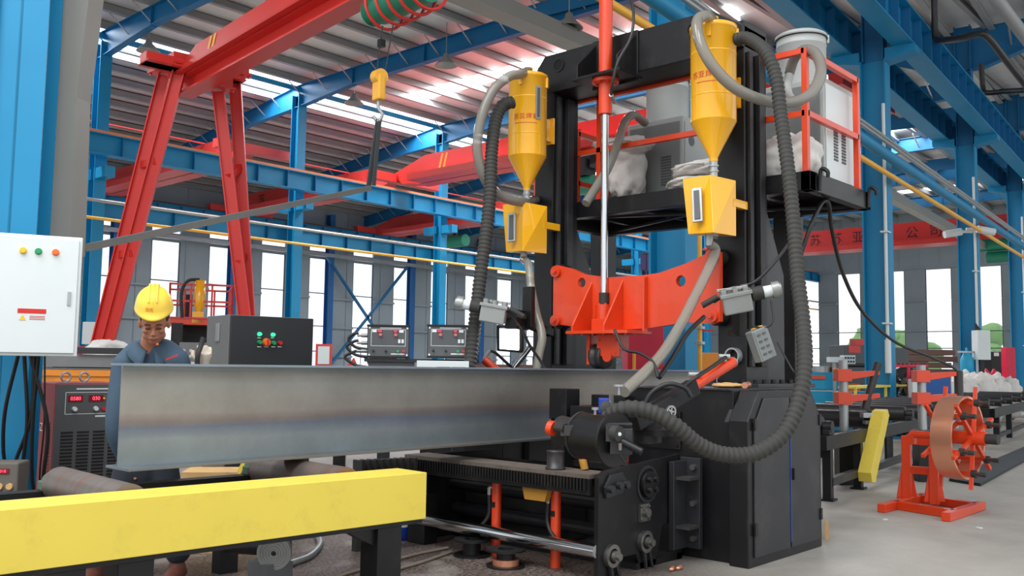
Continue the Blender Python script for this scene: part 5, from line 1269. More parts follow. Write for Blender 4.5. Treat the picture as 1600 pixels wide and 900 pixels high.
# hook, wires, sling, flat bar
HD = (hp - C0) @ FW
hk = DP(592, 138, HD)
t = thing('crane_hook_block', 'yellow crane hook block on thin wires below the green hoist', 'hook', hk)
m = MB(); m.box(hk, (0.16, 0.1, 0.30), az=azc); m.cyl(hk + V(0, 0, 0.14) - cdir * 0.06, hk + V(0, 0, 0.14) + cdir * 0.06, 0.09, n=20); m.build('block_housing', M_pipey, t, bevel=0.02)
m = MB(); m.tube(smooth_path([hk - V(0, 0, 0.14), hk - V(0, 0, 0.24), hk - V(0, 0, 0.32) + RT * 0.05, hk - V(0, 0, 0.4), hk - V(0, 0, 0.34) - RT * 0.06], 5), 0.022, 8); m.build('hook', M_galv, t)
m = MB(); m.cyl(hk + V(0, 0, 0.15) - RT * 0.04, V(0, 0, 0) + DP(598, 40, HD), 0.008, n=6); m.cyl(hk + V(0, 0, 0.15) + RT * 0.06, DP(615, 35, HD), 0.008, n=6); m.build('wire_rope', M_cable, t)
MB().box(DP(596, 68, HD), (0.07, 0.07, 0.09)).build('limit_weight', M_black, t)
sb = DP(576, 290, HD)
m = MB(); m.bar(hk - V(0, 0, 0.38), sb, 0.02, 0.06); m.bar(hk - V(0, 0, 0.38) + RT * 0.02, sb + RT * 0.06, 0.02, 0.05); m.build('lifting_sling', M_beamgrey and mat('sling_web', rgb(70, 72, 74), 0.8), cat='sling', label='dark grey lifting sling hanging from the yellow hook block')
m = MB(); m.bar(DP(578, 294, HD), DP(130, 388, 7.6), 0.05, 0.06); m.build('jib_arm', mat('jib_grey', rgb(112, 112, 108), 0.6), cat='arm', label='long thin grey jib arm slanting up from the white cabinet to the sling')

# ---- left foreground: big blue column, grey box column, white cabinet
t = thing('steel_column', 'large blue steel column at the far left edge behind the white cabinet', 'column', ZP(15, 850, 0))
f0 = VF(47, 450, 6.6, 0.25, z=0.0)
m = MB(f0); m.bb((-0.34, 0, 0), (0.02, 0.02, 6)); m.bb((-0.34, 0.4, 0), (0.02, 0.42, 6)); m.bb((-0.17, 0, 0), (-0.15, 0.42, 6)); m.build('column_shaft', M_blue, t)
m = MB(f0); m.cyl((-0.32, -0.03, 0.5), (-0.32, -0.03, 6), 0.02, n=10); m.build('conduit', M_white, t)
m = MB(); fr2 = VF(97, 450, 7.3, 0.0, z=0)
g = [DP(75, 150, 7.3), DP(118, 150, 7.3), DP(108, 400, 7.3), DP(66, 400, 7.3)]
m.prism([DP(97, -20, 7.3), DP(141, -20, 7.3), DP(119, 152, 7.3), DP(79, 152, 7.3)], FW * 0.25); m.prism([DP(77, 152, 7.3), DP(119, 152, 7.3), DP(110, 400, 7.3), DP(66, 400, 7.3)], FW * 0.25)
gc = m.build('box_column', M_beamgrey, cat='column', label='grey box column with a slight bend beside the large blue column')
m = MB(); m.bar(DP(70, 196, 7.28), DP(116, 205, 7.28), 0.03, 0.03); m.build('tie_strap', M_white, gc) if False else None
t = thing('electrical_cabinet', 'white wall cabinet with three indicator lamps on the big blue column', 'cabinet', DP(60, 556, 6.2))
f1 = VF(125, 464, 6.15, 0.44); zt, zb_ = 0.395, -0.395
m = MB(f1); m.bb((-0.75, 0, zb_), (0, 0.22, zt)); m.build('cabinet_body', M_white, t, bevel=0.006)
m = MB(f1); m.bb((-0.745, -0.014, zb_ + 0.02), (-0.02, 0, zt - 0.02)); d_ = m.build('door', M_white, t, bevel=0.004)
for px, mt in ((36, M_btny), (60, M_btng), (87, M_btno)):
    c = DP(px, 396, 6.12) - C0; q = atpx(f1, px, 396, -0.014); x_ = q[0]
    m = MB(f1); m.cyl((x_, -0.014, 0.285), (x_, -0.035, 0.285), 0.016, n=16); m.cyl((x_, -0.014, 0.285), (x_, -0.02, 0.285), 0.022, n=16); m.build('indicator_lamp', mt, t)
m = MB(f1); m.bb((-0.36, -0.016, -0.12), (-0.195, -0.0145, -0.09)); m.build('warning_label', M_print, d_)
m = MB(f1); m.prism([(-0.35, -0.0155, -0.165), (-0.31, -0.0155, -0.165), (-0.33, -0.0155, -0.128)], (0, -0.001, 0)); m.build('warning_triangle', M_btny, d_)
m = MB(f1)
for k in range(3): m.bb((-0.29, -0.0155, -0.14 - k * 0.01), (-0.2, -0.0145, -0.136 - k * 0.01))
m.build('label_text', M_print, d_)
m = MB(f1); m.bb((-0.075, -0.022, -0.06), (-0.055, -0.0, 0.03)); m.build('door_handle', M_galv, d_)
rnd = random.Random(3)
for k, (a, b, lb) in enumerate((((28, 556), (5, 700), 'black cable hanging under the white cabinet, leftmost'), ((38, 556), (35, 735), 'black cable hanging under the white cabinet, second from left'), ((54, 556), (22, 730), 'black cable crossing down left under the white cabinet'), ((60, 556), (50, 742), 'black cable hanging under the white cabinet, second from right'), ((70, 556), (62, 745), 'thin black cable hanging under the white cabinet, rightmost'), ((48, 556), (68, 748), 'black cable curving right under the white cabinet'))):
    mid = ((a[0] + b[0]) / 2 + (-8, 6, 10, -4, 3, 16)[k], (a[1] + b[1]) / 2 + 10)
    hose([DP(a[0], a[1], 6.25), DP(mid[0], mid[1], 6.3), DP(b[0], b[1], 6.4), DP(b[0] + 6, b[1] + 45, 6.5)], 0.006 if k == 4 else 0.013, M_cable, lb, 6, 'hanging_cable')
# ---- red welding power source
f2 = VF(88, 600, 7.1, 0.78, z=0.0)
t = thing('welding_power_source', 'red and dark grey welding power source with louvres behind the rusty roller', 'welder', f2.p(0.25, 0.3, 0))
W_, D_, H_ = 0.56, 0.62, 1.10
m = MB(f2); m.bb((0, 0.01, 0.1), (W_, D_, H_)); m.build('casing', M_wred, t, bevel=0.01)
m = MB(f2); m.bb((0.005, -0.005, 0.1), (W_ - 0.005, 0.012, H_ - 0.01)); fp = m.build('front_panel', M_panel, t, bevel=0.003)
m = MB(f2)
for c_ in range(4):
    for k in range(20): m.bb((0.05 + c_ * 0.12, -0.009, 0.22 + k * 0.026), (0.14 + c_ * 0.12, -0.004, 0.234 + k * 0.026))
m.build('louvre_vent', M_black2, t)
m = MB(f2)
for k in range(20): m.bb((-0.004, 0.08, 0.25 + k * 0.028), (0.0, 0.22, 0.262 + k * 0.028))
m.build('side_louvre', M_wred, t)
def frame_line(fr, x0, x1, z0, z1, y, th, mt, parent, name='panel_outline'):
    m = MB(fr); m.bb((x0, y - .001, z0), (x1, y, z0 + th)); m.bb((x0, y - .001, z1 - th), (x1, y, z1)); m.bb((x0, y - .001, z0), (x0 + th, y, z1)); m.bb((x1 - th, y - .001, z0), (x1, y, z1)); return m.build(name, mt, parent)
frame_line(f2, 0.07, 0.48, 0.86, 1.03, -0.0055, 0.004, M_printw, t)
def digits(fr, x, z, y, h, txt, parent, n_=0.02):
    m = MB(fr); m.bb((x, y, z), (x + 0.11 * h / 0.05, y + 0.004, z + h)); w = m.build('display_window', M_ledbg, parent)
    o_ = fr.p(x + 0.055 * h / 0.05, y - 0.002, z + h / 2); text('led_digits', txt, h * 0.8, o_, fr.R @ V(1, 0, 0), (0, 0, 1), M_led, w)
digits(f2, 0.09, 0.955, -0.009, 0.05, '0580', t); digits(f2, 0.245, 0.955, -0.009, 0.05, '030', t)
for x_ in (0.14, 0.30): m = MB(f2); m.cyl((x_, -0.006, 0.90), (x_, -0.03, 0.90), 0.02, 0.016, n=18); m.build('control_knob', M_white, t)
for x_, z_, mt, r_ in ((0.36, 0.98, M_btny, 0.008), (0.40, 0.98, M_led, 0.01), (0.36, 0.90, M_btnr, 0.016), (0.44, 0.90, M_btnr, 0.014), (0.43, 0.98, M_black, 0.009)):
    m = MB(f2); m.cyl((x_, -0.006, z_), (x_, -0.018, z_), r_, n=14); m.build('push_button', mt, t)
m = MB(f2); m.bb((0.3, -0.006, 0.835), (0.5, -0.0045, 0.848)); m.build('label_text', M_printw, t); m = MB(f2); m.bb((0.15, -0.006, 1.05), (0.42, -0.0045, 1.06)); m.build('label_text', M_printw, t)
for x_ in (0.12, 0.26):
    m = MB(f2); m.tube([f2.p(0, 0, 0) * 0 + V(x_ + 0.035 * math.cos(a_), 0.15, H_ + 0.045 + 0.035 * math.sin(a_)) for a_ in np.linspace(0, 6.283, 22)[:-1]], 0.009, 8, closed=True); m.cyl((x_, 0.15, H_ - 0.01), (x_, 0.15, H_ + 0.015), 0.02, n=12); m.build('lifting_eye', M_galv, t)
m = MB(f2); m.cyl((0.05, 0.1, 0.07), (0.08, 0.1, 0.07), 0.07, n=16); m.cyl((0.45, 0.1, 0.07), (0.48, 0.1, 0.07), 0.07, n=16); m.cyl((0.05, 0.5, 0.07), (0.08, 0.5, 0.07), 0.07, n=16); m.cyl((0.45, 0.5, 0.07), (0.48, 0.5, 0.07), 0.07, n=16); m.build('caster_wheel', M_rubber, t)
text('printed_character', 'MZ', 0.09, f2.p(-0.003, 0.30, 0.75), f2.R @ V(0, -1, 0), (0, 0, 1), M_printw, t)
# small dusty meter at the far left
f3 = VF(-6, 770, 5.9, 0.15, z=0.42)
t = thing('small_wire_feed_controller', 'small dusty grey box with a red display at the left frame edge', 'control box', f3.p(0, 0, 0))
m = MB(f3); m.bb((-0.15, 0, -0.42), (0.14, 0.2, -0.02)); m.build('pedestal', M_black2, t); m = MB(f3); m.bb((-0.15, 0, -0.02), (0.125, 0.2, 0.2)); m.build('box_housing', M_beamgrey and mat('dusty_grey', rgb(98, 92, 86), 0.8), t, bevel=0.012)
digits(f3, -0.0, 0.13, -0.006, 0.032, '018', t)
for x_ in (0.0, 0.06): m = MB(f3); m.cyl((x_ + 0.02, 0, 0.05), (x_ + 0.02, -0.02, 0.05), 0.02, n=14); m.build('control_knob', M_wood, t)
# orange tank and steel pile behind the welder
f4 = VF(35, 600, 9.2, 0.1, z=0)
t = thing('orange_tray', 'ochre orange steel container behind the red welding power source', 'container', f4.p(0.5, 0.2, 0)); m = MB(f4); m.bb((-0.6, 0, 0), (0.98, 0.4, 1.18)); m.build('container_body', M_ochre, t, bevel=0.01); m = MB(f4); m.bb((-0.6, -0.02, 1.12), (0.98, 0.42, 1.18)); m.build('container_rim', M_ochre, t)
f5 = VF(40, 600, 10.4, 0.1, z=0)
t = thing('steel_plate_pile', 'pile of grey corrugated steel sheets left of the worker', 'steel pile', f5.p(0.5, 0.2, 0))
m = MB(f5)
for k in range(9): m.bb((-0.8, 0.02 * (k % 2), k * 0.15), (1.15, 0.6, k * 0.15 + 0.14))
m.build('sheet_stack', M_beamgrey and mat('steel_sheet', rgb(120, 122, 124), 0.6, 0.3), t)
m = MB(f5); m.bb((0.55, -0.05, 1.35), (1.3, 0.1, 1.42)); m.build('rail_bar', M_graph, t)
sk_ = sack(DP(168, 548, 11.5), (0.5, 0.4, 0.5), 'white sack peeking up beside the foot of the red crane leg', 12, 0.6); 
c = DP(168, 560, 11.5)
m = MB(); m.bb((c[0] - 0.5, c[1] - 0.4, 0), (c[0] + 0.5, c[1] + 0.4, DP(168, 556, 11.5)[2])); m.build('storage_bin', M_graph, cat='bin', label='dark steel bin under the white sack behind the worker', bevel=0.01)
t = thing('electrical_cabinet', 'small white cabinet near the foot of the red crane leg', 'cabinet', DP(142, 537, 20)); f6 = VF(129, 505, 20, 0); m = MB(f6); m.bb((0, 0, -0.45), (0.3, 0.2, 0.03)); m.build('cabinet_body', M_white, t, bevel=0.01); m = MB(f6); m.bb((0.13, 0.05, -2.2), (0.17, 0.1, -0.45)); m.build('stand_post', M_galv, t)
m = MB(); f7 = VF(120, 560, 22, 0, z=0); m.bb((-5, -5, 0), (-4.9, -4.9, 0.1)) if False else m.box(f7.p(0, 0, 0.8), (0.3, 0.2, 1.6)); m.build('fire_cabinet', M_crim, cat='cabinet', label='narrow crimson cabinet behind the small white cabinet on the left', bevel=0.01)

# ---- dark control cabinet with buttons
f8 = VF(357, 540, 8.5, 0.7, z=0)
t = thing('control_cabinet', 'dark grey control cabinet with green lamps and orange knob behind the beam', 'cabinet', f8.p(0.4, 0.2, 0))
m = MB(f8); m.bb((0, 0.01, 0), (0.86, 0.52, 1.715)); m.build('cabinet_body', mat('mid_grey_side', rgb(112, 114, 114), 0.5), t, bevel=0.006)
m = MB(f8); m.bb((0.01, -0.01, 0.05), (0.85, 0.012, 1.71)); m.build('door', mat('charcoal_panel', rgb(44, 47, 50), 0.42), t, bevel=0.004)
m = MB(f8); m.bb((-0.015, 0.20, 1.47), (0, 0.28, 1.64)); m.build('lock_plate', M_galv, t, bevel=0.003)
for px, py, mt, r_, nm in ((405, 522, M_ledg, 0.02, 'signal_lamp'), (426, 523, M_ledg, 0.02, 'signal_lamp'), (405, 535, M_btng, 0.022, 'push_button'), (427, 536, M_btng, 0.022, 'push_button'), (437, 536, M_btnr, 0.022, 'push_button'), (416, 535, M_btno, 0.04, 'rotary_switch')):
    q = atpx(f8, px, py); m = MB(f8); m.cyl(q, q + V(0, -0.03, 0), r_, r_ * 0.8, n=16); o_ = m.build(nm, mt, t)
    if nm == 'rotary_switch': m = MB(f8); m.box(q + V(0, -0.035, 0), (0.012, 0.02, 0.05)); m.build('switch_grip', M_btnr, o_)
m = MB(f8)
for px in (405, 416, 427, 437): q = atpx(f8, px, 542.5); m.bb(q + V(-0.02, -0.001, 0), q + V(0.02, 0.0, 0.008))
for px in (405, 426): q = atpx(f8, px, 528.5); m.bb(q + V(-0.018, -0.001, 0), q + V(0.018, 0, 0.007))
m.build('label_text', M_printw, t)
# ---- two weld controller boxes on their stand
def controller(px, left, label, txt):
    fr = VF(px, 558, 7.4, 0.12 if left else 0.08)
    t = thing('weld_controller', label, 'control box', fr.p(0, 0, 0), 'weld controller boxes')
    w, h = 0.335, 0.255
    m = MB(fr); m.bb((0, 0.01, 0), (w, 0.22, h)); m.build('box_housing', M_graph, t, bevel=0.004)
    m = MB(fr); m.bb((0.006, 0.0, 0.008), (w - 0.006, 0.012, h - 0.008)); m.build('front_panel', M_panel, t, bevel=0.002)
    m = MB(fr); m.bb((-0.004, -0.01, h - 0.008), (w + 0.004, 0.22, h + 0.006)); m.bb((-0.004, -0.01, -0.006), (w + 0.004, 0.22, 0.006)); m.build('cover_edge', M_black, t)
    frame_line(fr, 0.03, w - 0.03, 0.09, 0.225, -0.001, 0.003, M_printw, t)
    digits(fr, 0.075, 0.198, -0.005, 0.02, txt[0], t); digits(fr, 0.20, 0.198, -0.005, 0.02, txt[1], t)
    for x_ in (0.038, 0.252): m = MB(fr); m.bb((x_, -0.002, 0.2), (x_ + 0.035, 0, 0.22)); m.build('unit_label', M_printw, t)
    for x_ in (0.105, 0.225): m = MB(fr); m.cyl((x_, 0, 0.18), (x_, -0.022, 0.18), 0.015, 0.012, n=16); m.build('control_knob', mat('dial_rose', rgb(190, 110, 110), 0.4) if 'dial_rose' not in bpy.data.materials else bpy.data.materials['dial_rose'], t)
    for x_ in (0.245, 0.272): m = MB(fr); m.bb((x_, -0.008, 0.115), (x_ + 0.019, 0, 0.145)); m.build('rocker_switch', M_white, t)
    for x_ in (0.05, 0.15): m = MB(fr); m.cyl((x_, 0, 0.05), (x_, -0.02, 0.055), 0.009, n=12); m.build('toggle_switch', M_black, t)
    for x_, mt in ((0.245, M_btng), (0.29, M_btnr)): m = MB(fr); m.cyl((x_, 0, 0.05), (x_, -0.015, 0.05), 0.011, n=14); m.build('push_button', mt, t)
    m = MB(fr)
    for x_ in (0.018, w - 0.018):
        for z_ in (0.02, h - 0.02): m.cyl((x_, 0, z_), (x_, -0.006, z_), 0.008, n=12)
    m.build('corner_screw', M_white, t)
    m = MB(fr); m.bb((0.1, -0.0015, 0.232), (0.27, 0, 0.238)); m.build('label_text', M_printw, t); m = MB(fr); m.bb((0.19, -0.0015, 0.024), (0.3, 0, 0.032)); m.build('label_text', M_printw, t)
    for z_ in (0.05, 0.115, 0.175):
        m = MB(fr); x_ = 0 if left else w; s_ = -1 if left else 1
        m.cyl((x_, 0.1, z_), (x_ + s_ * 0.05, 0.1, z_), 0.016, n=12); m.cyl((x_ + s_ * 0.05, 0.1, z_), (x_ + s_ * 0.085, 0.1, z_), 0.011, n=10); m.build('cable_plug', M_alu, t)
    return fr
fa = controller(573, True, 'grey weld controller box with red digits, left of the two behind the beam', ('0580', '250'))
fb = controller(667, False, 'grey weld controller box with red digits, right of the two behind the beam', ('0576', '250'))
t = thing('controller_stand', 'dark sheet steel stand carrying the two weld controller boxes', 'stand', (fa.o[0], fa.o[1], 0))
m = MB(fa); m.bb((-0.02, 0.0, -0.035), (0.9, 0.25, -0.008)); m.build('stand_top', M_graph, t)
m = MB(fa); m.prism([(0.0, 0.02, -0.035), (0.38, 0.02, -0.035), (0.38, 0.02, -0.2), (0.07, 0.02, -0.2)], (0, 0.2, 0)); m.build('tray', M_panel, t); m = MB(fa); m.bb((0.1, 0.05, -1.34), (0.2, 0.2, -0.03)); m.bb((0.7, 0.05, -1.34), (0.8, 0.2, -0.03)); m.build('stand_leg', M_graph, t)
fc = VF(651, 577, 7.2, 0.08); t = thing('white_meter_box', 'white meter box with two dark displays under the right weld controller', 'meter box', fc.p(0, 0, 0))
m = MB(fc); m.bb((0, 0, -0.12), (0.405, 0.18, 0.068)); m.build('box_housing', M_white, t, bevel=0.003)
for x_ in (0.155, 0.275): m = MB(fc); m.bb((x_, -0.003, -0.01), (x_ + 0.105, 0, 0.022)); m.build('display_window', M_black, t)
for k, y_ in enumerate((520, 532, 548)):
    hose([DP(560, y_, 7.5), DP(552, y_ + 2, 7.5), DP(545 - k * 3, y_ + 10, 7.5), DP(555, y_ + 22, 7.5), DP(575, y_ + 26, 7.5)], 0.012, M_cable, 'black cable looping from the %s plug of the left weld controller' % ['top', 'middle', 'bottom'][k], 8, 'power_cable')
# ---- stock behind the beam
t = thing('steel_beam_stack', 'stack of pale grey steel beams with red clamps behind the left weld controller', 'steel stack', ZP(530, 640, 0))
ff = VF(486, 575, 11.5, 0.15, z=0)
m = MB(ff)
for z_ in (0.9, 1.13): m.ibeam((0, 0.1, z_), (3.4, 0.1, z_), 0.22, 0.2, 0.02, 0.015)
m.build('stacked_beams', M_galv, t)
for x_ in (0.3, 1.7, 3.0): m = MB(ff); m.bb((x_, 0, 0), (x_ + 0.15, 0.3, 0.8)); m.build('trestle', M_black, t)
m = MB(ff)
for x_ in (0.1, 0.42, 0.68, 1.1): m.prism([(x_, 0, 1.23), (x_ + 0.16, 0, 1.23), (x_ + 0.1, 0, 1.36)], (0, 0.12, 0))
m.build('red_clamp', M_pink, t)
m = MB(ff); m.bb((0.05, -0.02, 1.24), (0.25, 0.02, 1.52)); m.build('notice_board', M_pink, t); m = MB(ff); m.bb((0.08, -0.03, 1.27), (0.22, -0.021, 1.49)); m.build('notice_sheet', M_white, t)
m = MB(ff); m.bb((1.9, 0.6, 0), (3.4, 1.6, 1.3))
for k in range(5): m.bb((1.9, 0.57, 0.6 + k * 0.15), (3.4, 0.6, 0.66 + k * 0.15))
m.build('rusty_plate_pile', M_brown, cat='steel pile', label='brown rusty steel pile seen under the work lamp behind the beam')
# distant welding gantry with orange railing
t = thing('distant_welding_gantry', 'small distant welding gantry with orange railing and yellow hopper beside the hard hat', 'gantry', DP(310, 600, 17) * V(1, 1, 0))
fg = VF(300, 497, 17, 0.35)
m = MB(fg); m.bb((-0.4, 0, -0.12), (0.7, 1.2, 0)); m.build('deck', M_orange, t)
def rl(m, a, b, z0, z1, n_=4):
    a = np.array(a); b = np.array(b)
    for z in (z0, (z0 + z1) / 2, z1): m.bar((a[0], a[1], z), (b[0], b[1], z), 0.035, 0.035)
    for k in range(n_ + 1): q = a + (b - a) * k / n_; m.bar((q[0], q[1], z0), (q[0], q[1], z1), 0.035, 0.035)
m = MB(fg); rl(m, (-0.4, 0), (0.7, 0), 0, 0.62, 3); rl(m, (0.7, 0), (0.7, 1.2), 0, 0.6, 5); rl(m, (0.7, 1.2), (-0.4, 1.2), 0, 0.6, 4); rl(m, (-0.4, 0), (-0.4, 1.2), 0, 0.62, 3); m.build('railing', M_pink, t)
m = MB(fg); m.lathe([(0, 0.65), (0.1, 0.65), (0.1, 0.2), (0.02, -0.0)], (0.12, 0.05, 0.05), n=20); m.bb((0.0, 0.0, -0.08), (0.2, 0.1, 0.12)); m.build('flux_hopper', M_yel, t)
m = MB(fg); m.bb((-0.12, 0.3, 0), (0.0, 0.5, 0.45)); m.bb((-0.3, 0.6, -2.6), (0.6, 1.0, -0.12)); m.bb((-0.35, -0.1, -0.6), (-0.15, 0.1, -0.1)); m.build('machine_body', M_black2, t)
m = MB(fg); m.tube(smooth_path([V(0.1, 0.02, 0.72), V(-0.1, 0, 0.68), V(-0.2, 0, 0.45), V(-0.17, 0, 0.0)], 6), 0.03, 8); m.build('flux_hose', M_cable, t)
m = MB(fg); m.bb((-0.2, -0.3, -3.0), (0.5, 0.2, -0.45)); m.build('control_panel_cabinet', M_greyd, t, bevel=0.01)
m = MB(fg)
for a_, b_ in ((-0.12, -0.6), (0.0, -0.6), (-0.12, -0.7), (0.0, -0.7)): m.cyl((a_, -0.3, b_), (a_, -0.33, b_), 0.03, n=12)
m.bb((-0.14, -0.31, -1.0), (0.1, -0.3, -0.8)); m.build('panel_dial', M_white, t)
# ---- view between the gantry columns
fh = VF(981, 575, 10.5, 0.1, z=0); t = thing('crimson_cabinet', 'bright crimson cabinet behind the orange roller head', 'cabinet', fh.p(0.1, 0, 0)); m = MB(fh); m.bb((0, 0, 0), (0.42, 0.3, 1.75)); m.build('cabinet_body', M_crim, t, bevel=0.01); m = MB(fh); m.cyl((0.06, -0.05, 1.25), (0.06, -0.05, 1.45), 0.018, n=10); m.build('door_handle', M_pipey, t)
fi = VF(1085, 575, 12.6, 0.1, z=0); t = thing('ochre_cabinet', 'ochre yellow machine cabinet seen left of the right gantry column', 'cabinet', fi.p(0.2, 0, 0)); m = MB(fi); m.bb((-0.02, 0, 0), (0.5, 0.4, 1.5)); m.build('cabinet_body', M_ochre, t, bevel=0.01)
m = MB(); a = DP(1093, 350, 10.4); a2 = V(a[0], a[1], 0.9); m.cyl(V(a[0], a[1], 4.2), a2, 0.025, n=12)
t = thing('yellow_gas_pipe', 'upright yellow gas pipe with valve seen left of the right gantry column', 'pipe', V(a[0], a[1], 0.9)); m.build('pipe_run', M_pipey, t)
for z_ in (1.55, 1.72, 1.82): m = MB(); m.cyl(V(a[0], a[1], z_), V(a[0], a[1], z_ + 0.03), 0.06, n=16); m.build('pipe_flange', M_galv, t)
MB().bar(V(a[0], a[1], 1.7), V(a[0], a[1], 1.7) + RT * 0.15, 0.02, 0.02).build('valve_handle', M_btnr, t)
m = MB(); q = DP(1010, 410, 18); fr = VF(1010, 410, 18, 0.3); m2 = MB(fr); m2.bb((-0.12, 0, -0.15), (0.1, 0.01, 0.15)); m2.bb((-0.01, 0.0, -3.6), (0.01, 0.02, 0.15)); 
m2.build('hanging_banner', mat('banner_purple', rgb(80, 60, 110), 0.6), cat='banner', label='small purple banner with white figures seen between the gantry legs')
# ================================================================ worker
PD = 5.5
def J(px, py, d=PD): return DP(px, py, d)
P = thing('person', 'person in yellow hard hat and blue work jacket standing behind the grey beam end', 'person', ZP(215, 900, 0))
def remesh(o, vox, sm=4):
    r = o.modifiers.new('skin', 'REMESH'); r.mode = 'VOXEL'; r.voxel_size = vox; r.use_smooth_shade = True
    s_ = o.modifiers.new('smooth', 'SMOOTH'); s_.iterations = sm; s_.factor = 0.5
    return o
def limb(m, pts, rs, n=16):
    pts = [np.array(p) for p in pts]; P2 = smooth_path(pts, 8); N = len(P2)
    def rf(i, q): t = i / (N - 1) * (len(rs) - 1); k = min(int(t), len(rs) - 2); return rs[k] + (rs[k + 1] - rs[k]) * (t - k)
    m.tube(P2, 1, n, rf=rf)
    m.ball(pts[0], rs[0], 14, 8); m.ball(pts[-1], rs[-1], 14, 8)
fdir = unit(-FW * 0.84 + RT * 0.28 - V(0, 0, 0.42)); hup = unit(V(0, 0, 1) - fdir * np.dot(V(0, 0, 1), fdir) - RT * 0.03); hr = np.cross(fdir, hup)
hc = J(241, 504, 5.42)                         # head centre
def HP(r, f, u): return hc + hr * r + fdir * f + hup * u
HR = np.array([hr, fdir, hup]).T
class HF:                                       # frame whose axes are the head's
    o = hc; R = HR
    @staticmethod
    def p(*q): q = q[0] if len(q) == 1 else q; return hc + HR @ np.array(q, float)
m = MB(HF)
def ell(c, r): m.ball(c, 1.0, 18, 12, sc=r)
ell((0, -0.012, 0.02), (0.074, 0.092, 0.095))
ell((0, 0.02, -0.045), (0.06, 0.062, 0.07))
ell((0, 0.052, -0.09), (0.03, 0.026, 0.024))           # chin
ell((0, 0.076, 0.022), (0.058, 0.014, 0.014))          # brow
for s_ in (-1, 1):
    ell((s_ * 0.042, 0.058, -0.022), (0.022, 0.02, 0.018)); ell((s_ * 0.078, -0.01, -0.01), (0.012, 0.02, 0.034)); ell((s_ * 0.045, 0.02, -0.07), (0.02, 0.03, 0.025)); ell((s_ * 0.011, 0.094, -0.034), (0.009, 0.01, 0.008))
m.tube([(0, 0.078, 0.012), (0, 0.088, -0.008), (0, 0.102, -0.028), (0, 0.098, -0.037)], 0.01, 10, rf=lambda i, q: [0.007, 0.009, 0.0125, 0.009][i])
m.tube([(-0.024, 0.074, -0.062), (-0.01, 0.085, -0.057), (0, 0.087, -0.059), (0.01, 0.085, -0.057), (0.024, 0.074, -0.062)], 0.006, 8)
m.tube([(-0.022, 0.073, -0.069), (0, 0.085, -0.071), (0.022, 0.073, -0.069)], 0.0065, 8)
m.fr = None
neck = J(235, 543, 5.53)
limb(m, [HP(0, -0.03, -0.05), neck, J(234, 590, 5.55)], [0.056, 0.06, 0.08])
limb(m, [J(234, 590, 5.55), J(231, 650, 5.58), J(228, 720, 5.6)], [0.10, 0.115, 0.115])
shL, shR = J(195, 570, 5.5), J(277, 564, 5.5)
limb(m, [shL, J(234, 580, 5.55), shR], [0.045, 0.06, 0.045])
elL, wrL = J(182, 668, 5.42), J(203, 730, 5.52)
elR, wrR = J(301, 640, 5.55), J(317, 574, 5.52)
limb(m, [shL, elL, wrL], [0.045, 0.038, 0.026]); limb(m, [shR, elR, wrR], [0.045, 0.038, 0.026])
hpL, hpR = J(207, 735, 5.55), J(250, 733, 5.6)
knL, knR = J(180, 815, 5.5), J(266, 812, 5.55)
ftL, ftR = ZP(150, 888, 0.08), ZP(277, 886, 0.08)
limb(m, [hpL, knL, ftL], [0.08, 0.055, 0.038]); limb(m, [hpR, knR, ftR], [0.08, 0.055, 0.038])
# bare left hand hanging (hidden by the beam)
def hand(mm, w, d, side, palm, curl, s=1.0):
    d = unit(d); side = unit(side - d * np.dot(side, d)); nrm = np.cross(d, side) * palm
    mm.tube([w, w + d * 0.03 * s, w + d * 0.085 * s], 0.03 * s, 12, rf=lambda i, q: (0.025, 0.032, 0.034)[i] * s)
    for k, (L_, off) in enumerate(((0.072, -0.03), (0.08, -0.01), (0.075, 0.01), (0.06, 0.03))):
        b = w + d * 0.08 * s + side * off * s; c1 = curl
        p1 = b + unit(d * math.cos(c1) + nrm * math.sin(c1)) * L_ * 0.45 * s; p2 = p1 + unit(d * math.cos(c1 * 2.2) + nrm * math.sin(c1 * 2.2)) * L_ * 0.33 * s; p3 = p2 + unit(d * math.cos(c1 * 3) + nrm * math.sin(c1 * 3)) * L_ * 0.26 * s
        mm.tube([b - d * 0.02 * s, b, p1, p2, p3], 0.0095 * s, 8)
    b = w + d * 0.03 * s - side * 0.03 * s; mm.tube([b, b + unit(d * 0.7 - side * 0.7 + nrm * 0.3) * 0.04 * s, b + unit(d * 0.7 - side * 0.7 + nrm * 0.3) * 0.04 * s + unit(d + nrm * 0.8) * 0.032 * s], 0.012 * s, 8)
hand(m, wrL, J(215, 755, 5.52) - wrL, FW, 1, 0.3)
hand(m, wrR, J(320, 548, 5.5) - wrR, RT * 0.9 + FW * 0.4, 1, 0.75, 0.95)
remesh(m.build('body', M_skin, P), 0.0055, 3)
# eyes, brows
for s_ in (-1, 1):
    e = MB(HF); e.tube([(s_ * 0.046, 0.082, 0.026), (s_ * 0.03, 0.0905, 0.031), (s_ * 0.015, 0.091, 0.027)], 0.0032, 6); e.build('eyebrow', M_hair, P)
    e = MB(HF); e.tube([(s_ * 0.044, 0.079, 0.002), (s_ * 0.03, 0.084, -0.001), (s_ * 0.017, 0.083, 0.002)], 0.0035, 6); e.build('eye', M_hair, P)
e = MB(HF); e.tube([(-0.021, 0.081, -0.0655), (0, 0.0915, -0.065), (0.021, 0.081, -0.0655)], 0.0018, 6); e.build('mouth_line', mat('lip', rgb(120, 60, 55), 0.6), P)
# hair
m = MB(HF); m.ball((0, -0.025, 0.025), 1.0, 20, 12, sc=(0.082, 0.086, 0.088)); m.build('hair', M_hair, P)
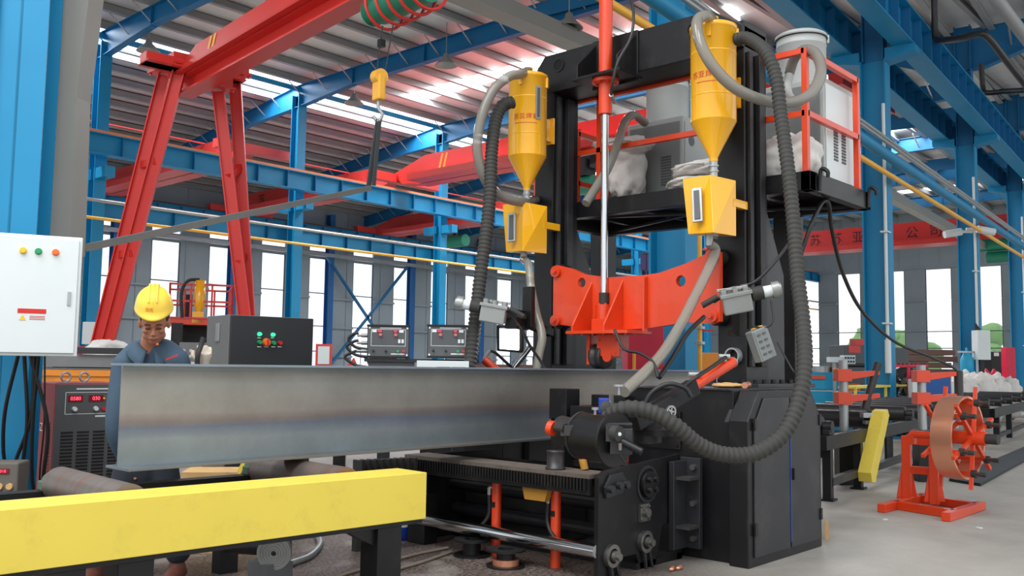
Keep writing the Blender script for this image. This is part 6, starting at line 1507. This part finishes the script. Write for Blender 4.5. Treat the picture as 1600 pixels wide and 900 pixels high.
# hard hat
hz_ = 0.08
m = MB(HF)
prof = [(0.112, 0.0), (0.118, 0.012), (0.114, 0.02), (0.109, 0.05), (0.098, 0.085), (0.075, 0.115), (0.04, 0.134), (0.0, 0.14)]
N = 48; rows = []
for (r, h) in prof:
    for i in range(N):
        a = 2 * math.pi * i / N; x, y = math.cos(a), math.sin(a)
        ext = 1.0 + (0.20 * max(0, y) ** 2.5 if h < 0.013 else 0.0)
        ridge = 0.012 * math.exp(-(x * r / 0.02) ** 2) * min(1, h / 0.08) if h > 0.05 else 0
        rows.append((x * r * 0.93, -0.012 + y * r * 1.1 * ext, hz_ + h + ridge - (0.008 * max(0, y) ** 2 if h < 0.013 else 0) ))
m.add(rows, [(k * N + i, k * N + (i + 1) % N, (k + 1) * N + (i + 1) % N, (k + 1) * N + i) for k in range(len(prof) - 1) for i in range(N)], True)
h = m.build('hard_hat', M_hat, P, sub=1)
sm_ = h.modifiers.new('shell', 'SOLIDIFY'); sm_.thickness = 0.004
m = MB(HF)
for s_ in (-1, 0, 1):
    m.tube([(s_ * 0.022, -0.012 + 1.1 * (0.118 - 0.0) * math.cos(t_) * 0.93, hz_ + 0.03 + 0.117 * math.sin(t_)) for t_ in np.linspace(0.55, 2.6, 14)], 0.006, 8)
m.build('hat_ridge', M_hat, h)
for k, ch in enumerate('苏亚'):
    o_ = HP(0.018 + k * 0.022 - 0.01, 0.107 - k * 0.006, hz_ + 0.052); text('printed_character', ch, 0.024, o_ + fdir * 0.006, hr + fdir * -0.25, hup - fdir * 0.35, M_print, h)
# jacket
m = MB()
limb(m, [J(235, 548, 5.57), J(233, 590, 5.55), J(230, 655, 5.57), J(227, 716, 5.6)], [0.085, 0.135, 0.14, 0.145], 20)
limb(m, [J(197, 570, 5.5), J(216, 553, 5.54), J(235, 550, 5.57), J(256, 550, 5.54), J(275, 564, 5.5)], [0.078, 0.08, 0.08, 0.08, 0.078])
limb(m, [J(194, 572, 5.5), elL, wrL + (elL - wrL) * 0.1], [0.072, 0.062, 0.05]); limb(m, [J(278, 568, 5.5), elR, wrR + (elR - wrR) * 0.25], [0.072, 0.062, 0.045])
jk = remesh(m.build('jacket', M_denim, P), 0.011, 5)
# collar
NC = J(236, 549, 5.54); fh_ = unit(V(fdir[0], fdir[1], 0)); rh_ = np.cross(fh_, V(0, 0, 1))
m = MB(); A = []; NN = 40
for i in range(NN + 1):
    th = math.radians(14 + (360 - 28) * i / NN); fr_ = math.cos(th); d_ = fh_ * math.cos(th) * 1.05 + rh_ * math.sin(th)
    top = NC + d_ * 0.072 + V(0, 0, 0.052 - 0.055 * max(0, fr_) ** 2); mid = NC + d_ * 0.092 + V(0, 0, 0.050 - 0.06 * max(0, fr_) ** 2)
    bot = NC + d_ * (0.135 + 0.02 * max(0, fr_)) + V(0, 0, 0.0 - 0.095 * max(0, fr_) ** 2)
    A += [top, mid, bot]
m.add(A, [(3 * i + j, 3 * i + 3 + j, 3 * i + 4 + j, 3 * i + 1 + j) for i in range(NN) for j in (0, 1)], True)
c_ = m.build('collar', M_denim, P); so = c_.modifiers.new('cloth', 'SOLIDIFY'); so.thickness = 0.006; so.offset = 0
m = MB(); q = DP(268, 560, 5.36); 
for k in range(6): m.bar(q + RT * (k * 0.011 - 0.03) + V(0, 0, 0.004 * k - 0.01), q + RT * (k * 0.011 - 0.022) + V(0, 0, 0.004 * k + 0.002), 0.004, 0.006)
m.build('chest_embroidery', M_print, P)
m = MB(); m.ball(DP(246, 538, 5.36), 0.008, 10, 6); m.build('orange_earplug', M_btno, P)
# trousers, shoes, glove
m = MB()
limb(m, [J(228, 715, 5.6), J(228, 742, 5.6)], [0.145, 0.14]); limb(m, [hpL, knL, ftL + V(0, 0, 0.09)], [0.11, 0.088, 0.075]); limb(m, [hpR, knR, ftR + V(0, 0, 0.09)], [0.11, 0.088, 0.075])
remesh(m.build('trousers', M_dark_cloth, P), 0.012, 4)
for q in (ftL, ftR):
    fd = unit(V(-0.75, -0.65, 0)); m = MB(); c = V(q[0], q[1], 0)
    m.tube([c - fd * 0.06 + V(0, 0, 0.045), c + V(0, 0, 0.05), c + fd * 0.1 + V(0, 0, 0.04), c + fd * 0.17 + V(0, 0, 0.032)], 0.045, 14, rf=lambda i, n_: (0.042, 0.048, 0.044, 0.03)[i]); m.ball(c + V(0, 0, 0.08), 0.05, 12, 8)
    remesh(m.build('work_shoe', mat('brown_shoe', rgb(110, 62, 50), 0.6) if 'brown_shoe' not in bpy.data.materials else bpy.data.materials['brown_shoe'], P), 0.009, 2)
m = MB(); hand(m, wrR, J(320, 548, 5.5) - wrR, RT * 0.9 + FW * 0.4, 1, 0.75, 1.1); m.tube([wrR - unit(J(320, 548, 5.5) - wrR) * 0.05, wrR, wrR + unit(J(320, 548, 5.5) - wrR) * 0.03], 0.034, 14)
remesh(m.build('glove', M_glove, P), 0.0045, 2)
t = thing('torch_handle', 'dark curved torch handle held up in the white glove', 'tool', J(312, 545, 5.46))
m = MB(); m.tube(smooth_path([J(308, 572, 5.45), J(309, 555, 5.44), J(314, 540, 5.46), J(318, 527, 5.47)], 6), 0.015, 10); m.build('handle', M_rubber, t); m = MB(); m.tube([J(308, 572, 5.45), J(306, 590, 5.45)], 0.009, 8); m.build('torch_cable', M_cable, t)
# ================================================================ right-hand conveyors
AT = YAW - math.atan(1000 / 1450.0)
o_ = ZP(1300, 783, 0)
FT = Frame(o_, AT)
def fx(px, y=0.0, z=0.6):     # distance along the conveyor at which (s, y, z) shows at picture column px
    lo, hi = -3.0, 60.0
    for _ in range(50):
        mid = (lo + hi) / 2; v = FT.p(mid, y, z) - C0; x_ = 800 + F * (v @ RT) / (v @ FW)
        if x_ < px: lo = mid
        else: hi = mid
    return lo
RZ = 0.64
Cn = thing('roller_conveyor', 'black outfeed roller conveyor right of the machine base, nearest section', 'conveyor', o_)
s1 = fx(1434)
m = MB(FT); m.bb((-0.15, 0, RZ - 0.14), (s1, 0.08, RZ)); m.bb((-0.15, 1.4, RZ - 0.14), (s1, 1.48, RZ)); m.build('side_rail', M_black, Cn, bevel=0.003)
for px in (1300, 1347, 1438):
    s_ = fx(px, 0, 0.3); 
    for y in (0.0, 1.4): m = MB(FT); m.bb((s_ - 0.05, y, 0.02), (s_ + 0.05, y + 0.08, RZ - 0.14)); m.bb((s_ - 0.08, y - 0.03, 0), (s_ + 0.08, y + 0.11, 0.02)); m.build('leg', M_black, Cn)
m = MB(FT); m.bb((0, 0.0, 0.14), (s1, 0.07, 0.22)); m.build('lower_stretcher', M_graph, Cn)
m = MB(FT); m.bb((fx(1385, 0.3), 0.3, 0.05), (s1 - 0.1, 0.33, RZ - 0.15)); m.build('dark_side_panel', M_black2, Cn)
def roller(s_, parent, fr=FT, r=0.1, zc=0.72, y0=0.1, y1=1.4, mt=None):
    m = MB(fr); m.cyl((s_, y0, zc), (s_, y1, zc), r, n=32); m.cyl((s_, y0 - 0.08, zc), (s_, y1 + 0.06, zc), 0.03, n=14); m.build('conveyor_roller', mt or M_roll, parent)
    m = MB(fr); m.cyl((s_, 0.0, zc), (s_, 0.08, zc), 0.06, n=22); m.box((s_, 0.04, zc - 0.05), (0.17, 0.07, 0.05)); m.build('bearing_block', M_graph, parent, bevel=0.004)
for px in (1301, 1368, 1427): roller(fx(px, 0, 0.72), Cn)
m = MB(FT)
sg = fx(1386, -0.14, 0.78); sb = fx(1366, -0.14, 0.14)
m.prism([(sg + 0.12, -0.14, 0.78), (sg + 0.04, -0.14, 0.85), (sg - 0.10, -0.14, 0.83), (sb - 0.13, -0.14, 0.2), (sb - 0.09, -0.14, 0.1), (sb + 0.07, -0.14, 0.08), (sb + 0.13, -0.14, 0.16)], (0, 0.14, 0)); m.build('chain_guard', M_yel2, Cn, bevel=0.004)
# yellow flat guard of the middle section
sA, sB = fx(1345, 1.5, 0.8), fx(1442, 1.3, 0.8)
t = thing('yellow_guide_rail', 'yellow flat guide rail across the rollers behind the nearest conveyor section', 'rail', FT.p(sA, 1.6, 0)); m = MB(FT); m.bb((sA - 0.1, 1.55, 0.98), (sB + 0.6, 1.85, 1.02)); m.build('rail_plate', M_yel2, t)
for k in range(3): m = MB(FT); m.bb((sA - 0.05 + k * 1.1, 1.56, 0.0), (sA + k * 1.1, 1.6, 0.98)); m.build('rail_post', M_yel2, t)
C2 = thing('roller_conveyor', 'black roller conveyor section behind the copper reel', 'conveyor', FT.p(s1 + 0.5, 0.5, 0))
s2, s3 = s1 + 0.25, fx(1520)
m = MB(FT); m.bb((s2, 0, RZ - 0.14), (s3, 0.08, RZ)); m.bb((s2, 1.4, RZ - 0.14), (s3, 1.48, RZ)); m.build('side_rail', M_black, C2)
for s_ in (s2 + 0.2, (s2 + s3) / 2, s3 - 0.1):
    m = MB(FT); m.bb((s_ - 0.05, 0, 0), (s_ + 0.05, 0.08, RZ - 0.14)); m.bb((s_ - 0.05, 1.4, 0), (s_ + 0.05, 1.48, RZ - 0.14)); m.build('leg', M_black, C2)
q = s2 + 0.35
while q < s3: roller(q, C2); q += 0.95
s4, s5 = fx(1525), fx(1525) + 14
C3 = thing('roller_conveyor', 'black roller conveyor section at the right edge in front of the white sacks', 'conveyor', FT.p(s4 + 2, 0.5, 0))
m = MB(FT); m.bb((s4, -0.3, RZ - 0.16), (s5, -0.22, RZ)); m.bb((s4, 1.4, RZ - 0.16), (s5, 1.48, RZ)); m.bb((s4, -0.3, RZ - 0.16), (s4 + 0.08, 1.48, RZ)); m.build('side_rail', M_black, C3)
for s_ in (s4 + 0.6, s4 + 2.4, s4 + 6, s4 + 10): m = MB(FT); m.bb((s_ - 0.06, -0.3, 0), (s_ + 0.06, -0.2, RZ - 0.1)); m.bb((s_ - 0.06, 1.4, 0), (s_ + 0.06, 1.48, RZ - 0.1)); m.build('leg', M_black, C3)
m = MB(FT); m.bb((s4 + 0.6, -0.29, 0.1), (s5, -0.22, 0.17)); m.build('lower_stretcher', M_graph, C3)
q = s4 + 0.5
while q < s5: roller(q, C3, y0=-0.15); q += 1.7
# upright guides with orange clamps
def upright(px, py0, d, label):
    fr = VF(px, py0, d, 0.0, z=0.0)
    t = thing('upright_beam_guide', label, 'beam guide', fr.p(0, 0, 0), 'upright beam guides on the outfeed conveyor')
    MB(fr).cyl((0, 0, 0.5), (0, 0, 1.4 if px < 1400 else 1.36), 0.05, n=20).build('guide_post', M_galv, t)
    m = MB(fr); m.bb((-0.09, -0.09, 0.0), (0.09, 0.09, 0.6)); m.build('post_base', M_black, t, bevel=0.004)
    for z_ in (0.98, 1.24):
        m = MB(fr); m.bb((-0.09, -0.08, z_ - 0.08), (0.07, 0.08, z_ + 0.06)); m.prism([(0.06, -0.04, z_ - 0.06), (0.06, -0.04, z_ + 0.03), (0.4, -0.04, z_ + 0.05), (0.4, -0.04, z_ + 0.0)], (0, 0.08, 0)); m.build('orange_clamp', M_orange, t, bevel=0.004)
    m = MB(fr); m.cyl((0.40, 0, 1.38), (0.24, 0, 0.85), 0.045, n=16) if px < 1400 else m.cyl((0.44, 0, 1.3), (0.44, 0, 0.75), 0.05, n=16); m.build('guide_bar', M_roll, t)
    m = MB(fr); m.box((0.3, 0, 0.78), (0.2, 0.12, 0.05)); m.box((0.3, 0, 0.7), (0.14, 0.1, 0.04)); m.build('foot_clamp', M_galv, t)
    return t
upright(1318, 600, 10.6, 'upright beam guide with two orange clamps left of the nearest right column')
upright(1440, 600, 11.0, 'upright beam guide with two orange clamps behind the copper reel')
# ---- copper strip reel
t = thing('reel_stand', 'orange steel floor stand carrying the copper strip reel', 'stand', ZP(1460, 800, 0))
A_, B_, C_ = ZP(1385, 799, 0), ZP(1478, 815, 0), ZP(1534, 796, 0)
dBC = C_ - B_; A2 = A_ + dBC * 1.0
m = MB()
for a, b in ((A_ - dBC * 0.12, A_ + dBC), (B_, C_), (A_ + dBC * 0.22 + (B_ - A_) * 0.0, B_ + dBC * 0.22), (A_ + dBC * 0.85, B_ + dBC * 0.85)):
    m.bar(a + V(0, 0, 0.04), b + V(0, 0, 0.04), 0.075, 0.075)
m.build('base_frame', M_orange, t, bevel=0.004)
pA = A_ * 0.67 + B_ * 0.33 + dBC * 0.22; pB = A_ * 0.22 + B_ * 0.78 + dBC * 0.30
pA = DP(1418, 785, 8.95); pA[2] = 0; pB = DP(1461, 790, 8.75); pB[2] = 0
for q, h in ((pA, 0.62), (pB, 0.50)):
    m = MB(); m.box(q + V(0, 0, h / 2 + 0.04), (0.08, 0.08, h), az=AT)
    for s_ in (-1, 1): m.prism([q + RT * s_ * 0.035 + V(0, 0, 0.06), q + RT * s_ * 0.10 + V(0, 0, 0.06), q + RT * s_ * 0.035 + V(0, 0, 0.42)], FW * 0.02)
    m.build('stand_post', M_orange, t, bevel=0.003)
m = MB(); m.bar(pA + V(0, 0, 0.62), pB + V(0, 0, 0.62) + RT * 0.05, 0.075, 0.075); m.build('cross_bar', M_orange, t, bevel=0.004); m = MB(); m.bar(pA + V(0, 0, 0.34), pB + V(0, 0, 0.34) + RT * 0.05, 0.07, 0.07); m.build('cross_bar', M_orange, t, bevel=0.004)
RC = DP(1497, 683, 8.25)
ax = unit(V(-0.10, -1, 0.0)); u_, w_ = V(1, -0.1, 0), V(0, 0, 1); u_ = unit(u_ - ax * np.dot(u_, ax))
def RP(r, a, k): return RC + (u_ * math.cos(a) + w_ * math.sin(a)) * r + ax * k
m = MB(); m.cyl(RC - ax * 0.42, RC + ax * 0.26, 0.035, n=18); m.bar(RC - ax * 0.42, RC - ax * 0.42 - V(0, 0, RC[2] - 0.62), 0.07, 0.07); m.build('axle', M_orange, t)
r_ = thing('copper_strip_reel', 'copper strip coil on an orange spoked reel right of the machine', 'reel', RC - V(0, 0, 0.4))
m = MB()
m.ring(RC - ax * 0.09, RC + ax * 0.09, 0.365, 0.345, 64); m.build('copper_coil', M_copper, r_)
for k in range(6):
    a = 0.35 + k * math.pi / 3
    for s_ in (-0.13, 0.13):
        m = MB(); m.bar(RP(0.04, a, s_), RP(0.45, a, s_), 0.03, 0.03); m.build('spoke', M_orange, r_)
    m = MB(); m.bar(RP(0.31, a, -0.14), RP(0.31, a, 0.2), 0.03, 0.03); m.build('spacer_bar', M_orange, r_)
    m = MB(); m.cyl(RP(0.31, a, 0.14), RP(0.31, a, 0.25), 0.02, n=12); m.cyl(RP(0.31, a, 0.13), RP(0.31, a, 0.17), 0.034, n=14); m.build('clamp_grip', M_rubber, r_)
m = MB(); m.ring(RC - ax * 0.16, RC + ax * 0.24, 0.06, 0.036, 24); m.build('hub', M_orange, r_)
m = MB(); m.cyl(RC + ax * 0.24, RC + ax * 0.34, 0.045, n=18); m.build('hub_cap', M_rubber, r_)
# flat steel sheets lying on the floor behind the reel
m = MB(); a, b, c, d = [ZP(x, y, 0.0) for x, y in ((1483, 752), (1532, 760), (1640, 700), (1625, 690))]
for k in range(3): m.hexa([p + V(0, 0, 0.012 * k) for p in (a, b, c, d)], [p + V(0, 0, 0.012 * k + 0.009) for p in (a, b, c, d)])
m.build('steel_sheets', M_graph, cat='steel sheet', label='flat dark steel sheets lying on the floor behind the reel stand')
# ---- machines behind the conveyor
def boxthing(name, label, cat, px, py, d, rot, w, dp, z0, z1, mt, part_='body', extra=None):
    fr = VF(px, py, d, rot, z=0.0); t = thing(name, label, cat, fr.p(w / 2, dp / 2, z0)); m = MB(fr); m.bb((0, 0, z0), (w, dp, z1)); m.build(part_, mt, t, bevel=0.008)
    if extra: extra(fr, t)
    return t
def zat(py, d, px=1400): return DP(px, py, d)[2]
def ex1(fr, t):
    k_ = 1.5
    def bx_(name, a, b, mt, bev=0.0):
        a = [q * k_ for q in a]; b = [q * k_ for q in b]; a[2] = 1.28 + (a[2] / k_ - 1.28) * k_; b[2] = 1.28 + (b[2] / k_ - 1.28) * k_
        m = MB(fr); m.bb(a, b); m.build(name, mt, t, bevel=bev)
    bx_('head_block', (0.05, -0.02, 1.02), (0.48, 0.3, 1.26), M_teal, 0.01)
    m = MB(fr); m.cyl((0.33, 0.15, 1.24), (0.33, 0.15, 1.37), 0.2, n=24); m.build('round_cap', M_galv, t)
    bx_('ochre_block', (0.35, -0.03, 1.14), (0.5, 0.1, 1.34), M_ochre); bx_('ochre_block', (0.50, -0.03, 1.0), (0.72, 0.1, 1.1), M_ochre)
    bx_('orange_clamp', (0.02, -0.05, 1.16), (0.24, -0.02, 1.21), M_orange)
    for z_, r_ in ((1.20, 0.06), (1.40, 0.045)): m = MB(fr); m.cyl((0.75, 0.4, z_), (2.6, 0.4, z_ + 0.02), r_, n=14); m.build('steel_bar', M_roll, t)
boxthing('straightening_machine', 'teal blue machine bench right of the ribbed hose behind the conveyor', 'machine', 1262, 640, 19.5, -0.05, 2.7, 0.9, 0, 0.84, M_teal, extra=ex1)
def ex2(fr, t):
    m = MB(fr); m.bb((0.3, 0.1, zat(540, 21.5)), (0.55, 0.4, zat(530, 21.5))); m.build('red_cap', M_pink, t)
    m = MB(fr); m.bb((0.1, -0.01, zat(552, 21.5)), (0.38, 0, zat(541, 21.5))); m.build('danger_label', M_pink, t)
    m = MB(fr); m.bb((0.75, -0.02, zat(570, 21.5)), (0.88, 0, zat(552, 21.5))); m.build('handle_recess', M_black, t)
boxthing('dark_machine_head', 'dark grey machine with red cap left of the nearest right column', 'machine', 1320, 600, 21.5, 0.05, 1.1, 0.9, 0, zat(540, 21.5), M_panel, extra=ex2)
boxthing('dark_machine_head', 'dark grey machine head just right of the nearest right column', 'machine', 1388, 600, 21.5, 0.05, 0.5, 0.7, 0, zat(543, 21.5), M_panel)
def ex3(fr, t):
    m = MB(fr)
    for i in range(5):
        for j in range(2): m.cyl((0.48 + i * 0.05, 0, zat(575, 14) - 0.09 + 0.2 + j * 0.05), (0.48 + i * 0.05, -0.02, zat(575, 14) - 0.09 + 0.2 + j * 0.05), 0.013, n=10)
    m.build('push_button', M_black, t)
z0_ = zat(566, 13.8)
t = thing('button_console', 'cream push button console standing on the teal machine', 'control box', DP(1310, 566, 19.2)); fr = VF(1297, 566, 19.2, 0.0)
m = MB(fr); m.bb((0, 0, -0.0), (0.3, 0.22, 0.11)); m.bb((0.28, -0.02, -0.03), (0.52, 0.22, 0.15)); m.build('console_box', M_white, t, bevel=0.005)
m = MB(fr)
for i in range(4):
    for j in range(2): m.cyl((0.31 + i * 0.056, -0.02, 0.02 + j * 0.075), (0.31 + i * 0.056, -0.04, 0.02 + j * 0.075), 0.018, n=10)
m.build('push_button', M_black, t)
m = MB(fr); m.bb((0.08, 0.05, -1.2), (0.14, 0.1, 0)); m.build('console_post', M_galv, t)
# fan
t = thing('floor_fan', 'round black industrial fan right of the nearest right column', 'fan', DP(1415, 622, 19)); c = DP(1414, 598, 19)
nf = unit(-FW + RT * 0.3)
MB().ring(c, c - nf * 0.38, 0.34, 0.31, 36).build('fan_housing', M_black, t)
m = MB()
for k in range(5):
    u2, w2 = basis(nf); a = k * 1.257; d1 = u2 * math.cos(a) + w2 * math.sin(a); d2 = u2 * math.cos(a + 0.7) + w2 * math.sin(a + 0.7); m.add([c - nf * 0.1, c - nf * 0.06 + d1 * 0.29, c - nf * 0.14 + d2 * 0.29], [(0, 1, 2)])
m.cyl(c - nf * 0.15, c - nf * 0.05, 0.06, n=16); m.build('fan_blade', M_roll, t)
m = MB(); m.bb((c[0] - 0.2, c[1] - 0.2, 0), (c[0] + 0.2, c[1] + 0.2, c[2] - 0.33)); m.build('fan_base', M_black, t)
# rusty steel stacks
t = thing('rusty_steel_stack', 'stack of brown rusty steel lengths between the first two right columns', 'steel stack', ZP(1450, 640, 0)); fr = VF(1398, 600, 29, 0.1, z=0)
m = MB(fr)
for k in range(10): m.bb((-0.1 + 0.05 * (k % 3), 0, 0.28 * k * 0.72), (2.1 - 0.07 * (k % 4), 1.0, 0.28 * k * 0.72 + 0.17))
m.build('stacked_lengths', M_brown, t)
m = MB(); fr = VF(1397, 572, 18.5, 0.1); m = MB(fr); m.bar((0, 0, 0), (0.7, 0, 0.02), 0.05, 0.05)
for k in range(6): m.bar((0.05 + k * 0.09, 0, 0), (0.05 + k * 0.09, 0, 0.06), 0.015, 0.02)
m.bar((0.3, 0, 0), (0.3, 0, -1.42), 0.05, 0.05); m.build('red_manifold', M_crim, cat='manifold', label='small crimson gas manifold above the black fan')
boxthing('blue_motor_bench', 'dark blue bench with grey motor behind the second upright guide', 'bench', 1446, 615, 18.0, 0.0, 0.5, 0.5, 0, zat(584, 18.0), mat('deep_blue_paint', rgb(20, 80, 150), 0.5))
boxthing('cardboard_box', 'tan box left of the white sacks behind the second upright guide', 'box', 1457, 606, 20.5, 0.1, 0.45, 0.4, 0.0, zat(584, 20.5), M_wood)
boxthing('storage_bench', 'pale low bench between the tan box and the white sacks', 'bench', 1458, 606, 21.3, 0.1, 0.6, 0.5, 0, zat(598, 21.3), M_white)
boxthing('small_white_panel', 'small white panel box left of the second upright guide', 'box', 1426, 615, 17.5, 0.0, 0.16, 0.2, 0, zat(592, 17.5), M_white)
rnd = random.Random(11)
sp = [(1496, 594, 23.6, 1.2), (1508, 588, 24.4, 1.0), (1526, 590, 23.8, 1.1), (1548, 591, 24.0, 1.1), (1568, 594, 24.6, 1.0), (1478, 602, 23.2, 0.9), (1538, 586, 24.8, 0.9)]
nm_ = ['third from the left of the heap behind the rear conveyor', 'tall pointed one near the gas bottle', 'in the middle of the heap, beside the white wall cabinet', 'right of the middle of the heap', 'at the right end of the heap', 'at the left end of the heap, by the cardboard box', 'furthest back in the heap behind the rear conveyor']
for (px, py, d, s_), lb in zip(sp, nm_):
    c = DP(px, py, d); top = c[2] + 0.26; c2 = V(c[0], c[1], top / 2)
    fr = Frame(c2, rnd.uniform(0, 3)); m = MB(fr); ph = rnd.uniform(0, 6)
    m.ball((0, 0, 0), 1.0, 28, 20, sc=(0.42 * s_, 0.38 * s_, top / 2), fn=lambda d_: (1 + 0.14 * math.sin(3 * d_[0] + ph) + 0.12 * math.sin(7 * d_[1] + 2 * ph + 5 * d_[2]) + 0.07 * math.sin(13 * d_[2] + 9 * d_[0])) * (1 - 0.25 * max(0, d_[2])))
    m.build('bulk_sack', M_sack, cat='sack', label='large white bulk sack ' + lb, group='heap of white bulk sacks')
# gas bottle on the column, white cabinet, dark cabinet, red cabinet
c = DP(1512, 560, 24.6); t = thing('gas_bottle', 'pale blue gas bottle hanging on the second right column', 'gas bottle', c - V(0, 0, 0.5)); m = MB(); m.lathe([(0, -0.45), (0.16, -0.4), (0.17, 0.1), (0.1, 0.25), (0.03, 0.32), (0.03, 0.42), (0, 0.42)], DP(1511, 568, 24.75), n=22); m.build('bottle_body', M_teal, t); m = MB(); m.box(DP(1511, 550, 24.75), (0.5, 0.06, 0.05), az=YAW - 1.57); m.build('regulator', M_galv, t)
q = thing('electrical_cabinet', 'white wall cabinet on the right side of the second right column', 'cabinet', DP(1538, 562, 24.5)); fr = VF(1529, 562, 24.5, 0.0); m = MB(fr); m.bb((0, 0, 0), (0.33, 0.35, 0.78)); m.build('cabinet_body', M_white, q, bevel=0.01); m = MB(fr); m.bb((0.1, 0.1, -0.5), (0.2, 0.2, 0)); m.build('cable_duct', M_black, q); m = MB(fr); m.prism([(0, 0.1, 0.78), (0.15, 0.1, 0.78), (0, 0.1, 0.98)], (0, 0.05, 0)); m.build('cable_duct', M_black, q)
def ex4(fr, t):
    m = MB(fr); m.bb((0.1, -0.01, zat(552, 26)), (0.25, 0, zat(546, 26))); m.build('display_window', M_white, t)
boxthing('server_cabinet', 'black equipment cabinet right of the white cabinet on the second column', 'cabinet', 1549, 600, 28, 0.0, 0.42, 0.6, 0, zat(545, 26), M_black, extra=ex4)
boxthing('machine_cabinet', 'grey equipment cabinet beside the black equipment cabinet near the right edge', 'cabinet', 1563, 600, 28.4, 0.0, 0.2, 0.6, 0, zat(543, 26), M_greyd)
boxthing('fire_hose_cabinet', 'bright red fire cabinet left of the third right column', 'cabinet', 1574, 600, 27, 0.0, 0.26, 0.3, 0.0, zat(540, 27), M_crim)
for k, px in enumerate((1541, 1553)):
    c = ZP(px, 625, 0); c = DP(px, 582, 26.0); t = thing('fire_extinguisher', 'small red fire extinguisher behind the white sacks, %s one' % ('left', 'right')[k], 'fire extinguisher', V(c[0], c[1], 0.9), 'red extinguishers behind the sacks')
    MB().lathe([(0, 0.75), (0.11, 0.78), (0.11, 1.25), (0.05, 1.35), (0.02, 1.4), (0, 1.4)], (c[0], c[1], 0), n=18).build('cylinder', M_crim, t)
m = MB(); c = DP(1547, 590, 26.0); m.box(V(c[0], c[1], 0.37), (1.0, 0.5, 0.76), az=YAW - 1.57); m.build('low_shelf', M_graph, cat='shelf', label='dark low shelf under the red extinguishers behind the sacks')
# litter on the right floor
for k, (px, py) in enumerate(((1383, 812), (1530, 825))):
    c = ZP(px, py, 0); MB().box(c + V(0, 0, 0.003), (0.05, 0.03, 0.006), az=k).build('paper_scrap', M_white, cat='scrap', label=['white paper scrap on the floor left of the reel stand', 'white paper scrap on the floor below the reel stand corner'][k])
c = ZP(1290, 843, 0); MB().box(c + V(0.02, 0, 0.07), (0.015, 0.03, 0.14), az=0.5).build('wood_wedge', M_wood, cat='wedge', label='small wooden wedge at the foot of the right machine base')
